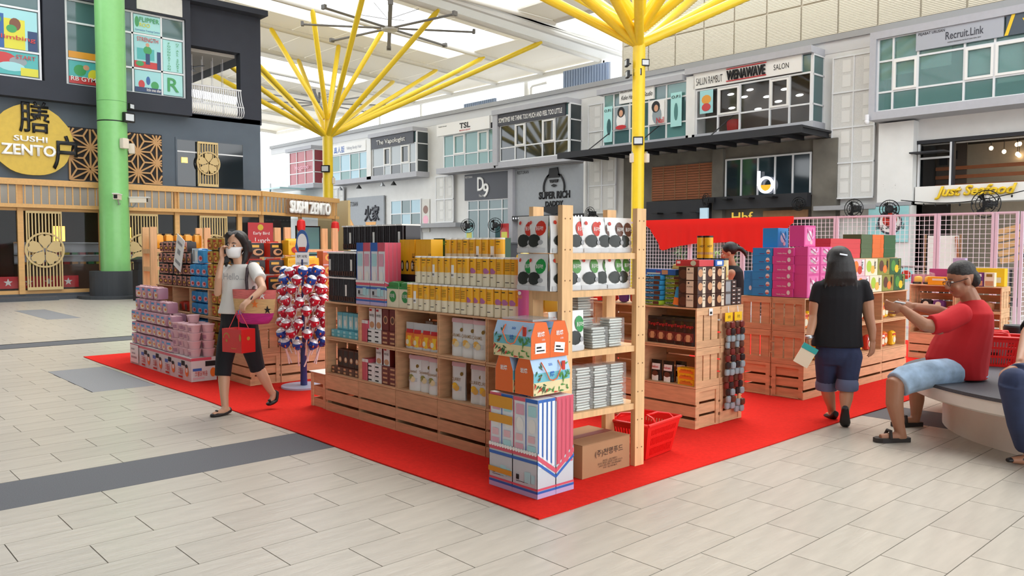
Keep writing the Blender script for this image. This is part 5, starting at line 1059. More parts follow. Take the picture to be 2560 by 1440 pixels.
# bundles of small silver seaweed packs in clear film
def bundle(n, w=.13, d=.1, s=0):
    random.seed(s); parts = []
    pk = G().pillow(d, w, .0165, .45, 3).mesh('packet', [M('foil_pack', '#b9bdb6', .25, metal=.3, rand=.12)], 60); tp = G().re(-w*.42, .004, w*.42, .010, d/2+.0005).mesh('packet_end', M('seaweed'))
    for i in range(n): parts.append(('packet', pk, (random.uniform(-.004, .004), random.uniform(-.005, .005), i*.0165), (0, random.uniform(-.03, .03), random.uniform(-.05, .05))))
    parts.append(('wrap_film', G().pillow(d+.014, w+.014, n*.0165+.006, .12, 3).mesh('wrap_film', M('film'), 50)))
    return ('seaweed_bundle', parts)
BN = [bundle(8, s=1), bundle(8, s=2), bundle(11, s=3), bundle(6, s=4)]
nb = 0
for x, y, z, k in [(-3.32, 3.80, SHZ[2], 1), (-3.32, 3.95, SHZ[2], 2), (-3.45, 3.52, SHZ[2], 2), (-3.45, 3.67, SHZ[2], 2), (-3.45, 3.82, SHZ[2], 2), (-3.47, 3.82, SHZ[2]+.189, 0), (-3.45, 3.98, SHZ[2], 1), (-3.32, 4.05-.0, SHZ[2]+.187, 3)]:
    if k == 3: continue
    put(BN[k], (x, y, z+.001), 'wrapped silver seaweed pack bundle on the third rack shelf, %s counted from the front' % ORD[nb], 'bundle', 'seaweed bundles on the third shelf'); nb += 1
nb = 0
for y in (3.52, 3.67, 3.82, 3.97):
    for lv in range(2 if y < 3.9 else 3):
        put(BN[(lv+int(y*10)) % 2], (-3.32, y, SHZ[3]+.001+lv*.1375), 'silver seaweed pack bundle, %s counted up the front row of the lowest rack shelf' % ORD[nb], 'bundle', 'seaweed bundles on the lowest shelf') if lv < 2 else None; nb += 1
    put(BN[2], (-3.45, y, SHZ[3]+.001), 'tall silver seaweed pack bundle at the back of the lowest rack shelf, %s from left' % ORD[int((y-3.5)/.15)], 'bundle', 'seaweed bundles on the lowest shelf')
BLU = pbox('blue_stick_box', .05, .04, .13, M('bright_blue'), [('er', 0, 0, 1, .3, 'red_print'), ('er', .2, .3, .8, .7, 'white')])
for i in range(4): put(BLU, (-3.31, 3.52+i*.045, SHZ[1]-.37+.245), '%s slim blue and red box from the left high on the third rack shelf' % ORD[i], 'box', 'slim blue boxes') if False else None
PB = pbox('pink_crisp_box', .15, .1, .2, M('pink_can'), [('sd', .5, .8, .2, .1, 'lid_white')], [('s', 'Pringles', 'amber', .5, .6, .7, .13)])
put(PB, (-3.51, 3.475, SHZ[2]), 'pink crisp carton standing behind the left pine posts', 'box', rz=0) if False else None
# the rack stands a few degrees askew: turn it and all it carries about its right front post
_piv = Vector((-3.237, 4.185, 0)); _th = -.07
for o in set(bpy.data.objects)-_before:
    if o.parent is None:
        q = Matrix.Rotation(_th, 3, 'Z') @ (o.location-_piv)+_piv; o.location = q; o.rotation_euler.z += _th
# ---------------------------------------------------------------- carton under the rack, red baskets
t = thing('cardboard_carton', 'brown taped cardboard carton with Korean print on the carpet under the rack', 'carton', (-3.27, 3.62, .01), .0)
obj('body', G().box(-.36, 0, 0, 0, .46, .205).mesh('body', M('card', '#a9805b', .8, noise=.05, scale=3)), t)
obj('flap', G().box(-.18, 0, .206, 0, .46, .209).box(-.36, 0, .206, -.182, .46, .209).mesh('flap', M('card')), t); obj('tape', G().box(-.21, -.002, .209, -.15, .462, .2105).mesh('tape', M('tape_red', '#7d2b28', .4)), t)
text('(주)천명푸드', 'ink', t, (.003, .25, .135), 'e', w=.27, h=.05); text('제조원 : (주)천명푸드\n경기도 화성시 정남면 수정로 312-15\n소비자 상담 전화 : 070-4006-8601\nFAX : 02)1954-8615', 'ink', t, (.003, .26, .06), 'e', w=.24, h=.06)
def basket(x, y, z, rz, label, s=1, loc_z=0):
    t = thing('shopping_basket', label, 'basket', (x, y, z), rz); rm_ = M('basket_red', '#dd1f1c', .35)
    a0, b0, a1, b1, H = .165, .105, .21, .15, .23
    a0, b0, a1, b1, H = [v*s for v in (a0, b0, a1, b1, H)]
    def P(u, v, z_): f = z_/H; return (u*(a0+(a1-a0)*f), v*(b0+(b1-b0)*f), z_)
    g = G(); th = 0
    for (u0, v0), (u1, v1), n in (((-1, -1), (1, -1), 16), ((1, -1), (1, 1), 11), ((1, 1), (-1, 1), 16), ((-1, 1), (-1, -1), 11)):
        def Q(f, z_): return P(u0+(u1-u0)*f, v0+(v1-v0)*f, z_)
        def qd(f0, f1, z0, z1): g.add([Q(f0, z0), Q(f1, z0), Q(f1, z1), Q(f0, z1)], [(0, 1, 2, 3)])
        for z0, z1 in ((0, .08), (.3, .38), (.6, .68), (.84, 1)): qd(0, 1, z0*H, z1*H)
        for z0, z1 in ((.08, .3), (.38, .6), (.68, .84)):
            qd(0, .1, z0*H, z1*H); qd(.9, 1, z0*H, z1*H)
            for k in range(n): f = .1+.8*k/n; qd(f, f+.8/n*.5, z0*H, z1*H)
    me = g.mesh('basket_wall', rm_); o = obj('basket_wall', me, t); md = o.modifiers.new('t', 'SOLIDIFY'); md.thickness = .005
    obj('basket_floor', G().box(-a0, -b0, .002, a0, b0, .008).mesh('basket_floor', rm_), t)
    R = [(-a1, -b1, H), (a1, -b1, H), (a1, b1, H), (-a1, b1, H), (-a1, -b1, H)]
    obj('rim', G().tube(R, .011*s, 6).mesh('rim', rm_, 50), t)
    for v in (-1, 1): obj('handle', G().tube([(-a1*.55, v*b1, H), (-a1*.5, v*b1*.8, H+.03*s), (-a1*.3, v*b1*.35, H+.035*s), (a1*.3, v*b1*.35, H+.035*s), (a1*.5, v*b1*.8, H+.03*s), (a1*.55, v*b1, H)], .008*s, 6).mesh('handle', rm_, 50), t)
    return t
basket(-3.415, 4.425, .012, PI/2+.12, 'red plastic shopping basket standing on the carpet beside the pine rack', 1.05)

# ---------------------------------------------------------------- corner tower: trays of tall boxes and orange gift boxes
TR1, TR2 = tray('display_tray', .205, .15, .265), tray('display_tray', .205, .15, .265, True)
def tall2(col, acc, side): return pbox('tall_biscuit_box', .1, .034, .56, M('white_print'), [('er', 0, 0, 1, 1, acc), ('sr', 0, 0, .07, 1, acc), ('sr', 0, .96, 1, 1, acc), ('er', .2, .3, .85, .97, side), ('sd', .55, .72, .3, .075, 'white'), ('sr', .25, .82, .9, .93, col), ('sr', .2, .38, .85, .52, col), ('sr', .25, .55, .8, .62, 'rose')])
TT = [tall2('teal_pale', 'blue_print', 'white_print'), tall2('pack_pink', 'pinkred', 'pinkred')]
for k in range(2):
    for j in range(2):
        x, y = -3.487+k*.2065, 3.14+j*.152
        put((TR1, TR2)[j], (x, y, .01), '%s %s scalloped tray of the carton tower on the carpet corner' % (('front', 'rear')[j], ('left', 'right')[k]), 'tray')
        for i in range(2):
            for q in range(4):
                if (k == 0 and j == 1): continue
                if i == 0 and q > 0 and j == 0: continue
                if i == 0 and j == 1: continue
                pr = TT[1 if (k, i) in ((0, 0), (1, 0)) else 0] if j == 0 else TT[1]
                put(pr, (x-.0505+i*.101, y+.006+q*.0352, .015), 'tall biscuit box in the %s %s tower tray, %s file, %s from front' % (('front', 'rear')[j], ('left', 'right')[k], ('left', 'right')[i], ORD[q]), 'box', 'tall biscuit boxes of the tower')
        # packing tape
for n_, a in (('packing_tape', G().box(-.205, -.0035, .48, .0, -.002, .55)), ('packing_tape', G().box(-.205, -.0035, .39, .0, -.002, .44)), ('packing_tape', G().box(-.205, -.0075, .09, 0, -.006, .12))):
    tag(obj(n_, a.mesh(n_, M('tape_amber', '#d3921f', .3)), None, (-3.385, 3.14, .01)), {'.': ''}.get('', '')+('upper', 'middle', 'lower')[('packing_tape' == n_)*[.48, .39, .09].index(round(min(v[2] for v in a.v), 2))]+' strip of amber packing tape across the left tower cartons', 'tape')
def gift():
    """house-shaped gift carton: long side along x (.25), ends orange; front -Y printed"""
    w, d, h = .3, .152, .207; ms = [M('orange_box'), M('print_sky', '#a9c8e6', .4), M('print_sea', '#6fb7c4', .4), M('sand'), M('leaf_print'), M('crisp_red'), M('yellow_pack'), M('leaf_dark2', '#2f5f33', .5)]
    g = G(); y0, y1, zs = 0, d, h*.62
    prof = [(y0, 0), (y1, 0), (y1, zs), (y1-.03, h), (y0+.03, h), (y0, zs)]
    g.prism(prof, 'x', -w/2, w/2, 0)
    for s_ in (0, 1):   # printed long sides
        yy = -.0012 if s_ == 0 else d+.0012
        def F(x, z): return (x, (yy+(max(0, z-zs)/(h-zs))*.03*(1 if s_ == 0 else -1)), z)
        def q(x0, z0, x1, z1, m, o=0): g.add([F(x0, z0), F(x1, z0), F(x1, z1), F(x0, z1)], [(0, 1, 2, 3)] if s_ == 0 else [(3, 2, 1, 0)], m)
        q(-w/2, zs, w/2, h, 1); q(-w/2, h*.36, w/2, zs, 2); q(-w/2, 0, w/2, h*.36, 3)
        if s_ == 0:
            random.seed(5)
            for i in range(46):
                sd = -1 if i % 2 else 1; x = sd*random.uniform(.065, .142); z = random.uniform(.005, .12 if i % 3 else .19)
                if i % 5 == 0: x = random.uniform(-.1, .1); z = random.uniform(.004, .03)
                a = random.uniform(0, 2*PI); L_ = random.uniform(.015, .035); m = (4, 7, 4, 7, 4, 5)[i % 6]
                c = [(x+math.cos(a)*L_, z+math.sin(a)*L_), (x-math.sin(a)*.006, z+math.cos(a)*.006), (x-math.cos(a)*L_*.3, z-math.sin(a)*L_*.3), (x+math.sin(a)*.006, z-math.cos(a)*.006)]
                c = [(min(w/2, max(-w/2, p)), min(h-.01, max(.002, r))) for p, r in c]
                g.add([(p, F(p, r)[1]-.0012-.0001*i, r) for p, r in c], [(0, 1, 2, 3)], m)
    body = g.mesh('carton', ms)
    cord = G().tube([(-.07, -.002+.02, h*.9), (-.065, -.012, h*.7), (-.03, -.012, h*.42), (0, -.012, h*.38), (.03, -.012, h*.42), (.065, -.012, h*.7), (.07, .018, h*.9)], .0035, 6).mesh('cord_handle', M('cord_orange', '#f0703a', .5), 60)
    bar_ = G().box(.085, -.001, h*.62, .11, .004, h*.88).mesh('strap', M('crisp_red'))
    endt = TM('岩燒', 'white', .06, .03, .02)
    grv = G().re(.02, .03, d-.02, .032, w/2+.001).re(.02, .05, d-.02, .052, w/2+.001).re(.02, .07, d-.03, .072, w/2+.001).mesh('fine_print', M('orange_pale', '#ef9a5c', .5)); gl = G().add([(-w/2-.001, y, z) for y, z in ((d-.02, .03), (.02, .03), (.02, .085), (d-.02, .085))], [(0, 1, 2, 3)]).mesh('fine_print', M('orange_pale'))
    return ('gift_carton', [('carton', body), ('cord_handle', cord), ('strap', bar_), ('lettering', TM('岩', 'blue_print', .035, .032, .02), (0, .013, h*.78), (PI/2-.3, 0, 0)), ('lettering', TM('燒', 'blue_print', .035, .032, .02), (0, -.003, h*.56), RS), ('lettering', endt, (w/2+.001, d/2, h*.68), RE), ('lettering', endt, (-w/2-.001, d/2, h*.68), (PI/2, 0, -PI/2)), ('lettering', TM('(김)', 'white', .025, .012), (w/2+.001, d/2+.02, h*.52), RE), ('fine_print', grv)])
GIFT = gift()
ZG = .592
put(GIFT, (-3.39, 3.296, ZG), 'left gift carton of the lower pair on the corner tower, orange end forward', 'gift box', 'orange gift cartons', rz=PI/2)
put(GIFT, (-3.218, 3.296, ZG), 'right gift carton of the lower pair with beach print facing the aisle', 'gift box', 'orange gift cartons', rz=PI/2)
for j in range(2):
    t = put(GIFT, (-3.39, 3.14+j*.154, ZG+.2085), ('front' if j == 0 else 'rear')+' gift carton of the upper pair, orange end facing the aisle', 'gift box', 'orange gift cartons', sc=(1.06, 1, 1))
    l = obj('price_label', G().box(0, 0, 0, .0015, .085, .06).re(.01, .012, .075, .02, .002, 1).re(.01, .03, .05, .04, .002, 1).mesh('price_label', [M('price_card'), M('ink')]), t, (.1515, .03, .03), rot=(0 if j == 0 else -.12, 0, 0))
tag(obj('clear_box_lid', G().box(-.12, 0, 0, .14, .2, .012).mesh('clear_box_lid', M('film_grey', '#b9c0c0', .15, trans=.4)), None, (-3.42, 3.2, 1.009)), 'clear plastic tray lid lying on top of the gift cartons', 'lid')
# ---------------------------------------------------------------- second island (cookies, biscuits, hanging sachets)
Y1 = 5.28
def crateS(kind, x, y, z, lab, rz=0, ends='', sx=1):
    t = crate(kind, x, y, z, lab, rz, ends)
    if sx != 1: t.scale.x = sx
    return t
for i, x in enumerate((-3.848, -4.384, -4.92)):
    for j, z in enumerate((Z1, Z2, Z3)):
        crateS('base' if j == 0 else 'open', x, Y1, z, '%s crate, %s from the right in the front of the cookie island' % (TIER[j], ORD[i]), 0, 'R' if i == 0 else '')
        if i < 2: crateS('base' if j == 0 else 'open', x, Y1+.672, z, '%s crate, %s from the right in the rear of the cookie island' % (TIER[j], ORD[i]), PI, 'L' if i == 0 else '')
M('cookie_clear', '#4a322b', .15); M('label_cream', '#e2d2b8', .5)
COOK = pbox('cookie_pack', .178, .131, .105, M('cookie_clear'), [('ed', .28, .55, .24, .3, 'tan'), ('er', .5, .03, .8, .97, 'label_cream'), ('sd', .25, .45, .22, .35, 'choc_mid'), ('sr', .42, .03, .8, .97, 'label_cream'), ('sr', .5, .75, .58, .88, 'ink'), ('er', .6, .75, .7, .88, 'ink')], [('s', 'KUKKIA', 'ink', .61, .55, .3, .1), ('e', 'KUKKIA', 'ink', .65, .55, .26, .1)])
for j in range(3):
    for i in range(3): put(COOK, (-3.672, 5.287+i*.1335, ZT+j*.107), '%s cookie pack from the front in the %s layer of the cookie stack' % (ORD[i], TIER[j]), 'pack', 'cookie packs')
GRY = pbox('grey_foil_pack', .14, .1, .1, M('grey_foil', '#6b625e', .3, metal=.2), [('er', .1, .1, .9, .9, 'grey_card')])
for j in range(2): put(GRY, (-3.67, 5.69, ZT+j*.102), ('lower' if j == 0 else 'upper')+' dull grey pack right of the cookie packs', 'pack', 'grey packs')
DKB = pbox('dark_chocolate_box', .12, .075, .033, M('choc'), [('er', .1, .2, .9, .8, 'choc_mid'), ('er', .3, .4, .7, .6, 'lid_white')])
for j in range(6): put(DKB, (-3.66, 5.795, ZT+j*.034), '%s dark chocolate box from below in the small stack beside the sachets' % ORD[j], 'box', 'dark chocolate boxes')
for j in range(4): put(DKB, (-3.66, 5.873, ZT+j*.034), '%s dark chocolate box from below in the rightmost low stack' % ORD[j], 'box', 'dark chocolate boxes')
put(pbox('red_biscuit_box', .22, .2, .05, M('tomato'), [('sd', .75, .5, .12, .42, 'cream'), ('sr', .05, .4, .2, .8, 'price_card')]), (-3.71, 5.33, ZT+.3225), 'flat red biscuit box lying on top of the cookie packs', 'box')
put(pbox('blue_biscuit_box', .14, .12, .05, M('blue_print'), [('er', .2, .2, .8, .8, 'white')]), (-3.66, 5.54, ZT+.3225), 'flat blue biscuit box behind the red one on the cookies', 'box')
# short cake biscuit packs
def bisc(name, c1, c2, c3, word): return (name, [('wrap', G().pillow(.17, .11, .04, .3, 4, (0, 0, 0, 0, 0, 0)).rs(-.07, .01, .01, .03, -.0548, 1).rs(.015, .008, .075, .034, -.0548, 2).mesh('wrap', [M(c1), M(c2), M(c3)], 50)), ('lettering', TM(word, 'white', .08, .012), (-.025, -.057, .02), RS)])
BG, BB = bisc('biscuit_pack', 'lime_print', 'dk_green', 'choc_mid', 'Short Cake'), bisc('biscuit_pack', 'sky_pack', 'choc', 'choc_mid', 'Short Cake')
for j in range(6): put(BB if j not in (0,) else BG, (-4.03, 5.35, ZT+j*.041), '%s biscuit pack from below in the left blue stack' % ORD[j], 'biscuit pack', 'short cake packs', rz=.06*(j % 3-1))
for j in range(6): put(BG, (-3.86, 5.4, ZT+j*.041), '%s biscuit pack from below in the right green stack' % ORD[j], 'biscuit pack', 'short cake packs', rz=.06*((j+1) % 3-1))
put(pbox('sunny_biscuit_box', .3, .09, .045, M('blue_print'), [('sr', .55, .1, .75, .9, 'tan'), ('sr', .05, .1, .5, .4, 'cream')], [('s', 'Sunny', 'red_print', .45, .5, .18, .5)]), (-3.98, 5.34, ZT+.247), 'long blue biscuit box across the two short cake stacks', 'box')
put(('standing_biscuit_pack', [('wrap', G().pillow(.06, .03, .16, .3, 4).mesh('wrap', M('sky_pack'), 50)), ('picture', G().rs(-.028, .01, .028, .07, -.0155).mesh('picture', M('orange_sp')))]), (-3.795, 5.31, ZT), 'blue and orange biscuit pack standing upright against the cookies', 'biscuit pack', rot=(-.15, .1, 0))
GB_ = ('gold_cracker_bag', [('bag', G().pillow(.2, .12, .14, .6, 5).mesh('bag', M('gold_bag', '#dcbc6a', .3), 60)), ('picture', G().rs(-.06, .03, .05, .09, -.061).mesh('picture', M('tan')))])
for i in range(3): put(GB_, (-4.05+i*.16, 5.76, ZT+.2), '%s pale gold cracker bag from the left behind the short cake stacks' % ORD[i], 'bag', 'gold cracker bags')
tag(obj('support_carton', pbox('', .6, .2, .198, M('kraft'))[1][0][1], None, (-3.98, 5.66, ZT)), 'plain carton carrying the gold cracker bags behind the biscuits', 'carton')
put(pbox('black_drink_box', .1, .1, .26, M('choc'), [('sr', .3, .75, .8, .9, 'red_print'), ('sd', .4, .35, .2, .12, 'lid_white')]), (-4.17, 5.56, ZT), 'black and red box standing left behind the blue biscuit stack', 'box')
# nut cans
def hot(c): return ('nut_can', [('tube', G().cyl(0, 0, 0, .175, .036, 14).mesh('tube', M(c), 40)), ('lid', G().cyl(0, 0, .175, .19, .037, 14).mesh('lid', M('choc'), 40)), ('lettering', TM('HOT', 'ink', .04, .018), (.026, -.026, .1), (PI/2, 0, PI/4)), ('picture', G().cyl(0, 0, .03, .05, .0364, 14).mesh('picture', M('tan')))])
HC = [hot('hot_orange'), hot('amber'), hot('sand')]
for j in range(2):
    for i in range(5): put(HC[(0, 0, 0, 2, 2)[i]], (-3.95+i*.076, 5.875+.03*(i > 9), ZT+.0+j*.1905) if i < 4 else (-3.69, 5.985, ZT+j*.1905), '%s orange nut can from the left in the %s row behind the cookies' % (ORD[i], ('lower', 'upper')[j]), 'can', 'orange nut cans') if i < 4 else None
for i in range(2): put(HC[1], (-3.95+i*.076, 5.875, ZT+.3815), ('left' if i == 0 else 'right')+' yellow nut can on the very top of the nut cans', 'can', 'yellow nut cans')
# goods in its crates
TAN = pouch('chocolate_wafer_bag', .11, .215, .05, M('brown_film', '#3a201c', .22), [('r', -.045, .03, .045, .1, 'brownred'), ('d', .0, .06, .03, .03, 'tan'), ('r', -.05, .19, .05, .21, 'choc')], [('Tango', 'red_print', 0, .15, .085, .032)])
for i in range(5): put(TAN, (-4.045+i*.095, 5.35-.01*i, zt3+.0), '%s dark brown wafer bag from the left in the top cookie island crate' % ORD[i], 'bag', 'brown wafer bags', rz=.1)
for i in range(4): put(TAN, (-4.0+i*.1, 5.47, zt3), '%s dark brown wafer bag from the left at the back of the top cookie crate' % ORD[i], 'bag', 'brown wafer bags')
NAB = pouch('black_wafer_bag', .1, .17, .05, M('black_film'), [('r', -.03, .0, .03, .045, 'lid_white'), ('r', -.035, .09, .04, .14, 'sil_white'), ('d', 0, .06, .028, .022, 'choc_mid')], [('nabati', 'red_print', 0, .115, .06, .02)])
for i, x in enumerate((-4.02, -3.9, -3.82)): put(NAB, (x, 5.36+.06*(i == 2), zt2), '%s black and white wafer bag from the left in the middle cookie crate' % ORD[i], 'bag', 'black wafer bags', rz=.1)
NBX = pbox('yellow_wafer_pack', .16, .08, .045, M('yellow_pack'), [('sr', .1, .1, .9, .5, 'orange_sp')], [('s', 'nabati', 'red_print', .5, .7, .6, .35)])
for j in range(3): put(NBX, (-3.7, 5.315, zt2+j*.046), '%s yellow wafer pack from below at the right of the middle cookie crate' % ORD[j], 'pack', 'yellow wafer packs', rz=.05*j-.05)
# hanging sachet strips
for k in range(2):
    t = thing('sachet_strip', ('left' if k == 0 else 'right')+' hanging strip of brown sachets on a yellow card at the crate end', 'snack strip', (-3.562, 5.70+k*.14, .12))
    c = obj('header_card', G().box(0, -.055, .72, .004, .055, .79).mesh('header_card', M('yellow_pack')), t); text('好吃', 'ink', c, (.006, 0, .755), 'e', w=.04, h=.025)
    obj('hook', G().tube([(0, 0, .79), (-.005, 0, .84)], .003, 5).mesh('hook', M('steel')), t)
    for st_ in range(2):
        for i in range(13):
            sm = G().pillow(.03, .062, .06, .7, 3, c=(.012+.014*st_+.008*math.sin(i*1.3), -.022+.045*st_+.01*math.sin(i*.9+st_), .0+i*.055-.04*k*(i < 2)))
            obj('sachet', sm.mesh('sachet', M(('choc_mid', 'brownred', 'choc', 'p_grey')[(i*3+st_) % 4 if i % 5 else 3]), 60), t)
tag(obj('price_tag', G().box(0, 0, 0, .002, .05, .055).re(.01, .01, .04, .03, .003, 1).mesh('price_tag', [M('price_card'), M('ink')]), None, (-3.577, 5.44, .9)), 'small white price tag pinned on the cookie island crate end', 'price tag')
# snack packs seen through the rack on the island's far left crates
for i in range(8): put(('purple_snack_bag', [('bag', G().pillow(.09, .05, .14, .5, 4).mesh('bag', M(('purple_print', 'choc_mid', 'crisp_red', 'bright_blue')[i % 4]), 60))]), (-4.62+i*.062 if i % 2 else -4.62+i*.062, 5.36+.07*(i % 2), ZT if True else 0), '%s coloured snack bag from the left on the crate behind the rack' % ORD[i], 'bag', 'snack bags behind the rack')
t = thing('red_cloth', 'red cloth draped over the crate top seen through the pine rack', 'cloth', (-4.75, 5.3, ZT))
obj('cloth', G().loft([[(-.12+.03*math.sin(i*2.2), .0+i*.04, .005) for i in range(8)], [(-.1+.02*math.sin(i*2.2), -.0+i*.04, .16) for i in range(8)], [(.1+.02*math.sin(i*2.2), i*.04, .16) for i in range(8)], [(.13+.03*math.sin(i*2.2), i*.04, .005) for i in range(8)]], 0, False, False).mesh('cloth', M('carpet'), 60), t)

# ---------------------------------------------------------------- third island (blue and pink gift boxes, fruit boxes)
X2 = -3.6
YS = [7.05, 7.61, 8.17, 8.81, 9.46]
for i in range(4):
    yc = (YS[i]+YS[i+1])/2; sx = (YS[i+1]-YS[i])/CL
    for j, z in enumerate((Z1, Z2, Z3)): crateS('base' if j == 0 else 'open', X2, yc, z, '%s crate of the %s column behind the walking woman in black' % (TIER[j], ORD[i]), PI/2, 'L' if i == 0 else '', sx)
for j, z in enumerate((Z1, Z2, Z3)): crateS('base' if j == 0 else 'open', X2-.674, 7.33, z, '%s crate under the blue gift boxes at the island front' % TIER[j], -PI/2, 'R', 1.045)
BLF = pbox('blue_gift_box', .21, .3, .077, M('bright_blue'), [('sd', .78, .5, .1, .3, 'sil_white'), ('sr', .7, .3, .86, .45, 'crisp_red'), ('sr', .35, .22, .6, .3, 'purple_print')])
for j in range(6): put(BLF, (-4.06+.004*(j % 2), 7.075, ZT+.002+j*.078), '%s flat blue gift box from below in the blue stack' % ORD[j], 'gift box', 'blue gift boxes', rz=.02*(j % 3-1))
PKF = pbox('pink_gift_box', .21, .28, .077, M('hot_pink'), [('sd', .2 if 0 else .8, .55, .08, .28, 'sil_white')], [('s', 'Hello Kitty', 'sil_white', .45, .3, .45, .22)])
for j in range(6): put(PKF, (-3.842+.006*(j % 2), 7.07, ZT+.002+j*.078), '%s flat pink gift box from below in the pink stack' % ORD[j], 'gift box', 'pink gift boxes', rz=.02*((j+1) % 3-1))
def gbag(c, w, d, h, lab_):
    p = pbox(lab_, w, d, h, M(c), [('er', .08, .08, .92, .92, 'mag_pink' if 'pink' in c else 'sky_pack'), ('ed', .45, .5, .22, .25, 'sil_white'), ('ed', .6, .2, .12, .1, 'rose')])
    cord = G().tube([(w/2+.002, d*.25, h*.85), (w/2+.02, d*.35, h*.5), (w/2+.022, d*.5, h*.35), (w/2+.02, d*.65, h*.5), (w/2+.002, d*.75, h*.85)], .007, 6).mesh('ribbon_handle', M('ribbon_pink' if 'pink' in c else 'ribbon_blue', '#f0a3cf' if 'pink' in c else '#5fb4e6', .5), 60)
    return (lab_, p[1]+[('ribbon_handle', cord)])
GP, GP2, GBL = gbag('hot_pink', .13, .24, .22, 'pink_gift_bag'), gbag('hot_pink', .13, .24, .085, 'pink_gift_bag'), gbag('bright_blue', .16, .2, .19, 'blue_gift_bag')
for i in range(2): put(GP, (-3.668, 7.09+i*.25, ZT+.002), ('near' if i == 0 else 'far')+' upright pink gift bag on the crate edge behind the woman', 'gift bag', 'pink gift bags')
for j in range(3):
    for i in range(2): put(GP2, (-3.668, 7.09+i*.25, ZT+.2225+j*.086), '%s lying pink gift bag with ribbon, %s column, counted from below' % (ORD[j], ('near', 'far')[i]), 'gift bag', 'pink gift bags')
put(GBL, (-4.02, 7.15, ZT+.471), 'upright blue gift bag on top of the blue box stack', 'gift bag')
put(gbag('hot_pink', .15, .22, .2, 'pink_gift_bag'), (-3.74, 7.14, ZT+.4815), 'upright pink gift bag on the very top of the pink pile', 'gift bag')
put(pbox('blue_carton', .12, .3, .24, M('bright_blue'), [('sd', .6, .3, .12, .1, 'sil_white')]), (-4.21, 7.1, ZT+.002), 'tall blue carton left of the blue gift box stack', 'carton')
put(('tissue_pack', [('pack', G().pillow(.08, .08, .03, .5, 3).mesh('pack', M('teal_box'), 60))]), (-4.06, 7.17, ZT+.471), 'small turquoise packet lying on the blue box stack', 'packet') if False else None
def fruit(k): return pbox('fruit_snack_box', .3, .1, .175, M(('rose', 'cream', 'olive_print', 'dk_green')[k]), [('sd', .3, .55, .2, .35, ('orange_sp', 'lime_print', 'choc_mid', 'leaf_print')[k]), ('sd', .6, .35, .18, .25, ('crisp_red', 'chip', 'orange_sp', 'yellow_pack')[k]), ('sr', .75, .3, .92, .95, ('sil_white', 'cream', 'gold_dark', 'olive_print')[k]), ('er', 0, 0, 1, 1, ('orange_sp', 'lime_print', 'kraft', 'dk_green')[k])], [('s', ('天然', '哈密瓜', '椰', '芒果')[k], 'ink', .78, .62, .12, .5)])
FR = [fruit(k) for k in range(4)]
for r, (y0, z) in enumerate(((8.17+.0, ZT+.002), (8.1, ZT+.179))):
    for i in range(4): put(FR[i], (X2-.02-.02*r, y0+.16+i*.312-.0*r, z), '%s fruit printed box from the left in the %s row behind the woman' % (ORD[i], ('lower', 'upper')[r]), 'box', 'fruit printed boxes', rz=PI/2)
tag(obj('support_carton', G().box(-.2, 0, 0, .0, 1.5, .36).mesh('support_carton', M('kraft')), None, (-3.73, 7.97, ZT+.001)), 'plain carton behind the fruit printed boxes carrying the flat boxes', 'carton')
FLT = {'red': pbox('flat_red_box', .68, .2, .05, M('tomato')), 'moss': pbox('flat_green_box', .27, .2, .05, M('moss', '#4e5f3c', .45)), 'orange': pbox('flat_orange_box', .29, .2, .05, M('persimmon'), [('sr', .7, .1, .95, .9, 'orange_box')]), 'green': pbox('flat_green_box', .31, .2, .05, M('dk_green'))}
for c, y, n in (('red', 8.16, 4), ('moss', 8.66, 5), ('orange', 8.95, 5), ('green', 9.26, 5)):
    for j in range(n): put(FLT[c], (-3.735 if j < n-1 else -3.735, y+.006*(j % 2), ZT+.363+j*.0505) if c != 'x' else 0, '%s flat %s box from below on top of the fruit boxes' % (ORD[j], c), 'box', 'flat gift boxes', rz=PI/2)
for i in range(3):
    for j in range(2): put(('blue_cup', [('cup', G().cyl(0, 0, 0, .1, .035, 12).mesh('cup', M(('purple_print', 'sky_pack')[(i+j) % 2]), 40)), ('lid', G().cyl(0, 0, .1, .106, .037, 12).mesh('lid', M('lid_white'), 40))]), (-3.66, 7.9+i*.08, ZT+.002+j*.107), 'small blue cup, %s from left in %s row beside the fruit boxes' % (ORD[i], ('lower', 'upper')[j]), 'cup', 'small blue cups')
BAGC = ['crisp_red', 'orange_sp', 'yellow_pack', 'gold_pack', 'brownred', 'hot_orange']
SB = [('snack_bag', [('bag', G().pillow(.12, .07, .17, .6, 4).mesh('bag', M(c), 60)), ('picture', G().discs(0, .07, .035, -.036).mesh('picture', M('cream'))), ('top_band', G().rs(-.04, .115, .04, .14, -.033).mesh('top_band', M('crisp_red' if c != 'crisp_red' else 'white')))]) for c in BAGC]
for i in range(4):
    for r, zt in (('top', zt3), ('middle', zt2)):
        for q in range(3):
            put(SB[(i*2+q+(r == 'top')) % 6], (X2-.08-.03*(q % 2), YS[i]+.12+q*.15, zt), '%s snack bag from left in the %s crate of %s column behind the woman' % (ORD[q], r, ORD[i]), 'bag', 'snack bags in the third island', rz=PI/2)
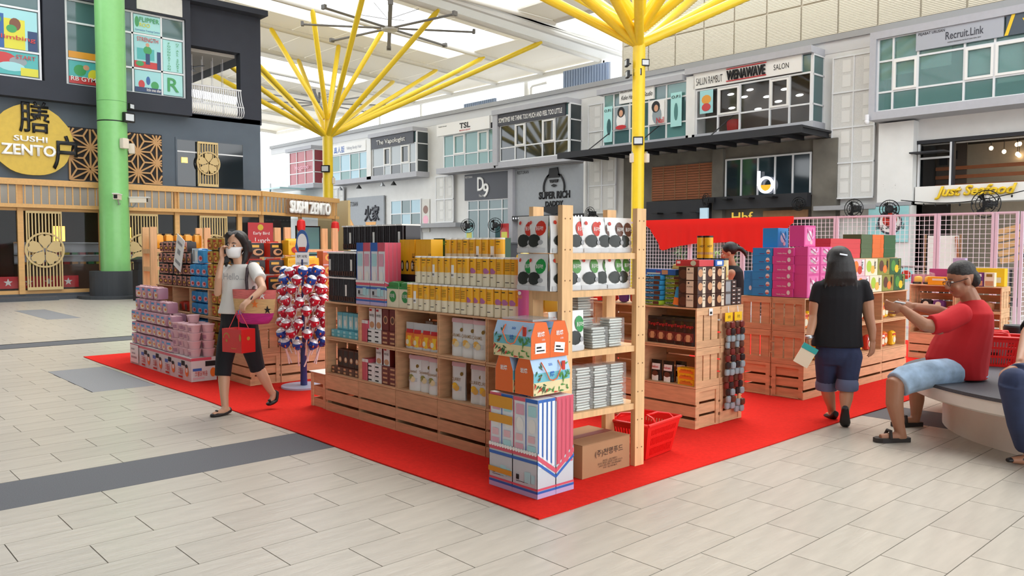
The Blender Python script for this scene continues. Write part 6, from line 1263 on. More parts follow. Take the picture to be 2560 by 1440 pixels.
# ---------------------------------------------------------------- fourth island behind the seated man
Y3 = 10.9
for i, x in enumerate((-3.862, -3.325)):
    for j, z in enumerate((Z1, Z2, Z3)): crateS('base' if j == 0 else 'open', x, Y3, z, '%s crate of the %s stack beyond the seated man' % (TIER[j], ('left', 'right')[i]), 0, 'L' if i == 0 else 'R')
put(pbox('orange_candy_box', .26, .16, .1, M('hot_orange'), [('sr', .2, .55, .8, .8, 'cream')]), (-3.78, Y3+.01, ZT), 'open orange candy display box left of the man\'s head', 'box')
for i in range(2): put(('car_toy_candy', [('case', G().pillow(.13, .13, .16, .5, 4).mesh('case', M('film'), 60)), ('toy', G().pillow(.09, .1, .1, .6, 4, c=(0, 0, .005)).mesh('toy', M('yellow_pack'), 60)), ('wheel', G().box(-.05, -.055, .003, .05, -.03, .03).mesh('wheel', M('black')))]), (-4.06+i*.13, Y3+.1, ZT), ('left' if i == 0 else 'right')+' clear case with a yellow toy left of the orange box', 'toy')
put(pbox('magenta_box', .24, .1, .2, M('purple_pink', '#b0427f', .4), [('sr', .3, .2, .8, .5, 'rose')]), (-3.85, Y3+.22, ZT), 'magenta display box behind the yellow toys', 'box')
put(pbox('magenta_box', .26, .06, .12, M('purple_pink')), (-4.08, Y3+.26, ZT), 'low magenta carton at the far left behind the toys', 'box')
put(pbox('lilac_display_box', .14, .1, .34, M('lavender'), [('sr', .1, .45, .9, .75, 'lime_print'), ('sd', .5, .2, .3, .1, 'crisp_red')]), (-3.62, Y3+.22, ZT), 'tall lilac candy display behind the man\'s head', 'box')
for i in range(3): put(pbox('noodle_snack_box', .11, .08, .17, M(('cream', 'purple_print', 'cream')[i]), [('sr', .1, .05, .9, .4, 'tan'), ('sr', .2, .7, .8, .9, ('green_print', 'white', 'gold_dark')[i])]), (-3.44+i*.118, Y3+.01, ZT), '%s upright snack box from the left right of the man\'s head' % ORD[i], 'box', 'upright snack boxes')
for i in range(8): put(('yellow_snack_pack', [('pack', G().pillow(.06, .12, .05, .5, 3).mesh('pack', M('yellow_pack'), 60))]), (-3.44+i*.062, Y3+.17, ZT+.2*(0)+.171*0+.0), '%s yellow packet in the row behind the upright snack boxes' % ORD[i], 'packet', 'yellow packets') if False else None
put(pbox('yellow_display_box', .36, .12, .22, M('yellow_pack'), [('sr', .6, .2, .9, .5, 'cream')]), (-3.26, Y3+.15, ZT), 'yellow candy display carton on the right crate beyond the man', 'box')
for k, (x, zt, c) in enumerate(((-3.95, zt3, 'noodle_black'), (-3.8, zt3, 'purple_print'), (-3.95, zt2, 'crisp_red'), (-3.75, zt2, 'lime_print'), (-3.4, zt3, 'tan'), (-3.25, zt3, 'tan'), (-3.3, zt2, 'gold_pack'))):
    put(('candy_bag', [('bag', G().pillow(.16, .1, .11, .6, 4).mesh('bag', M(c), 60)), ('picture', G().discs(0, .055, .035, -.051).mesh('picture', M('cream')))]), (x, Y3+.12, zt), '%s candy bag inside the crates beyond the seated man' % ORD[k], 'bag', 'candy bags')
# ---------------------------------------------------------------- white mesh fence with red drape
M('fence_white', '#e9e6ea', .5); M('fence_pink', '#d9c3cf', .5)
posts = [-12.2, -10.9, -9.68, -8.45, -6.58, -5.6, -4.89, -4.05]
ends = posts+[-3.72]
for k in range(len(posts)):
    x0, x1 = ends[k], ends[k+1]
    t = thing('mesh_fence_panel', '%s white wire mesh fence panel from the left behind the islands' % ORD[k], 'fence', (x0, 14.0, .0), 0, 'fence panels')
    w_ = x1-x0-.012
    for x in (0, w_-.04): obj('post', G().box(x, -.02, 0, x+.04, .02, 2.0).mesh('post', M('fence_pink')), t)
    obj('top_rail', G().box(0.04, -.02, 1.97, w_-.04, .02, 2.0).mesh('top_rail', M('fence_pink')), t); obj('bottom_rail', G().box(0.04, -.02, .08, w_-.04, .02, .12).mesh('bottom_rail', M('fence_pink')), t)
    g = G(); n = int((w_-.08)/.075)
    for i in range(1, n): x = .04+(w_-.08)*i/n; g.box(x-.0035, -.0035, .12, x+.0035, .0035, 1.97)
    for i in range(25): z = .16+i*.075; g.box(.04, -.004, z-.0035, w_-.04, .004, z+.0035)
    o = obj('wire_grid', g.mesh('wire_grid', M('fence_white')), t); o['kind'] = 'stuff'
t = thing('mesh_fence_panel', 'white wire mesh fence return running away at the right corner', 'fence', (-3.7, 14.03, 0), 0, 'fence panels')
for y in (0, 1.5): obj('post', G().box(-.02, y, 0, .02, y+.04, 2.0).mesh('post', M('fence_pink')), t)
g = G()
for i in range(1, 20): g.box(-.0035, .04+i*.075-.0035, .12, .0035, .04+i*.075+.0035, 1.97)
for i in range(25): z = .16+i*.075; g.box(-.004, .04, z-.0035, .004, 1.5, z+.0035)
o = obj('wire_grid', g.mesh('wire_grid', M('fence_white')), t); o['kind'] = 'stuff'
g = G(); nx, nz = 48, 10; vs = []
kp = [(-10.9, 1.98), (-10.62, 1.8), (-10.36, 1.36), (-10.0, 1.45), (-9.5, 1.52), (-9.0, 1.53), (-8.6, 1.55), (-8.3, 1.36), (-8.0, 1.3), (-7.75, 1.5), (-7.36, 1.92)]
def zb(x):
    for (a, za), (b, zb_) in zip(kp, kp[1:]):
        if a <= x <= b: return za+(zb_-za)*(x-a)/(b-a)
    return 1.9
for j in range(nz+1):
    for i in range(nx+1):
        x = -10.9+3.54*i/nx; z0 = zb(x); z = 2.02+(z0-2.02)*j/nz
        vs.append((x, 13.94-.03*math.sin(i*1.9)*j/nz-.02, z))
g.add(vs, [(j*(nx+1)+i, (j+1)*(nx+1)+i, (j+1)*(nx+1)+i+1, j*(nx+1)+i+1) for j in range(nz) for i in range(nx)])
md_ = M('drape', '#e8231c', .7)
tag(obj('red_drape', g.mesh('red_drape', md_, 60)), 'red cloth drape tied along the top of the mesh fence', 'drape')
b = md_.node_tree.nodes['Principled BSDF']; b.inputs['Transmission Weight'].default_value = .0
tr = md_.node_tree.nodes.new('ShaderNodeBsdfTranslucent'); tr.inputs[0].default_value = lin('#f0281c'); mx = md_.node_tree.nodes.new('ShaderNodeMixShader'); mx.inputs[0].default_value = .45
md_.node_tree.links.new(b.outputs[0], mx.inputs[1]); md_.node_tree.links.new(tr.outputs[0], mx.inputs[2]); md_.node_tree.links.new(mx.outputs[0], md_.node_tree.nodes['Material Output'].inputs[0])
# leafy planting behind the fence
M('leaf_green', '#7fa84a', .5, rand=.1); M('leaf_mid', '#4f7a3c', .5)
random.seed(21)
for k in range(6):
    x = -10.6+k*.66
    t = thing('leafy_shrub', '%s pale green leafy shrub from the left behind the red drape' % ORD[k], 'shrub', (x, 15.0+.3*(k % 2), 0), 0, 'shrubs behind the fence')
    g = G()
    for i in range(70):
        a = random.random()*2*PI; e = random.uniform(-.2, 1.2); z = random.uniform(.5, 1.35); d = Vector((math.cos(a)*math.cos(e), math.sin(a)*math.cos(e), math.sin(e)))
        s_ = Vector((-math.sin(a), math.cos(a), 0))*.022; p = Vector((0, 0, z)); L_ = random.uniform(.25, .42); q = p+d*L_-Vector((0, 0, .08))
        g.poly([p, p+d*L_*.5+s_, q, p+d*L_*.5-s_])
    obj('leaves', g.mesh('leaves', M('leaf_green' if k % 2 else 'leaf_mid')), t); obj('stem', G().cyl(0, 0, 0, 1.3, .025, 6, r1=.012).mesh('stem', M('wood_dark')), t)
    obj('trough', G().box(-.24, -.2, 0, .24, .2, .45).mesh('trough', M('plinth_grey')), t)
# restaurant forecourt beyond the fence
t = thing('easel_board', 'white backed folding easel board leaning beyond the mesh fence', 'board', (-5.8, 17.0, 0), .2)
obj('panel', G().box(-.3, 0, .7, .25, .04, 1.68).mesh('panel', M('offwhite')), t)
for x in (-.38, .3): obj('leg', G().tube([(x, .05, 0), (x*.9, 0, 1.7)], .02, 6).mesh('leg', M('wood_dark')), t)
obj('brace', G().tube([(.28, -.02, .75), (.2, -.02, 1.66)], .025, 5).mesh('brace', M('shutter_wood')), t)
lo = thing('round_logo_sign', 'white sign panel with round red and blue seafood badge on the white pier', 'sign', (-9.35, YW-.42, 1.6))
obj('panel', G().box(-.6, 0, 0, .5, .03, 1.0).mesh('panel', M('p_sky')), lo); obj('badge', G().discs(0, .55, .34, -.004, 0, 24).discs(0, .55, .28, -.008, 1, 24).discs(0, .62, .2, -.012, 2, 20).mesh('badge', [M('sign_dark'), M('white'), M('crisp_red')]), lo); text('Just Seafood', 'ink', lo, (0, -.02, .42), 's', w=.8, h=.2)
rl = thing('black_railing', 'low dark railing with round badges before the seafood restaurant', 'railing', (-6.0, 18.3, 0))
obj('top_rail', G().box(-2.6, -.03, 1.0, 3, .03, 1.05).mesh('top_rail', M('steel')), rl)
for i in range(19): obj('bar', G().box(-2.6+i*.3, -.015, 0, -2.57+i*.3, .015, 1.0).mesh('bar', M('black_steel')), rl)
for x in (-1.0, .75): obj('badge', G().discs(x, .85, .16, -.04, 0, 20).discs(x, .85, .1, -.043, 1, 16).mesh('badge', [M('p_sky'), M('crisp_red')]), rl)
st_ = thing('timber_stair', 'raw timber slatted bench tilted inside the dark restaurant', 'bench', (-4.6, 20.0, 0), .0)
for i in range(5): obj('slat', G().box(-.7, -.2, 1.3+i*.16, .5, -.1, 1.42+i*.16).mesh('slat', M('timber_lattice')), st_, rot=(0, -.25, 0))
for x in (-.6, .4): obj('leg', G().box(x, -.2, 0, x+.06, -.1, 1.35).mesh('leg', M('wood_dark')), st_)
# ---------------------------------------------------------------- noodle island at the far left of the carpet
YD = 3.56
for i in range(5):
    x = -8.05-i*.5365
    for j, z in enumerate((Z1, Z2, Z3)): crateS('base' if j == 0 else 'open', x, YD, z, '%s crate, %s from the right in the noodle island front' % (TIER[j], ORD[i]), 0, 'R' if i == 0 else '')
for j, z in enumerate((Z1, Z2, Z3)):
    crateS('base' if j == 0 else 'open', -7.78, 4.165, z, '%s crate behind the corner of the noodle island, facing the lollipops' % TIER[j], PI/2, 'L')
    crateS('base' if j == 0 else 'open', -7.78, 4.702, z, '%s crate at the rear of the noodle island side' % TIER[j], PI/2, '')
# printed noodle cartons on the carpet
CART = pbox('noodle_carton', .388, .27, .25, M('carton_white', '#dcd8d6', .6), [('sr', 0, .86, 1, .97, 'pinkred'), ('er', 0, .88, .8, 1, 'pinkred'), ('sr', .3, .62, .55, .82, 'ink'), ('er', .55, .62, .95, .84, 'ink'), ('sr', .05, .55, .28, .7, 'blue_print'), ('sd', .7, .4, .12, .22, 'orange_sp'), ('sd', .7, .45, .07, .1, 'white'), ('sd', .68, .62, .09, .08, 'ink'), ('sr', .1, .08, .4, .16, 'crisp_red'), ('er', .05, .45, .4, .56, 'blue_print'), ('ed', .85, .35, .12, .2, 'orange_sp'), ('er', .05, .1, .5, .18, 'rose')], [('s', '크불닭', 'crisp_red', .25, .36, .35, .28), ('e', '크불닭볶음', 'crisp_red', .38, .33, .5, .22)])
for i in range(5): put(CART, (-10.175+i*.3895, 3.205, .01), '%s printed white noodle carton from the left on the carpet edge' % ORD[i], 'carton', 'noodle cartons')
tag(obj('price_sheet', G().box(-.14, -.004, 0, .14, 0, .21).rs(-.1, .15, .02, .17, -.006, 1).rs(-.08, .1, .05, .12, -.006, 1).rs(-.1, .05, .1, .075, -.006, 1).mesh('price_sheet', [M('price_card'), M('grey_card')]), None, (-10.19, 3.196, .035)), 'handwritten white price sheet taped on the leftmost noodle carton', 'price sheet')
# pink noodle multipacks
def npack(name, w, d, h, front, side, top, art):
    g = G().pillow(w, d, h, .28, 4, (0, 1, 1, 1, 1, 2))
    g.discs(.01, h*.36, w*.33, -d/2-.002, 3, 14, h*.22); g.discs(.02, h*.38, w*.2, -d/2-.003, 4, 12, h*.12); g.rs(-w*.36, h*.66, w*.12, h*.82, -d/2-.001, 5)
    g.prism([(-w*.45, h*.93), (w*.45, h*.93), (w*.4, h*1.06), (-w*.4, h*1.06)], 'y', -.006, .006, 2)
    return (name, [('wrap', g.mesh('wrap', [M(front), M(side), M(top)]+[M(a) for a in art], 50))])
PK = npack('pink_noodle_pack', .19, .12, .13, 'pack_pink', 'pack_mauve', 'rose', ('cream', 'orange_sp', 'sky_pack'))
random.seed(4)
for r in range(3):
    for i in range(8): put(PK, (-10.26+i*.172+.01*(r % 2), 3.275+random.uniform(-.01, .01), .262+r*.139), '%s pink noodle pack from the left in the %s layer on the cartons' % (ORD[i], ('lowest', 'second', 'third')[r]), 'noodle pack', 'pink noodle packs', rz=random.uniform(-.12, .12)+(.5 if i % 3 == 0 else 0)*0)
    for i in range(5): put(PK, (-10.2+i*.22, 3.415, .262+r*.139), '%s pink noodle pack from the left in the %s layer at the back' % (ORD[i], ('lowest', 'second', 'third')[r]), 'noodle pack', 'pink noodle packs at the back')
for i in range(6): put(PK, (-10.2+i*.19, 3.3, .679), '%s pink noodle pack from the left in the fourth layer' % ORD[i], 'noodle pack', 'pink noodle packs', rz=random.uniform(-.15, .15))
for i in range(4): put(PK, (-10.2+i*.2, 3.32, .818), '%s pink noodle pack from the left on the very top layer' % ORD[i], 'noodle pack', 'pink noodle packs', rz=random.uniform(-.1, .1), sc=(1, 1, 1.1))
# pink cup noodles
n = 16
CUP = ('noodle_cup', [('cup', G().lathe([(.052, 0), (.068, .078)], n).mesh('cup', M('cup_pink', '#d9aeb4', .45), 40)), ('lid', G().lathe([(.071, .078), (.071, .084), (.06, .086)], n).mesh('lid', M('rose'), 40)), ('picture', G().add([(math.sin(a)*(.0535+.0155*z/.078), -math.cos(a)*(.0535+.0155*z/.078), z) for z in (.02, .06) for a in (-.5, -.2, .1, .4)], [(k, k+1, k+5, k+4) for k in range(3)]).mesh('picture', M('pack_mauve')))])
k = 0
for ci, (x, y) in enumerate(((-8.52, 3.28), (-8.5, 3.42), (-8.67, 3.285), (-8.65, 3.43), (-8.82, 3.29), (-8.8, 3.44), (-8.97, 3.28))):
    for j in range(4): put(CUP, (x, y, .2615+j*.0868), '%s pink noodle cup from below in the %s cup stack from the corner' % (ORD[j], ORD[ci]), 'noodle cup', 'pink noodle cups', rz=random.uniform(-.6, .6))
put(CUP, (-8.745, 3.36, .2615+4*.0868), 'single pink noodle cup sitting on top of the cup stacks', 'noodle cup')
# black, blue and gold packs on the crates
BKP = npack('black_noodle_pack', .158, .12, .125, 'noodle_pink', 'noodle_black', 'noodle_black', ('brownred', 'chip', 'noodle_black'))
for r in range(4):
    for i in range(7): put(BKP, (-10.36+i*.155, 3.64+.015*(r % 2), ZT+r*.135), '%s black noodle pack from the left in the %s row on the crates' % (ORD[i], ('bottom', 'second', 'third', 'top')[r]), 'noodle pack', 'black noodle packs', rz=random.uniform(-.1, .1)) if not (i == 6 and r > 2) else None
BLP = npack('blue_noodle_pack', .165, .12, .13, 'sky_pack', 'sky_pack', 'bright_blue', ('pack_pink', 'crisp_red', 'bright_blue'))
for r in range(2):
    for i in range(3): put(BLP, (-9.3+i*.168, 3.63, ZT+r*.139), '%s blue noodle pack from the left in the %s row on the crates' % (ORD[i], ('lower', 'upper')[r]), 'noodle pack', 'blue noodle packs')
put(BLP, (-9.06, 3.63, ZT+.278), 'single blue noodle pack on top of the two blue rows', 'noodle pack', sc=(1.1, 1, 1.2))
put(pbox('grey_noodle_pack', .2, .12, .17, M('ice_blue'), [('sr', .1, .1, .4, .9, 'grey_card'), ('sr', .5, .2, .9, .8, 'lid_white')]), (-9.27, 3.6, ZT+.278), 'pale grey pack back showing print beside the top blue pack', 'noodle pack')
for zt, nm in ((zt3, 'top'), (zt2, 'middle')):
    for r in range(2):
        for i in range(3): put(BLP, (-9.29+i*.168, 3.64, zt+r*.137), '%s blue noodle pack from left, %s row inside the %s crate' % (ORD[i], ('lower', 'upper')[r], nm), 'noodle pack', 'blue noodle packs in crates')
GDP = npack('gold_noodle_pack', .15, .12, .14, 'gold_pack', 'gold_dark', 'gold_dark', ('noodle_red', 'chip', 'crisp_red'))
for r in range(4):
    for i in range(3): put(GDP, (-8.79+i*.155, 3.63, ZT+r*.1415+.001*r), '%s gold noodle pack from the left in the %s row beside the blue packs' % (ORD[i], ('bottom', 'second', 'third', 'top')[r]), 'noodle pack', 'gold noodle packs')
for zt, nm in ((zt3, 'top'), (zt2, 'middle')):
    for r in range(2):
        for i in range(3): put(GDP, (-8.74+i*.155, 3.65, zt+r*.142), '%s gold noodle pack from left, %s row inside the %s crate' % (ORD[i], ('lower', 'upper')[r], nm), 'noodle pack', 'gold noodle packs in crates', sc=(1, 1, .96))
for i in range(3): put(('red_chip_bag', [('bag', G().pillow(.17, .12, .12, .6, 4).mesh('bag', M('crisp_red'), 60)), ('picture', G().discs(0, .05, .04, -.061).mesh('picture', M('choc_mid')))]), (-9.81+i*.17, 3.68, zt3), '%s red bag from the left inside the open top crate left of the blue packs' % ORD[i], 'bag', 'red bags in the crate')
# white handwritten price card hung in front of the black packs
tag(obj('price_card', G().box(-.12, -.004, -.2, .12, 0, .2).rs(-.08, .1, .07, .13, -.006, 1).rs(-.05, -.02, .04, .04, -.006, 1).rs(-.08, -.14, .08, -.1, -.006, 1).mesh('price_card', [M('price_card'), M('grey_card')]), None, (-9.62, 3.545, 1.36), rot=(0, .38, 0)), 'tilted white handwritten price card hanging before the black packs', 'price card')
rack(-11.02, -10.7, 3.58, 4.28, 'pine shelf rack at the far left end of the noodle island', False)
rack(-9.95, -9.63, 4.9, 5.6, 'pine shelf rack behind the gold noodle packs', False)
GLD = ('gold_snack_pack', [('bag', G().pillow(.1, .12, .19, .4, 4).mesh('bag', M('amber_foil', '#d9971f', .25, metal=.2), 60)), ('seal', G().prism([(-.04, .17), (.04, .17), (.04, .2), (-.04, .2)], 'y', -.004, .004).mesh('seal', M('gold_dark')))])
for i in range(5): put(GLD, (-10.84, 3.73+i*.125, 1.405), '%s amber foil pack from the front on the top shelf of the far left rack' % ORD[i], 'pack', 'amber foil packs', rz=PI/2)
# packs along the right side of the island
RDP = npack('red_noodle_pack', .2, .13, .16, 'noodle_black', 'crisp_red', 'crisp_red', ('tan', 'ink', 'chip'))
for r in range(3):
    for i in range(2): put(RDP, (-7.87-.02*r, 3.67+i*.21, ZT+r*.178), '%s red topped black noodle pack in the %s layer behind the woman' % (('near', 'far')[i], ('lowest', 'middle', 'top')[r]), 'noodle pack', 'red topped noodle packs', rz=PI/2+.2*(r-1)+.15*i)
YLP = npack('yellow_noodle_pack', .19, .13, .17, 'yellow_pack', 'amber', 'yellow_pack', ('crisp_red', 'orange_sp', 'amber'))
for r in range(3):
    for i in range(2): put(YLP, (-7.87, 4.08+i*.205, ZT+r*.188), '%s yellow noodle pack in the %s layer beside the red topped packs' % (('near', 'far')[i], ('lowest', 'middle', 'top')[r]), 'noodle pack', 'yellow noodle packs', rz=PI/2+.1*r) if not (r == 2 and i == 1) else None
ORB = pbox('orange_noodle_box', .17, .13, .14, M('orange_carton', '#c9683a', .45), [('sd', .5, .5, .35, .3, 'chip'), ('sd', .5, .5, .2, .18, 'crisp_red'), ('sr', 0, .9, 1, 1, 'rose')])
for r in range(3):
    for i in range(3): put(ORB, (-7.8, 4.5+i*.173, ZT+r*.141), '%s orange noodle box from the front in the %s row at the island rear' % (ORD[i], ('bottom', 'middle', 'top')[r]), 'box', 'orange noodle boxes', rz=PI/2)

# ---------------------------------------------------------------- lollipop stand
LX_, LY_ = -7.39, 3.95
t = thing('lollipop_stand', 'blue post display stand on a round base holding big foil lollipops', 'display stand', (LX_, LY_, .01))
obj('base_plate', G().cyl(0, 0, 0, .018, .225, 32).mesh('base_plate', M('base_blue', '#b9c3dc', .4)), t); obj('post', G().cyl(0, 0, .018, .4, .035, 14, r1=.03).cyl(0, 0, .4, 1.3, .014, 10).mesh('post', M('navy_post', '#25356f', .4), 40), t)
sg = obj('top_card', G().prism([(.075*math.cos(a)*(1 if math.sin(a) < 0 else .85), .13*math.sin(a)) for a in [2*PI*i/24 for i in range(24)]], 'y', -.004, .004).mesh('top_card', M('card_blue', '#3a5f9a', .5)), t, (0, 0, 1.47), rz=.75)
obj('white_panel', G().discs(0, -.0, .05, -.006, 0, 20, .09).mesh('white_panel', M('white')), sg); obj('red_patch', G().rs(-.035, -.09, .035, -.045, -.0075).mesh('red_patch', M('crisp_red')), sg)
tgc = obj('price_plate', G().box(-.07, -.01, -.23, .07, -.006, -.1).mesh('price_plate', M('price_card')), sg); text('RM 14.90', 'ink', tgc, (0, -.012, -.14), 's', w=.1, h=.03); text('LOLLIPOPMIX', 'ink', tgc, (0, -.012, -.21), 's', w=.12, h=.02)
ball_r = []
for c, nm in (('foil_red', '#c01f3a'), ('foil_blue', '#1f4fae')):
    M(c, nm, .2, metal=.3, spec=.6)
M('foil_cap', '#e6e6ea', .2, metal=.3)
def lolly(c):
    R = .054; rings = lambda r, z: [(r*math.cos(2*PI*i/12), r*math.sin(2*PI*i/12), z) for i in range(12)]
    g = G().lathe([(.008, -R*1.15), (R*.55, -R*.8), (R*.93, -R*.3), (R, .1*R), (R*.86, .5*R)], 12)
    cap = G().lathe([(R*.87, .5*R), (R*.6, .82*R), (R*.25, .98*R), (.002, R)], 12)
    sp = G()
    for i in range(5): a = i*2*PI/5; sp.ell((R*.93*math.cos(a), R*.93*math.sin(a), .02*math.sin(i*3)), .0085, .0085, .014, 6, 4)
    return ('lollipop', [('ball', g.mesh('ball', M(c), 60)), ('cap', cap.mesh('cap', M('foil_cap'), 60)), ('dots', sp.mesh('dots', M('orange_sp' if c == 'foil_blue' else 'foil_cap'), 60)), ('stick', G().cyl(0, 0, -.24, -.05, .007, 6).mesh('stick', M('lid_white')))])
LO = [lolly('foil_red'), lolly('foil_blue')]
random.seed(9); q = 0
tiers = [(.47, .2, 8), (.57, .215, 9), (.68, .22, 9), (.79, .215, 9), (.90, .21, 9), (1.01, .205, 9), (1.11, .2, 8), (1.19, .17, 7)]
for ti, (z, r, n_) in enumerate(tiers):
    for i in range(n_):
        a = 2*PI*(i+.5*(ti % 2))/n_+random.uniform(-.05, .05); rr = r+random.uniform(-.012, .012)
        blue = (ti >= 6 and i % 2 == 0) or (ti == 0) or (random.random() < .22 and ti in (1, 2, 5))
        put(LO[1 if blue else 0], (LX_+rr*math.cos(a), LY_+rr*math.sin(a), z+random.uniform(-.012, .012)), '%s foil lollipop, %s round the %s ring of the stand from below' % (('red', 'blue')[int(blue)], ORD[i], ORD[ti]), 'lollipop', 'foil lollipops', rot=(-.38*math.sin(a), .38*math.cos(a), random.uniform(0, 1)))
# ---------------------------------------------------------------- people
M('skin_a', '#c99a7c', .5, noise=.03); M('skin_b', '#bd8a6a', .5, noise=.03); M('skin_c', '#a8765a', .5, noise=.03); M('hair_dark', '#17120f', .45, noise=.2, scale=3, st=(30, 30, 2), bump=.3, bscale=20); M('hair_grey', '#2e2b29', .6, noise=.5, scale=60, bump=.4)
M('tee_white', '#dfddd8', .85, noise=.03, scale=6, bump=.15, bscale=5); M('trouser_black', '#14141a', .85, bump=.15, scale=6); M('tee_black', '#0e0e13', .9, bump=.2, scale=6); M('denim', '#26304f', .85, noise=.15, scale=10, bump=.15); M('denim_cuff', '#5d6784', .85, noise=.1); M('tee_red', '#c01820', .85, noise=.05, scale=5, bump=.25, bscale=6); M('shorts_blue', '#9fb7cf', .85, noise=.3, scale=9, bump=.25, bscale=7)
M('shoe_black', '#1c1818', .5); M('mask_white', '#e8e6e4', .7); M('lip', '#a05a50', .5); M('eye_white', '#e6e2dc', .3); M('iris', '#1c1210', .2)
def V(p): return Vector(p)
def ringE(c, lat, fwd, a, b, n=20):
    lat, fwd = V(lat).normalized(), V(fwd).normalized(); return [V(c)+lat*a*math.cos(2*PI*i/n)+fwd*b*math.sin(2*PI*i/n) for i in range(n)]
def limb(g, pts, n=12, end=True):
    P = [V(p) for p, r in pts]; Rr = [r for p, r in pts]; g.tube(P, Rr, n)
    g.ell(P[0], Rr[0], Rr[0], Rr[0], 10, 8)
    if end: g.ell(P[-1], Rr[-1], Rr[-1], Rr[-1], 10, 8)
    return g
def fuse(g, name, mat, parent, vox=.007, smooth=6, fac=.5):
    me = g.mesh(name, mat); o = obj(name, me, parent)
    r = o.modifiers.new('r', 'REMESH'); r.mode = 'VOXEL'; r.voxel_size = vox
    s = o.modifiers.new('s', 'SMOOTH'); s.iterations = smooth; s.factor = fac
    dg = bpy.context.evaluated_depsgraph_get(); dg.update(); m2 = bpy.data.meshes.new_from_object(o.evaluated_get(dg)); o.modifiers.clear(); o.data = m2
    m2.polygons.foreach_set('use_smooth', [True]*len(m2.polygons)); m2.update(); return o
def hand(g, w, d, nrm, curl=.5, thumb=1, s=1.0, spread=.012):
    """palm + five fingers; w wrist, d toward the knuckles, nrm the palm side"""
    w, d = V(w), V(d).normalized(); nrm = V(nrm); nrm = (nrm-d*nrm.dot(d)).normalized(); lat = d.cross(nrm)
    T = Matrix((lat, nrm, d)).transposed()
    g.ell(w+d*.045*s, .038*s, .016*s, .05*s, 12, 8, T=T); g.ell(w+d*.01*s, .024*s, .018*s, .03*s, 10, 8, T=T)
    for k, (off, L) in enumerate(((-.028, .064), (-.0095, .076), (.0095, .072), (.027, .056))):
        p = w+d*.08*s+lat*off*s*1.0; dirv = (d+lat*off*4).normalized(); pts = [w+d*.05*s+lat*off*.8*s, p]; a = curl*.6
        for q, f in enumerate((.45, .32, .23)):
            dd = dirv*math.cos(a)+nrm*math.sin(a); p = p+dd*L*f*s; pts.append(p); a += curl
        g.tube(pts, [.0105*s, .0098*s, .009*s, .0085*s, .0078*s], 8); g.ell(pts[-1], .0078*s, .0078*s, .0078*s, 8, 6)
    b = w+d*.02*s+lat*-.026*s*thumb; t1 = b+(d*.5-lat*.75*thumb+nrm*.45).normalized()*.035*s; t2 = t1+(d*.8-lat*.25*thumb+nrm*.5).normalized()*.03*s; t3 = t2+(d*.85+nrm*.5).normalized()*.022*s
    g.tube([w+d*.02*s, b, t1, t2, t3], [.014*s, .0135*s, .0115*s, .0105*s, .009*s], 8); g.ell(t3, .009*s, .009*s, .009*s, 8, 6)
def headm(fwd, up):
    f = V(fwd).normalized(); u = V(up); u = (u-f*u.dot(f)).normalized(); r = f.cross(u); return Matrix((r, f, u)).transposed()   # local x right, y forward, z up
def head(g, c, T, s=1.0):
    c = V(c); W = lambda x, y, z: c+T @ V((x*s, y*s, z*s))
    g.ell(W(0, -.012, .03), .072*s, .092*s, .088*s, 16, 12, T=T); g.ell(W(0, .018, -.035), .06*s, .07*s, .08*s, 14, 10, T=T)
    g.ell(W(0, .045, -.085), .034*s, .034*s, .03*s, 10, 8, T=T)          # chin
    g.tube([W(0, .083, .02), W(0, .1, -.012), W(0, .103, -.03)], [.009*s, .013*s, .015*s], 8); g.ell(W(0, .1, -.032), .016*s, .014*s, .011*s, 8, 6, T=T)
    for sx in (-1, 1): g.ell(W(sx*.073, -.01, -.012), .011*s, .022*s, .032*s, 8, 8, T=T); g.ell(W(sx*.038, .06, -.035), .024*s, .02*s, .026*s, 8, 6, T=T)
    return W
def face(parent, W, T, brow='hair_dark', mouth=True, s=1.0, look=0):
    for sx in (-1, 1):
        e = obj('eye', G().ell(W(sx*.031, .074, .006), .0135*s, .009*s, .0075*s, 10, 8, T=T).mesh('eye', M('eye_white'), 60), parent)
        obj('iris', G().ell(W(sx*.031+look*.004, .0815, .006), .0062*s, .0035*s, .0066*s, 10, 6, T=T).mesh('iris', M('iris'), 60), e)
        obj('eyebrow', G().tube([W(sx*.015, .088, .028), W(sx*.032, .087, .033), W(sx*.05, .073, .028)], [.003*s, .004*s, .002*s], 6).mesh('eyebrow', M(brow)), parent)
    if mouth: obj('lips', G().ell(W(0, .084, -.06), .022*s, .008*s, .008*s, 10, 6, T=T).mesh('lips', M('lip'), 60), parent)

# ---- woman in white on the phone
LATA, FWA = (.86, .51, 0), (.51, -.86, 0)       # her left / her forward
A = thing('person', 'woman in white tee and black capris walking with phone, basket bag and red box', 'person', (-6.72, 3.02, 0))
A.location = (0, 0, 0)
g = G(); skin = M('skin_a')
TA = headm((.55, -.83, -.06), (.05, .05, 1)); HA = (-6.765, 2.981, 1.446)
WA = head(g, HA, TA, .98)
limb(g, [((-6.762, 2.993, 1.356), .045), ((-6.723, 3.010, 1.217), .055)])
g.loft([ringE((-6.723, 3.010, 1.217), LATA, FWA, .12, .06), ringE((-6.727, 2.995, 1.077), LATA, FWA, .14, .085), ringE((-6.739, 2.968, 0.903), LATA, FWA, .12, .08), ringE((-6.726, 2.975, 0.798), LATA, FWA, .14, .09), ringE((-6.720, 2.975, 0.711), LATA, FWA, .13, .09)])
limb(g, [((-6.906, 2.959, 1.206), .043), ((-6.872, 2.900, 1.110), .037), ((-6.799, 2.825, 1.035), .034), ((-6.760, 2.818, 1.168), .03), ((-6.771, 2.846, 1.288), .024), ((-6.775, 2.859, 1.329), .022)])
hand(g, (-6.775, 2.859, 1.332), (.02, -.03, 1), (.6, .5, .1), .75, -1, .95)
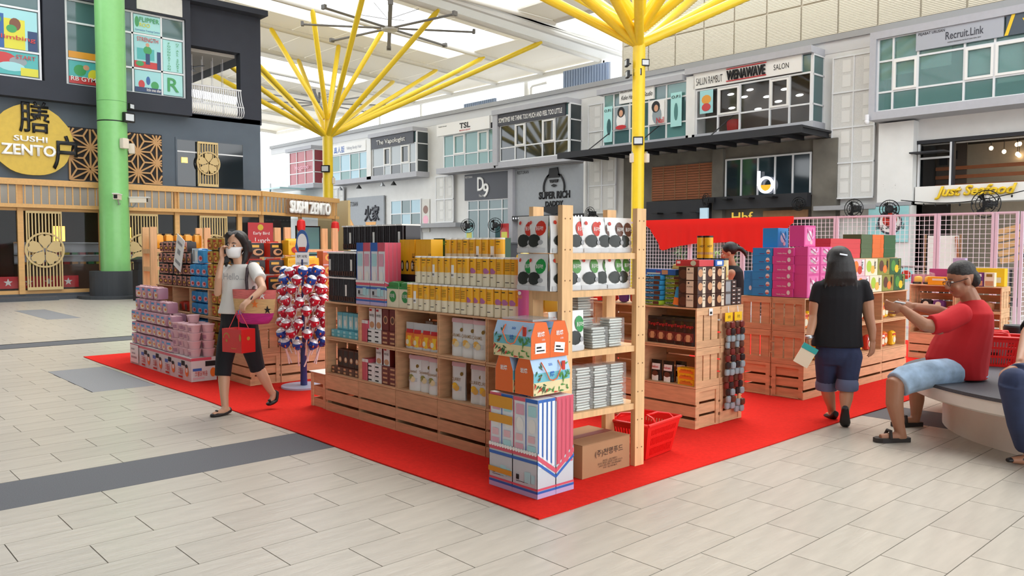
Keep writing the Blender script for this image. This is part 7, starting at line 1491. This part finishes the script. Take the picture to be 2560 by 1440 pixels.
limb(g, [((-6.533, 3.039, 1.234), .043), ((-6.405, 3.024, 1.156), .038), ((-6.289, 2.996, 1.087), .034), ((-6.267, 2.929, 1.041), .029), ((-6.251, 2.870, 1.008), .022)])
hand(g, (-6.251, 2.870, 1.008), ((-6.243, 2.801, 0.959)[0]-(-6.251, 2.870, 1.008)[0], (-6.243, 2.801, 0.959)[1]-(-6.251, 2.870, 1.008)[1], (-6.243, 2.801, 0.959)[2]-(-6.251, 2.870, 1.008)[2]), (-.3, .2, -1), .7, 1, .95)
limb(g, [((-6.781, 2.941, 0.754), .085), ((-6.757, 2.876, 0.523), .058), ((-6.741, 2.843, 0.441), .05), ((-6.713, 2.833, 0.289), .05), ((-6.686, 2.822, 0.154), .036), ((-6.658, 2.816, 0.062), .03), ((-6.644, 2.799, 0.039), .034)])
g.tube([(-6.655, 2.846, 0.038), (-6.636, 2.778, 0.029), (-6.620, 2.692, 0.020)], [.03, .03, .02], 10)
limb(g, [((-6.657, 3.016, 0.759), .085), ((-6.653, 3.062, 0.517), .06), ((-6.654, 3.098, 0.425), .05), ((-6.629, 3.158, 0.280), .047), ((-6.611, 3.200, 0.182), .034), ((-6.599, 3.224, 0.134), .028)])
g.tube([(-6.600, 3.240, 0.157), (-6.588, 3.218, 0.100), (-6.582, 3.177, 0.060)], [.026, .028, .018], 10)
fuse(g, 'body', skin, A, .006)
face(A, WA, TA, mouth=False, s=.98)
mk = G(); n = 9
vs = []
for j in range(6):
    for i in range(n):
        a = -1.25+2.5*i/(n-1); z = -.005-.02*j; rr = (.108, .128, .13, .124, .112, .09)[j]
        vs.append(WA(.08*math.sin(a)*(1-.05*j), -.012+rr*math.cos(a), z))
mk.add(vs, [(j*n+i, j*n+i+1, (j+1)*n+i+1, (j+1)*n+i) for j in range(5) for i in range(n-1)])
m_ = obj('face_mask', mk.mesh('face_mask', M('mask_white'), 60), A); sd_ = m_.modifiers.new('t', 'SOLIDIFY'); sd_.thickness = .003
obj('ear_loop', G().tube([WA(-.07, .02, -.02), WA(-.08, -.012, .008), WA(-.08, -.02, -.02), WA(-.07, .015, -.07)], .0022, 5).tube([WA(.07, .02, -.02), WA(.08, -.012, .008), WA(.08, -.02, -.02), WA(.07, .015, -.07)], .0022, 5).mesh('ear_loop', M('mask_white')), m_)
h = G(); h.ell(WA(0, -.035, .045), .088, .092, .09, 16, 12, T=TA)
for sx in (-1, 1):
    h.tube([WA(sx*.03, .045, .112), WA(sx*.062, .03, .085), WA(sx*.083, -.005, .03), WA(sx*.088, -.02, -.05), WA(sx*.088, .0, -.13), WA(sx*.07, .045, -.19)], [.026, .03, .026, .026, .026, .01], 10)
h.tube([WA(0, -.07, .06), WA(0, -.1, -.02), WA(0, -.095, -.1), WA(0, -.07, -.16)], [.06, .062, .06, .02], 12)
h.tube([WA(.05, -.07, .04), WA(.07, -.075, -.06), WA(.065, -.05, -.17)], [.05, .05, .015], 10); h.tube([WA(-.05, -.07, .04), WA(-.07, -.075, -.06), WA(-.065, -.05, -.15)], [.05, .05, .015], 10)
fuse(h, 'hair', M('hair_dark'), A, .007, 5)
s = G()
s.loft([ringE((-6.733, 3.004, 1.286), LATA, FWA, .06, .055), ringE((-6.727, 3.008, 1.258), LATA, FWA, .12, .07), ringE((-6.725, 3.007, 1.210), LATA, FWA, .178, .095), ringE((-6.715, 2.997, 1.130), LATA, FWA, .17, .12), ringE((-6.711, 2.980, 1.043), LATA, FWA, .155, .118), ringE((-6.722, 2.962, 0.956), LATA, FWA, .145, .11), ringE((-6.728, 2.948, 0.859), LATA, FWA, .158, .12)])
limb(s, [((-6.906, 2.960, 1.227), .055), ((-6.878, 2.910, 1.144), .058)], 14, False); limb(s, [((-6.548, 3.039, 1.251), .056), ((-6.413, 3.031, 1.163), .058)], 14, False)
sh = fuse(s, 'tee_shirt', M('tee_white'), A, .008, 6)
nT = headm((-.0, -1, 0), (0, 0, 1))
o = text('Hello...', 'grey_card', sh, (-6.628, 2.896, 1.183), (PI/2, 0, .54), w=.2, h=.055, bold=-.002)
p = G()
p.loft([ringE((-6.729, 2.964, 0.897), LATA, FWA, .142, .105), ringE((-6.716, 2.971, 0.799), LATA, FWA, .162, .12), ringE((-6.707, 2.972, 0.695), LATA, FWA, .15, .11)])
limb(p, [((-6.781, 2.941, 0.754), .1), ((-6.758, 2.878, 0.558), .085), ((-6.738, 2.846, 0.441), .073), ((-6.721, 2.826, 0.323), .068)], 14, False); limb(p, [((-6.657, 3.016, 0.759), .1), ((-6.654, 3.062, 0.534), .083), ((-6.660, 3.093, 0.436), .072), ((-6.658, 3.117, 0.349), .066)], 14, False)
fuse(p, 'capri_trousers', M('trouser_black'), A, .008, 5)
for nm, (a, b, c), up_ in (('left', ((-6.651, 2.851, 0.038), (-6.636, 2.778, 0.023), (-6.623, 2.673, 0.009)), 0), ('right', ((-6.590, 3.250, 0.150), (-6.578, 3.228, 0.083), (-6.573, 3.157, 0.046)), 1)):
    sg = G(); a, b, c = V(a), V(b), V(c); d_ = (c-a).normalized(); lt = d_.cross(V((0, 0, 1))).normalized(); nn = lt.cross(d_)
    sg.loft([ringE(a-d_*.012-nn*.002, lt, nn, .022, .026, 14), ringE(a.lerp(b, .5)-nn*.012, lt, nn, .034, .018, 14), ringE(b-nn*.01, lt, nn, .036, .016, 14), ringE(b.lerp(c, .5)-nn*.004, lt, nn, .04, .024, 14), ringE(b.lerp(c, .85), lt, nn, .032, .018, 14), ringE(c, lt, nn, .012, .008, 14)])
    so = fuse(sg, 'flat_shoe', M('shoe_black'), A, .006, 3)
    obj('bow', G().ell(b.lerp(c, .42)+nn*.028, .022, .012, .01, 8, 6).mesh('bow', M('black')), so)
tag(obj('mobile_phone', G().box(-.004, -.033, -.07, .004, .033, .07).mesh('mobile_phone', M('black')), None, (-6.804, 2.889, 1.366), rot=(.25, .1, -.35)), 'black phone held to the ear of the woman in white', 'phone')
bw = M('bracelet', '#3a3030', .4)
obj('bracelet', G().lathe([(.024, -.006), (.03, 0), (.024, .006)], 12).mesh('bracelet', bw, 40), A, (-6.252, 2.877, 1.011), rot=(.9, -.7, 0))
# basket bag and red gift box
bg = thing('basket_bag', 'woven pink, straw and magenta basket bag hanging at her hip', 'bag', (-6.436, 2.989, 0.940), .55)
def bagring(z, a, b): return [(a*math.cos(2*PI*i/24), b*math.sin(2*PI*i/24), z) for i in range(24)]
prof = [(-.155, .09, .05), (-.15, .13, .065), (-.11, .165, .075), (-.06, .18, .08), (0, .19, .08), (.06, .2, .075), (.1, .205, .065), (.135, .21, .05)]
for nm, k0, k1, m in (('lower_weave', 0, 3, 'weave_magenta'), ('middle_weave', 3, 5, 'weave_straw'), ('upper_weave', 5, 7, 'weave_coral')):
    M(m, {'weave_magenta': '#c22a80', 'weave_straw': '#d9b078', 'weave_coral': '#d9706a'}[m], .8, noise=.18, scale=14, st=(1, 1, 14), bump=.6)
    gg = G().loft([bagring(*prof[k]) for k in range(k0, k1+1)], 0, k0 == 0); obj(nm, gg.mesh(nm, M(m), 60), bg)
for k, (x, z, m) in enumerate(((.12, .09, 'white'), (.06, .02, 'orange_sp'), (-.09, -.05, 'bright_blue'), (.16, -.03, 'ink'))):
    P = [(math.cos(PI/2+q*PI/5)*(.035 if q % 2 == 0 else .012), math.sin(PI/2+q*PI/5)*(.035 if q % 2 == 0 else .012)) for q in range(10)]
    yb = -.083*math.sqrt(max(.05, 1-(x/.2)**2))
    obj('star_motif', G().prism(P, 'y', -.006, 0).mesh('star_motif', M(m)), bg, (x, yb-.002, z))
bst = G().tube([(-6.473, 2.944, 1.062), (-6.510, 2.955, 1.155), (-6.545, 2.983, 1.249), (-6.598, 3.033, 1.302), (-6.655, 3.089, 1.286), (-6.663, 3.098, 1.146), (-6.512, 3.019, 1.057)], [.012, .014, .015, .015, .015, .014, .012], 8); bst.v = [tuple(Matrix.Rotation(-.55, 3, 'Z') @ (Vector(q)-bg.location)) for q in bst.v]
obj('strap', bst.mesh('strap', M('strap_dark', '#3a2c30', .6, noise=.5, scale=40)), bg)
rb = thing('red_gift_box', 'shiny red gift carton with gold motif carried on red cords', 'gift box', (-6.255, 2.767, 0.680), .28)
obj('carton', G().box(-.115, -.07, -.095, .115, .07, .095).mesh('carton', M('gift_red', '#c8201f', .25)), rb)
obj('gold_motif', G().prism([(.0715*0-.06+.04*math.cos(a), .02+.045*math.sin(a)) for a in [i*PI/6 for i in range(7)]]+[(-.06+.03*math.cos(a), .02+.034*math.sin(a)) for a in [PI-i*PI/6 for i in range(7)]], 'y', -.0715, -.0705).discs(-.06, .0, .012, -.0715).discs(.1, .03, .012, -.0715, 0, 12, .03).disce(0, .02, .016, .1155, 0, 12).mesh('gold_motif', M('gold_dull', '#b07a2a', .4)), rb); text('Singapore', 'gold', rb, (.03, -.073, -.06), 's', w=.06, h=.01)
for y in (-.05, .05): obj('cord', G().tube([(-.055, y, .095), (-.012, 0, .24), (.012, 0, .24), (.06, y, .095)], .003, 5).mesh('cord', M('gift_red')), rb)

# ---- woman in black seen from behind
LB, FB = (-.73, -.68, 0), (-.68, .73, 0)
B = thing('person', 'woman in black tee and rolled jeans walking away past the fruit boxes', 'person', (0, 0, 0))
g = G(); TB_ = headm((-.66, .75, -.05), (0, 0, 1)); HB = (-3.015, 6.461, 1.321); WB = head(g, HB, TB_, .98)
limb(g, [((-3.006, 6.466, 1.239), .05), ((-3.001, 6.462, 1.123), .06)])
g.loft([ringE((-3.001, 6.462, 1.123), LB, FB, .15, .08), ringE((-2.997, 6.455, 0.975), LB, FB, .16, .1), ringE((-2.995, 6.440, 0.744), LB, FB, .16, .1), ringE((-2.989, 6.434, 0.580), LB, FB, .16, .1)])
limb(g, [((-3.128, 6.352, 1.099), .055), ((-3.141, 6.328, 0.957), .05), ((-3.142, 6.320, 0.874), .042), ((-3.137, 6.259, 0.772), .034), ((-3.126, 6.207, 0.701), .026)])
hand(g, (-3.128, 6.204, 0.691), (-.1, .05, -1), (.5, .6, -.2), .8, 1, .95)
limb(g, [((-2.851, 6.594, 1.115), .055), ((-2.832, 6.604, 0.970), .052), ((-2.811, 6.590, 0.880), .043), ((-2.771, 6.566, 0.770), .034), ((-2.758, 6.545, 0.697), .026)])
hand(g, (-2.757, 6.545, 0.691), (.0, .05, -1), (-.5, .1, 0), .3, -1, .95)
limb(g, [((-3.049, 6.397, 0.560), .095), ((-3.060, 6.401, 0.375), .065), ((-3.070, 6.412, 0.289), .055), ((-3.063, 6.444, 0.202), .052), ((-3.051, 6.465, 0.117), .036), ((-3.049, 6.478, 0.065), .032)])
g.tube([(-3.016, 6.453, 0.056), (-3.057, 6.496, 0.034), (-3.149, 6.602, 0.011)], [.028, .03, .02], 10)
limb(g, [((-2.910, 6.460, 0.569), .095), ((-2.890, 6.409, 0.395), .065), ((-2.882, 6.382, 0.307), .056), ((-2.867, 6.333, 0.227), .053), ((-2.850, 6.286, 0.154), .036), ((-2.840, 6.265, 0.120), .03)])
g.tube([(-2.836, 6.256, 0.128), (-2.849, 6.281, 0.065), (-2.865, 6.318, 0.011)], [.028, .03, .02], 10)
fuse(g, 'body', M('skin_b'), B, .006); face(B, WB, TB_)
h = G(); h.ell(WB(0, -.02, .035), .1, .104, .1, 16, 12, T=TB_)
for i in range(9): h.tube([WB(-.1+.025*i, -.11+.03*abs(i-4)/4, -.1), WB(-.125+.031*i, -.1+.03*abs(i-4)/4, -.19), WB(-.13+.0325*i, -.085, -.225-.012*(i % 3))], [.022, .016, .004], 6)
h.loft([ringE(WB(0, -.05, .07), LB, FB, .085, .06), ringE(WB(0, -.065, .0), LB, FB, .108, .075), ringE(WB(0, -.07, -.08), LB, FB, .12, .072), ringE(WB(0, -.07, -.14), LB, FB, .13, .06), ringE(WB(0, -.065, -.185), LB, FB, .128, .04), ringE(WB(0, -.06, -.2), LB, FB, .1, .025)])
ho = fuse(h, 'hair', M('hair_dark'), B, .007, 4)
obj('hair_clip', G().tube([WB(-.03, -.135, .06), WB(.03, -.135, .05)], .008, 6).mesh('hair_clip', M('steel')), ho)
s = G()
s.loft([ringE((-3.004, 6.465, 1.206), LB, FB, .07, .06), ringE((-3.003, 6.464, 1.173), LB, FB, .14, .08), ringE((-2.999, 6.465, 1.133), LB, FB, .2, .1), ringE((-2.999, 6.456, 1.024), LB, FB, .19, .125), ringE((-3.000, 6.444, 0.876), LB, FB, .188, .13), ringE((-3.000, 6.435, 0.744), LB, FB, .195, .14), ringE((-2.995, 6.431, 0.626), LB, FB, .208, .15)])
limb(s, [((-3.124, 6.357, 1.105), .06), ((-3.137, 6.334, 0.983), .062)], 14, False); limb(s, [((-2.860, 6.585, 1.121), .06), ((-2.835, 6.603, 1.003), .062)], 14, False)
fuse(s, 'tee_shirt', M('tee_black'), B, .008, 6)
p = G(); p.loft([ringE((-2.995, 6.435, 0.678), LB, FB, .17, .12), ringE((-2.987, 6.433, 0.547), LB, FB, .185, .135), ringE((-2.983, 6.433, 0.481), LB, FB, .17, .12)])
limb(p, [((-3.053, 6.392, 0.544), .108), ((-3.064, 6.399, 0.408), .088), ((-3.071, 6.413, 0.299), .078)], 14, False); limb(p, [((-2.909, 6.459, 0.552), .108), ((-2.891, 6.411, 0.427), .088), ((-2.882, 6.383, 0.327), .078)], 14, False)
fuse(p, 'jeans', M('denim'), B, .008, 5)
for q in (((-3.071, 6.413, 0.312), (-3.074, 6.421, 0.264)), ((-2.883, 6.383, 0.340), (-2.879, 6.369, 0.296))):
    cg = G(); cg.tube([V(q[0])+V((0, 0, .035)), V(q[0]), V(q[1]), V(q[1])-V((0, 0, .012))], [.078, .088, .088, .078], 18); obj('rolled_cuff', cg.mesh('rolled_cuff', M('denim_cuff'), 50), B)
for a, b, c in (((-2.996, 6.432, 0.066), (-3.056, 6.496, 0.020), (-3.167, 6.611, -0.007)), ((-2.828, 6.237, 0.164), (-2.840, 6.261, 0.069), (-2.858, 6.310, -0.003))):
    sg = G(); a, b, c = V(a), V(b), V(c); d_ = (c-a).normalized(); lt = d_.cross(V((0, 0, 1)));  lt = lt.normalized() if lt.length > .2 else V(LB); nn = lt.cross(d_)
    if nn.z < 0 and abs(d_.z) < .8: nn = -nn
    sg.loft([ringE(a-d_*.01, lt, nn, .024, .026, 14), ringE(a.lerp(b, .6)-nn*.008, lt, nn, .036, .022, 14), ringE(b.lerp(c, .4), lt, nn, .043, .028, 14), ringE(b.lerp(c, .8), lt, nn, .035, .022, 14), ringE(c, lt, nn, .014, .01, 14)])
    fuse(sg, 'flat_shoe', M('shoe_black'), B, .006, 3)
obj('watch', G().lathe([(.026, -.014), (.032, -.01), (.032, .01), (.026, .014)], 14).mesh('watch', M('steel'), 40), B, (-3.126, 6.207, 0.711), rot=(.1, -.15, 0))
nb_ = thing('notebook', 'white and turquoise notebook carried by the woman in black', 'notebook', (-3.117, 6.148, 0.576), .6)
obj('cover', G().box(-.06, -.012, -.1, .06, .012, .06).mesh('cover', M('cream')), nb_, rot=(0, .5, 0)); obj('binding', G().box(-.062, -.016, .03, .062, .016, .075).mesh('binding', M('teal_spine', '#27a3a0', .3)), nb_, rot=(0, .5, 0))

# ---- round bench
BX, BY = -1.13, 7.58
bn = thing('round_bench', 'round white concrete bench with dark granite seat at the right', 'bench', (BX, BY, 0))
obj('pedestal', G().cyl(0, 0, 0, .3, 1.36, 64).mesh('pedestal', M('bench_white', '#e9e2d8', .7, noise=.05, scale=4), 30), bn); obj('seat_rim', G().lathe([(1.36, .28), (1.62, .3), (1.66, .32), (1.66, .405)], 64).mesh('seat_rim', M('bench_white'), 30), bn)
obj('granite_seat', G().cyl(0, 0, .405, .43, 1.67, 64).mesh('granite_seat', M('granite'), 30), bn)

# ---- seated man in red
LC, FC = (.80, -.60, 0), (-.62, -.78, 0)
Cc = thing('person', 'heavy man in red tee and pale blue shorts sitting on the round bench', 'person', (0, 0, 0))
LC, FC = (.68, -.73, 0), (-.73, -.68, 0)     # his left (toward camera), his forward (to image left)
g = G(); TC = headm((-.68, -.66, -.28), (-.1, -.1, 1)); HC_ = (-2.183, 6.761, 1.191); WC = head(g, HC_, TC, 1.13)
limb(g, [((-2.146, 6.795, 1.104), .062), ((-2.112, 6.823, 0.990), .075)])
g.loft([ringE((-2.115, 6.817, 0.959), LC, FC, .17, .09), ringE((-2.130, 6.790, 0.819), LC, FC, .19, .15), ringE((-2.155, 6.749, 0.634), LC, FC, .19, .17), ringE((-2.149, 6.745, 0.494), LC, FC, .19, .15)])
limb(g, [((-2.110, 6.525, 0.929), .068), ((-2.204, 6.374, 0.848), .06), ((-2.275, 6.298, 0.866), .05), ((-2.351, 6.266, 0.929), .04), ((-2.413, 6.260, 0.979), .03)])
hand(g, (-2.418, 6.256, 0.985), (-.75, -.35, .1), (-.3, .6, .2), .8, -1, 1.05)
limb(g, [((-2.197, 6.991, 0.913), .066), ((-2.286, 6.863, 0.898), .055), ((-2.349, 6.740, 0.949), .045), ((-2.428, 6.627, 0.972), .033), ((-2.446, 6.579, 0.980), .03)])
hand(g, (-2.450, 6.574, 0.980), (-.75, -.35, .05), (.3, -.6, .3), .6, 1, 1.05)
limb(g, [((-2.148, 6.569, 0.497), .1), ((-2.345, 6.207, 0.458), .085), ((-2.396, 6.105, 0.427), .07), ((-2.390, 6.085, 0.281), .062), ((-2.364, 6.102, 0.133), .043), ((-2.349, 6.113, 0.058), .038)])
g.tube([(-2.333, 6.144, 0.041), (-2.383, 6.075, 0.038), (-2.449, 5.988, 0.037)], [.034, .036, .024], 10)
limb(g, [((-2.234, 6.829, 0.476), .1), ((-2.435, 6.726, 0.431), .085), ((-2.473, 6.710, 0.364), .066), ((-2.470, 6.731, 0.216), .056), ((-2.478, 6.743, 0.099), .04), ((-2.481, 6.737, 0.057), .036)])
g.tube([(-2.471, 6.761, 0.045), (-2.515, 6.699, 0.044), (-2.577, 6.617, 0.046)], [.032, .034, .022], 10)
fuse(g, 'body', M('skin_c'), Cc, .006); face(Cc, WC, TC, 'hair_grey', s=1.13)
h = G(); h.ell(WC(0, -.02, .058), .086, .104, .085, 16, 12, T=TC); h.ell(WC(0, -.08, -.01), .075, .05, .075, 12, 8, T=TC); fuse(h, 'hair', M('hair_grey'), Cc, .007, 3)
gl = thing('eyeglasses', 'thin dark rimmed glasses worn by the man in red', 'glasses', (0, 0, 0))
for sx in (-1, 1):
    obj('lens', G().poly([WC(sx*.032+.022*math.cos(a), .097, .0+.016*math.sin(a)) for a in [2*PI*i/14 for i in range(14)]]).mesh('lens', M('clear_glass')), gl); obj('rim', G().tube([WC(sx*.032+.022*math.cos(a), .097, .016*math.sin(a)) for a in [2*PI*i/14 for i in range(15)]], .0018, 5).mesh('rim', M('black')), gl)
    obj('temple', G().tube([WC(sx*.055, .095, .006), WC(sx*.079, .04, .008), WC(sx*.085, -.01, .012)], .0025, 5).mesh('temple', M('black')), gl)
s = G()
s.loft([ringE((-2.114, 6.825, 1.042), LC, FC, .08, .07), ringE((-2.112, 6.823, 0.999), LC, FC, .15, .1), ringE((-2.118, 6.812, 0.943), LC, FC, .215, .13), ringE((-2.135, 6.786, 0.835), LC, FC, .225, .17), ringE((-2.164, 6.745, 0.696), LC, FC, .23, .205), ringE((-2.180, 6.718, 0.587), LC, FC, .232, .22), ringE((-2.173, 6.720, 0.494), LC, FC, .23, .2), ringE((-2.158, 6.732, 0.442), LC, FC, .22, .18)])
limb(s, [((-2.103, 6.535, 0.944), .082), ((-2.179, 6.403, 0.878), .08), ((-2.239, 6.337, 0.866), .076)], 14, False); limb(s, [((-2.189, 7.001, 0.929), .08), ((-2.287, 6.863, 0.905), .072)], 14, False)
fuse(s, 'tee_shirt', M('tee_red'), Cc, .009, 7)
p = G(); p.loft([ringE((-2.167, 6.731, 0.556), LC, FC, .215, .18), ringE((-2.158, 6.732, 0.454), LC, FC, .22, .185)])
limb(p, [((-2.149, 6.569, 0.503), .105), ((-2.252, 6.339, 0.494), .108), ((-2.357, 6.179, 0.454), .108), ((-2.384, 6.118, 0.422), .1)], 14, False); limb(p, [((-2.234, 6.829, 0.476), .105), ((-2.374, 6.764, 0.450), .1), ((-2.448, 6.724, 0.398), .098)], 14, False)
fuse(p, 'shorts', M('shorts_blue'), Cc, .009, 6)
for a, c in (((-2.315, 6.176, 0.015), (-2.477, 5.957, 0.022)), ((-2.454, 6.793, 0.027), (-2.603, 6.589, 0.033))):
    a, c = V((a[0], a[1], 0)), V((c[0], c[1], 0)); d_ = (c-a).normalized(); lt = V((-d_.y, d_.x, 0)); L_ = (c-a).length; sd = obj('sandal', None, Cc) if False else None
    out = [(0, .0), (.02, .034), (.3, .036), (.6, .046), (.85, .044), (1, .02), (1, -.02), (.85, -.044), (.6, -.046), (.3, -.036), (.02, -.034)]
    o = obj('sandal', G().prism([((a+d_*L_*u+lt*v).x, (a+d_*L_*u+lt*v).y) for u, v in out], 'z', .0015 if a.x > -2.5 else .0015, .034).mesh('sandal', M('sandal_brown', '#2a2320', .6)), Cc)
    obj('sandal_strap', G().tube([a+d_*L_*.62+lt*.045+V((0, 0, .03)), a+d_*L_*.58+lt*.02+V((0, 0, .085)), a+d_*L_*.58-lt*.02+V((0, 0, .085)), a+d_*L_*.62-lt*.045+V((0, 0, .03))], .013, 6).mesh('sandal_strap', M('sandal_brown')), o)
tag(obj('mobile_phone', G().box(-.038, -.004, -.07, .038, .004, .07).mesh('mobile_phone', M('lens')), None, (-2.476, 6.283, 1.005), rot=(1.2, .2, .8)), 'phone held out in the hand of the man in red', 'phone')
basket(-2.23, 7.72, .431, .3, 'dark red shopping basket holding a grey box on the bench behind the man', 1.1)
tag(obj('grey_carton', pbox('', .28, .2, .2, M('grey_card'), [('sr', .2, .3, .8, .45, 'ink')])[1][0][1], None, (-2.23, 7.62, .46), rz=.3), 'grey box standing in the basket behind the man in red', 'box') 
t = thing('drum_stool', 'black round drum pot on the bench at the right edge', 'drum', (-2.17, 8.2, .431))
obj('drum', G().cyl(0, 0, 0, .3, .11, 20).mesh('drum', M('drum_dark', '#2a1f20', .4), 40), t); obj('lid', G().cyl(0, 0, .3, .315, .105, 20).mesh('lid', M('plinth_grey'), 40), t)

# ---- person cut by the right edge
LD, FD = (.68, -.73, 0), (-.73, -.68, 0)
D = thing('person', 'person in black tee and dark jeans seated at the right picture edge', 'person', (0, 0, 0))
g = G(); TD = headm(FD, (0, 0, 1)); WD = head(g, (-1.547, 6.715, 1.241), TD, .98); face(D, WD, TD)
limb(g, [((-1.534, 6.722, 1.155), .05), ((-1.515, 6.732, 1.013), .06)]); g.loft([ringE((-1.514, 6.732, 0.999), LD, FD, .16, .09), ringE((-1.514, 6.716, 0.785), LD, FD, .16, .12), ringE((-1.506, 6.709, 0.572), LD, FD, .16, .12)])
limb(g, [((-1.570, 6.463, 0.968), .055), ((-1.579, 6.210, 0.860), .045), ((-1.548, 6.014, 0.758), .04), ((-1.530, 5.882, 0.707), .03)]); hand(g, (-1.529, 5.853, 0.694), (-.6, -.5, -.4), (0, 0, -1), .4, 1, 1)
limb(g, [((-1.470, 7.070, 0.940), .055), ((-1.503, 7.021, 0.763), .045), ((-1.565, 6.872, 0.651), .03)]); hand(g, (-1.573, 6.863, 0.643), (-.7, -.5, -.2), (0, 0, -1), .4, -1, 1)
limb(g, [((-1.467, 6.457, 0.589), .1), ((-1.523, 5.808, 0.604), .08), ((-1.527, 5.700, 0.580), .065), ((-1.522, 5.861, 0.308), .05), ((-1.523, 6.065, 0.103), .036)]); g.tube([(-1.520, 6.152, 0.040), (-1.556, 6.083, 0.026), (-1.599, 6.008, 0.031)], [.03, .032, .02], 10)
limb(g, [((-1.502, 6.713, 0.572), .1), ((-1.506, 6.047, 0.588), .08), ((-1.455, 6.153, 0.302), .05), ((-1.463, 6.352, 0.120), .036)]); g.tube([(-1.465, 6.419, 0.067), (-1.530, 6.348, 0.056)], [.03, .022], 10)
fuse(g, 'body', M('skin_c'), D, .007)
h = G(); h.ell(WD(0, -.03, .048), .083, .092, .084, 16, 12, T=TD); h.ell(WD(0, -.075, -.01), .07, .045, .07, 12, 8, T=TD); fuse(h, 'hair', M('hair_dark'), D, .008, 3)
s = G(); s.loft([ringE((-1.522, 6.730, 1.084), LD, FD, .08, .07), ringE((-1.517, 6.730, 1.013), LD, FD, .19, .11), ringE((-1.514, 6.716, 0.785), LD, FD, .19, .15), ringE((-1.504, 6.708, 0.544), LD, FD, .19, .15)]); limb(s, [((-1.565, 6.470, 0.982), .07), ((-1.579, 6.255, 0.884), .066)], 14, False); limb(s, [((-1.476, 7.064, 0.945), .07), ((-1.497, 7.032, 0.822), .066)], 14, False); fuse(s, 'tee_shirt', M('tee_black'), D, .009, 5)
p = G(); limb(p, [((-1.468, 6.457, 0.602), .11), ((-1.518, 5.814, 0.612), .095), ((-1.526, 5.715, 0.584), .085), ((-1.522, 5.861, 0.308), .07), ((-1.526, 6.035, 0.135), .065)], 14, False); limb(p, [((-1.502, 6.713, 0.572), .11), ((-1.502, 6.050, 0.588), .09), ((-1.455, 6.153, 0.302), .066), ((-1.462, 6.313, 0.168), .062)], 14, False); [p.ell(q, .092, .092, .092, 12, 8) for q in ((-1.526, 5.745, 0.593), (-1.499, 6.054, 0.588))]; fuse(p, 'jeans', M('denim'), D, .009, 6)
tag(D, D['label'], 'person')
sg = G(); a, c = V((-1.507, 6.194, 0.016)), V((-1.617, 5.988, 0.031)); a.z = c.z = .03; d_ = (c-a).normalized(); lt = V((-d_.y, d_.x, 0)); sg.loft([ringE(a, lt, (0, 0, 1), .03, .026, 14), ringE(a.lerp(c, .5), lt, (0, 0, 1), .042, .028, 14), ringE(c, lt, (0, 0, 1), .018, .014, 14)]); fuse(sg, 'shoe', M('shoe_black'), D, .006, 3)
# ---- stall keeper behind the nut cans
E_ = thing('person', 'stall keeper with dark ponytail bending behind the orange nut cans', 'person', (0, 0, 0))
g = G(); TE = headm((-.86, -.42, -.3), (-.1, 0, 1)); WE = head(g, (-5.339, 8.525, 1.374), TE, .95); face(E_, WE, TE)
limb(g, [((-5.322, 8.536, 1.287), .048), ((-5.309, 8.572, 1.180), .055)]); g.loft([ringE((-5.302, 8.578, 1.160), (.4, -.9, 0), (-.9, -.4, 0), .17, .09), ringE((-5.294, 8.592, 0.848), (.4, -.9, 0), (-.9, -.4, 0), .15, .1), ringE((-5.285, 8.602, 0.653), (.4, -.9, 0), (-.9, -.4, 0), .16, .11)])
for sx in (-1, 1):
    o_ = V((.4, -.9, 0))*.1*sx; q = V((-5.285, 8.602, 0.653)); limb(g, [(q+o_, .09), (V((q.x, q.y, .5))+o_, .06), (V((q.x, q.y, .06))+o_, .035)]); r = V((-5.301, 8.577, 1.131))+o_*1.8; limb(g, [(r, .05), (r+V((-.1, -.05, -.28)), .04), (r+V((-.3, -.15, -.36)), .028)]); hand(g, r+V((-.3, -.15, -.36)), (-.9, -.4, 0), (0, 0, -1), .4, sx, .95); g.tube([V((q.x+.02, q.y+.02, .04))+o_, V((q.x-.15, q.y-.07, .035))+o_], [.03, .02], 8)
fuse(g, 'body', M('skin_b'), E_, .008)
h = G(); h.ell(WE(0, -.03, .045), .084, .094, .088, 14, 10, T=TE); h.tube([WE(0, -.1, .03), WE(.02, -.16, .0), WE(.03, -.19, -.06), WE(.03, -.19, -.13)], [.035, .03, .026, .008], 8); fuse(h, 'hair', M('hair_dark'), E_, .008, 3)
s = G(); s.loft([ringE((-5.311, 8.573, 1.219), (.4, -.9, 0), (-.9, -.4, 0), .1, .07), ringE((-5.302, 8.578, 1.151), (.4, -.9, 0), (-.9, -.4, 0), .2, .11), ringE((-5.283, 8.600, 0.604), (.4, -.9, 0), (-.9, -.4, 0), .19, .14)]); fuse(s, 'tee_shirt', M('tee_black'), E_, .01, 4)
p = G(); q = V((-5.285, 8.602, 0.653))
for sx in (-1, 1): o_ = V((.4, -.9, 0))*.1*sx; limb(p, [(q+o_, .11), (V((q.x, q.y, .5))+o_, .08), (V((q.x, q.y, .09))+o_, .06)], 14, False)
fuse(p, 'trousers', M('trouser_black'), E_, .01, 4)
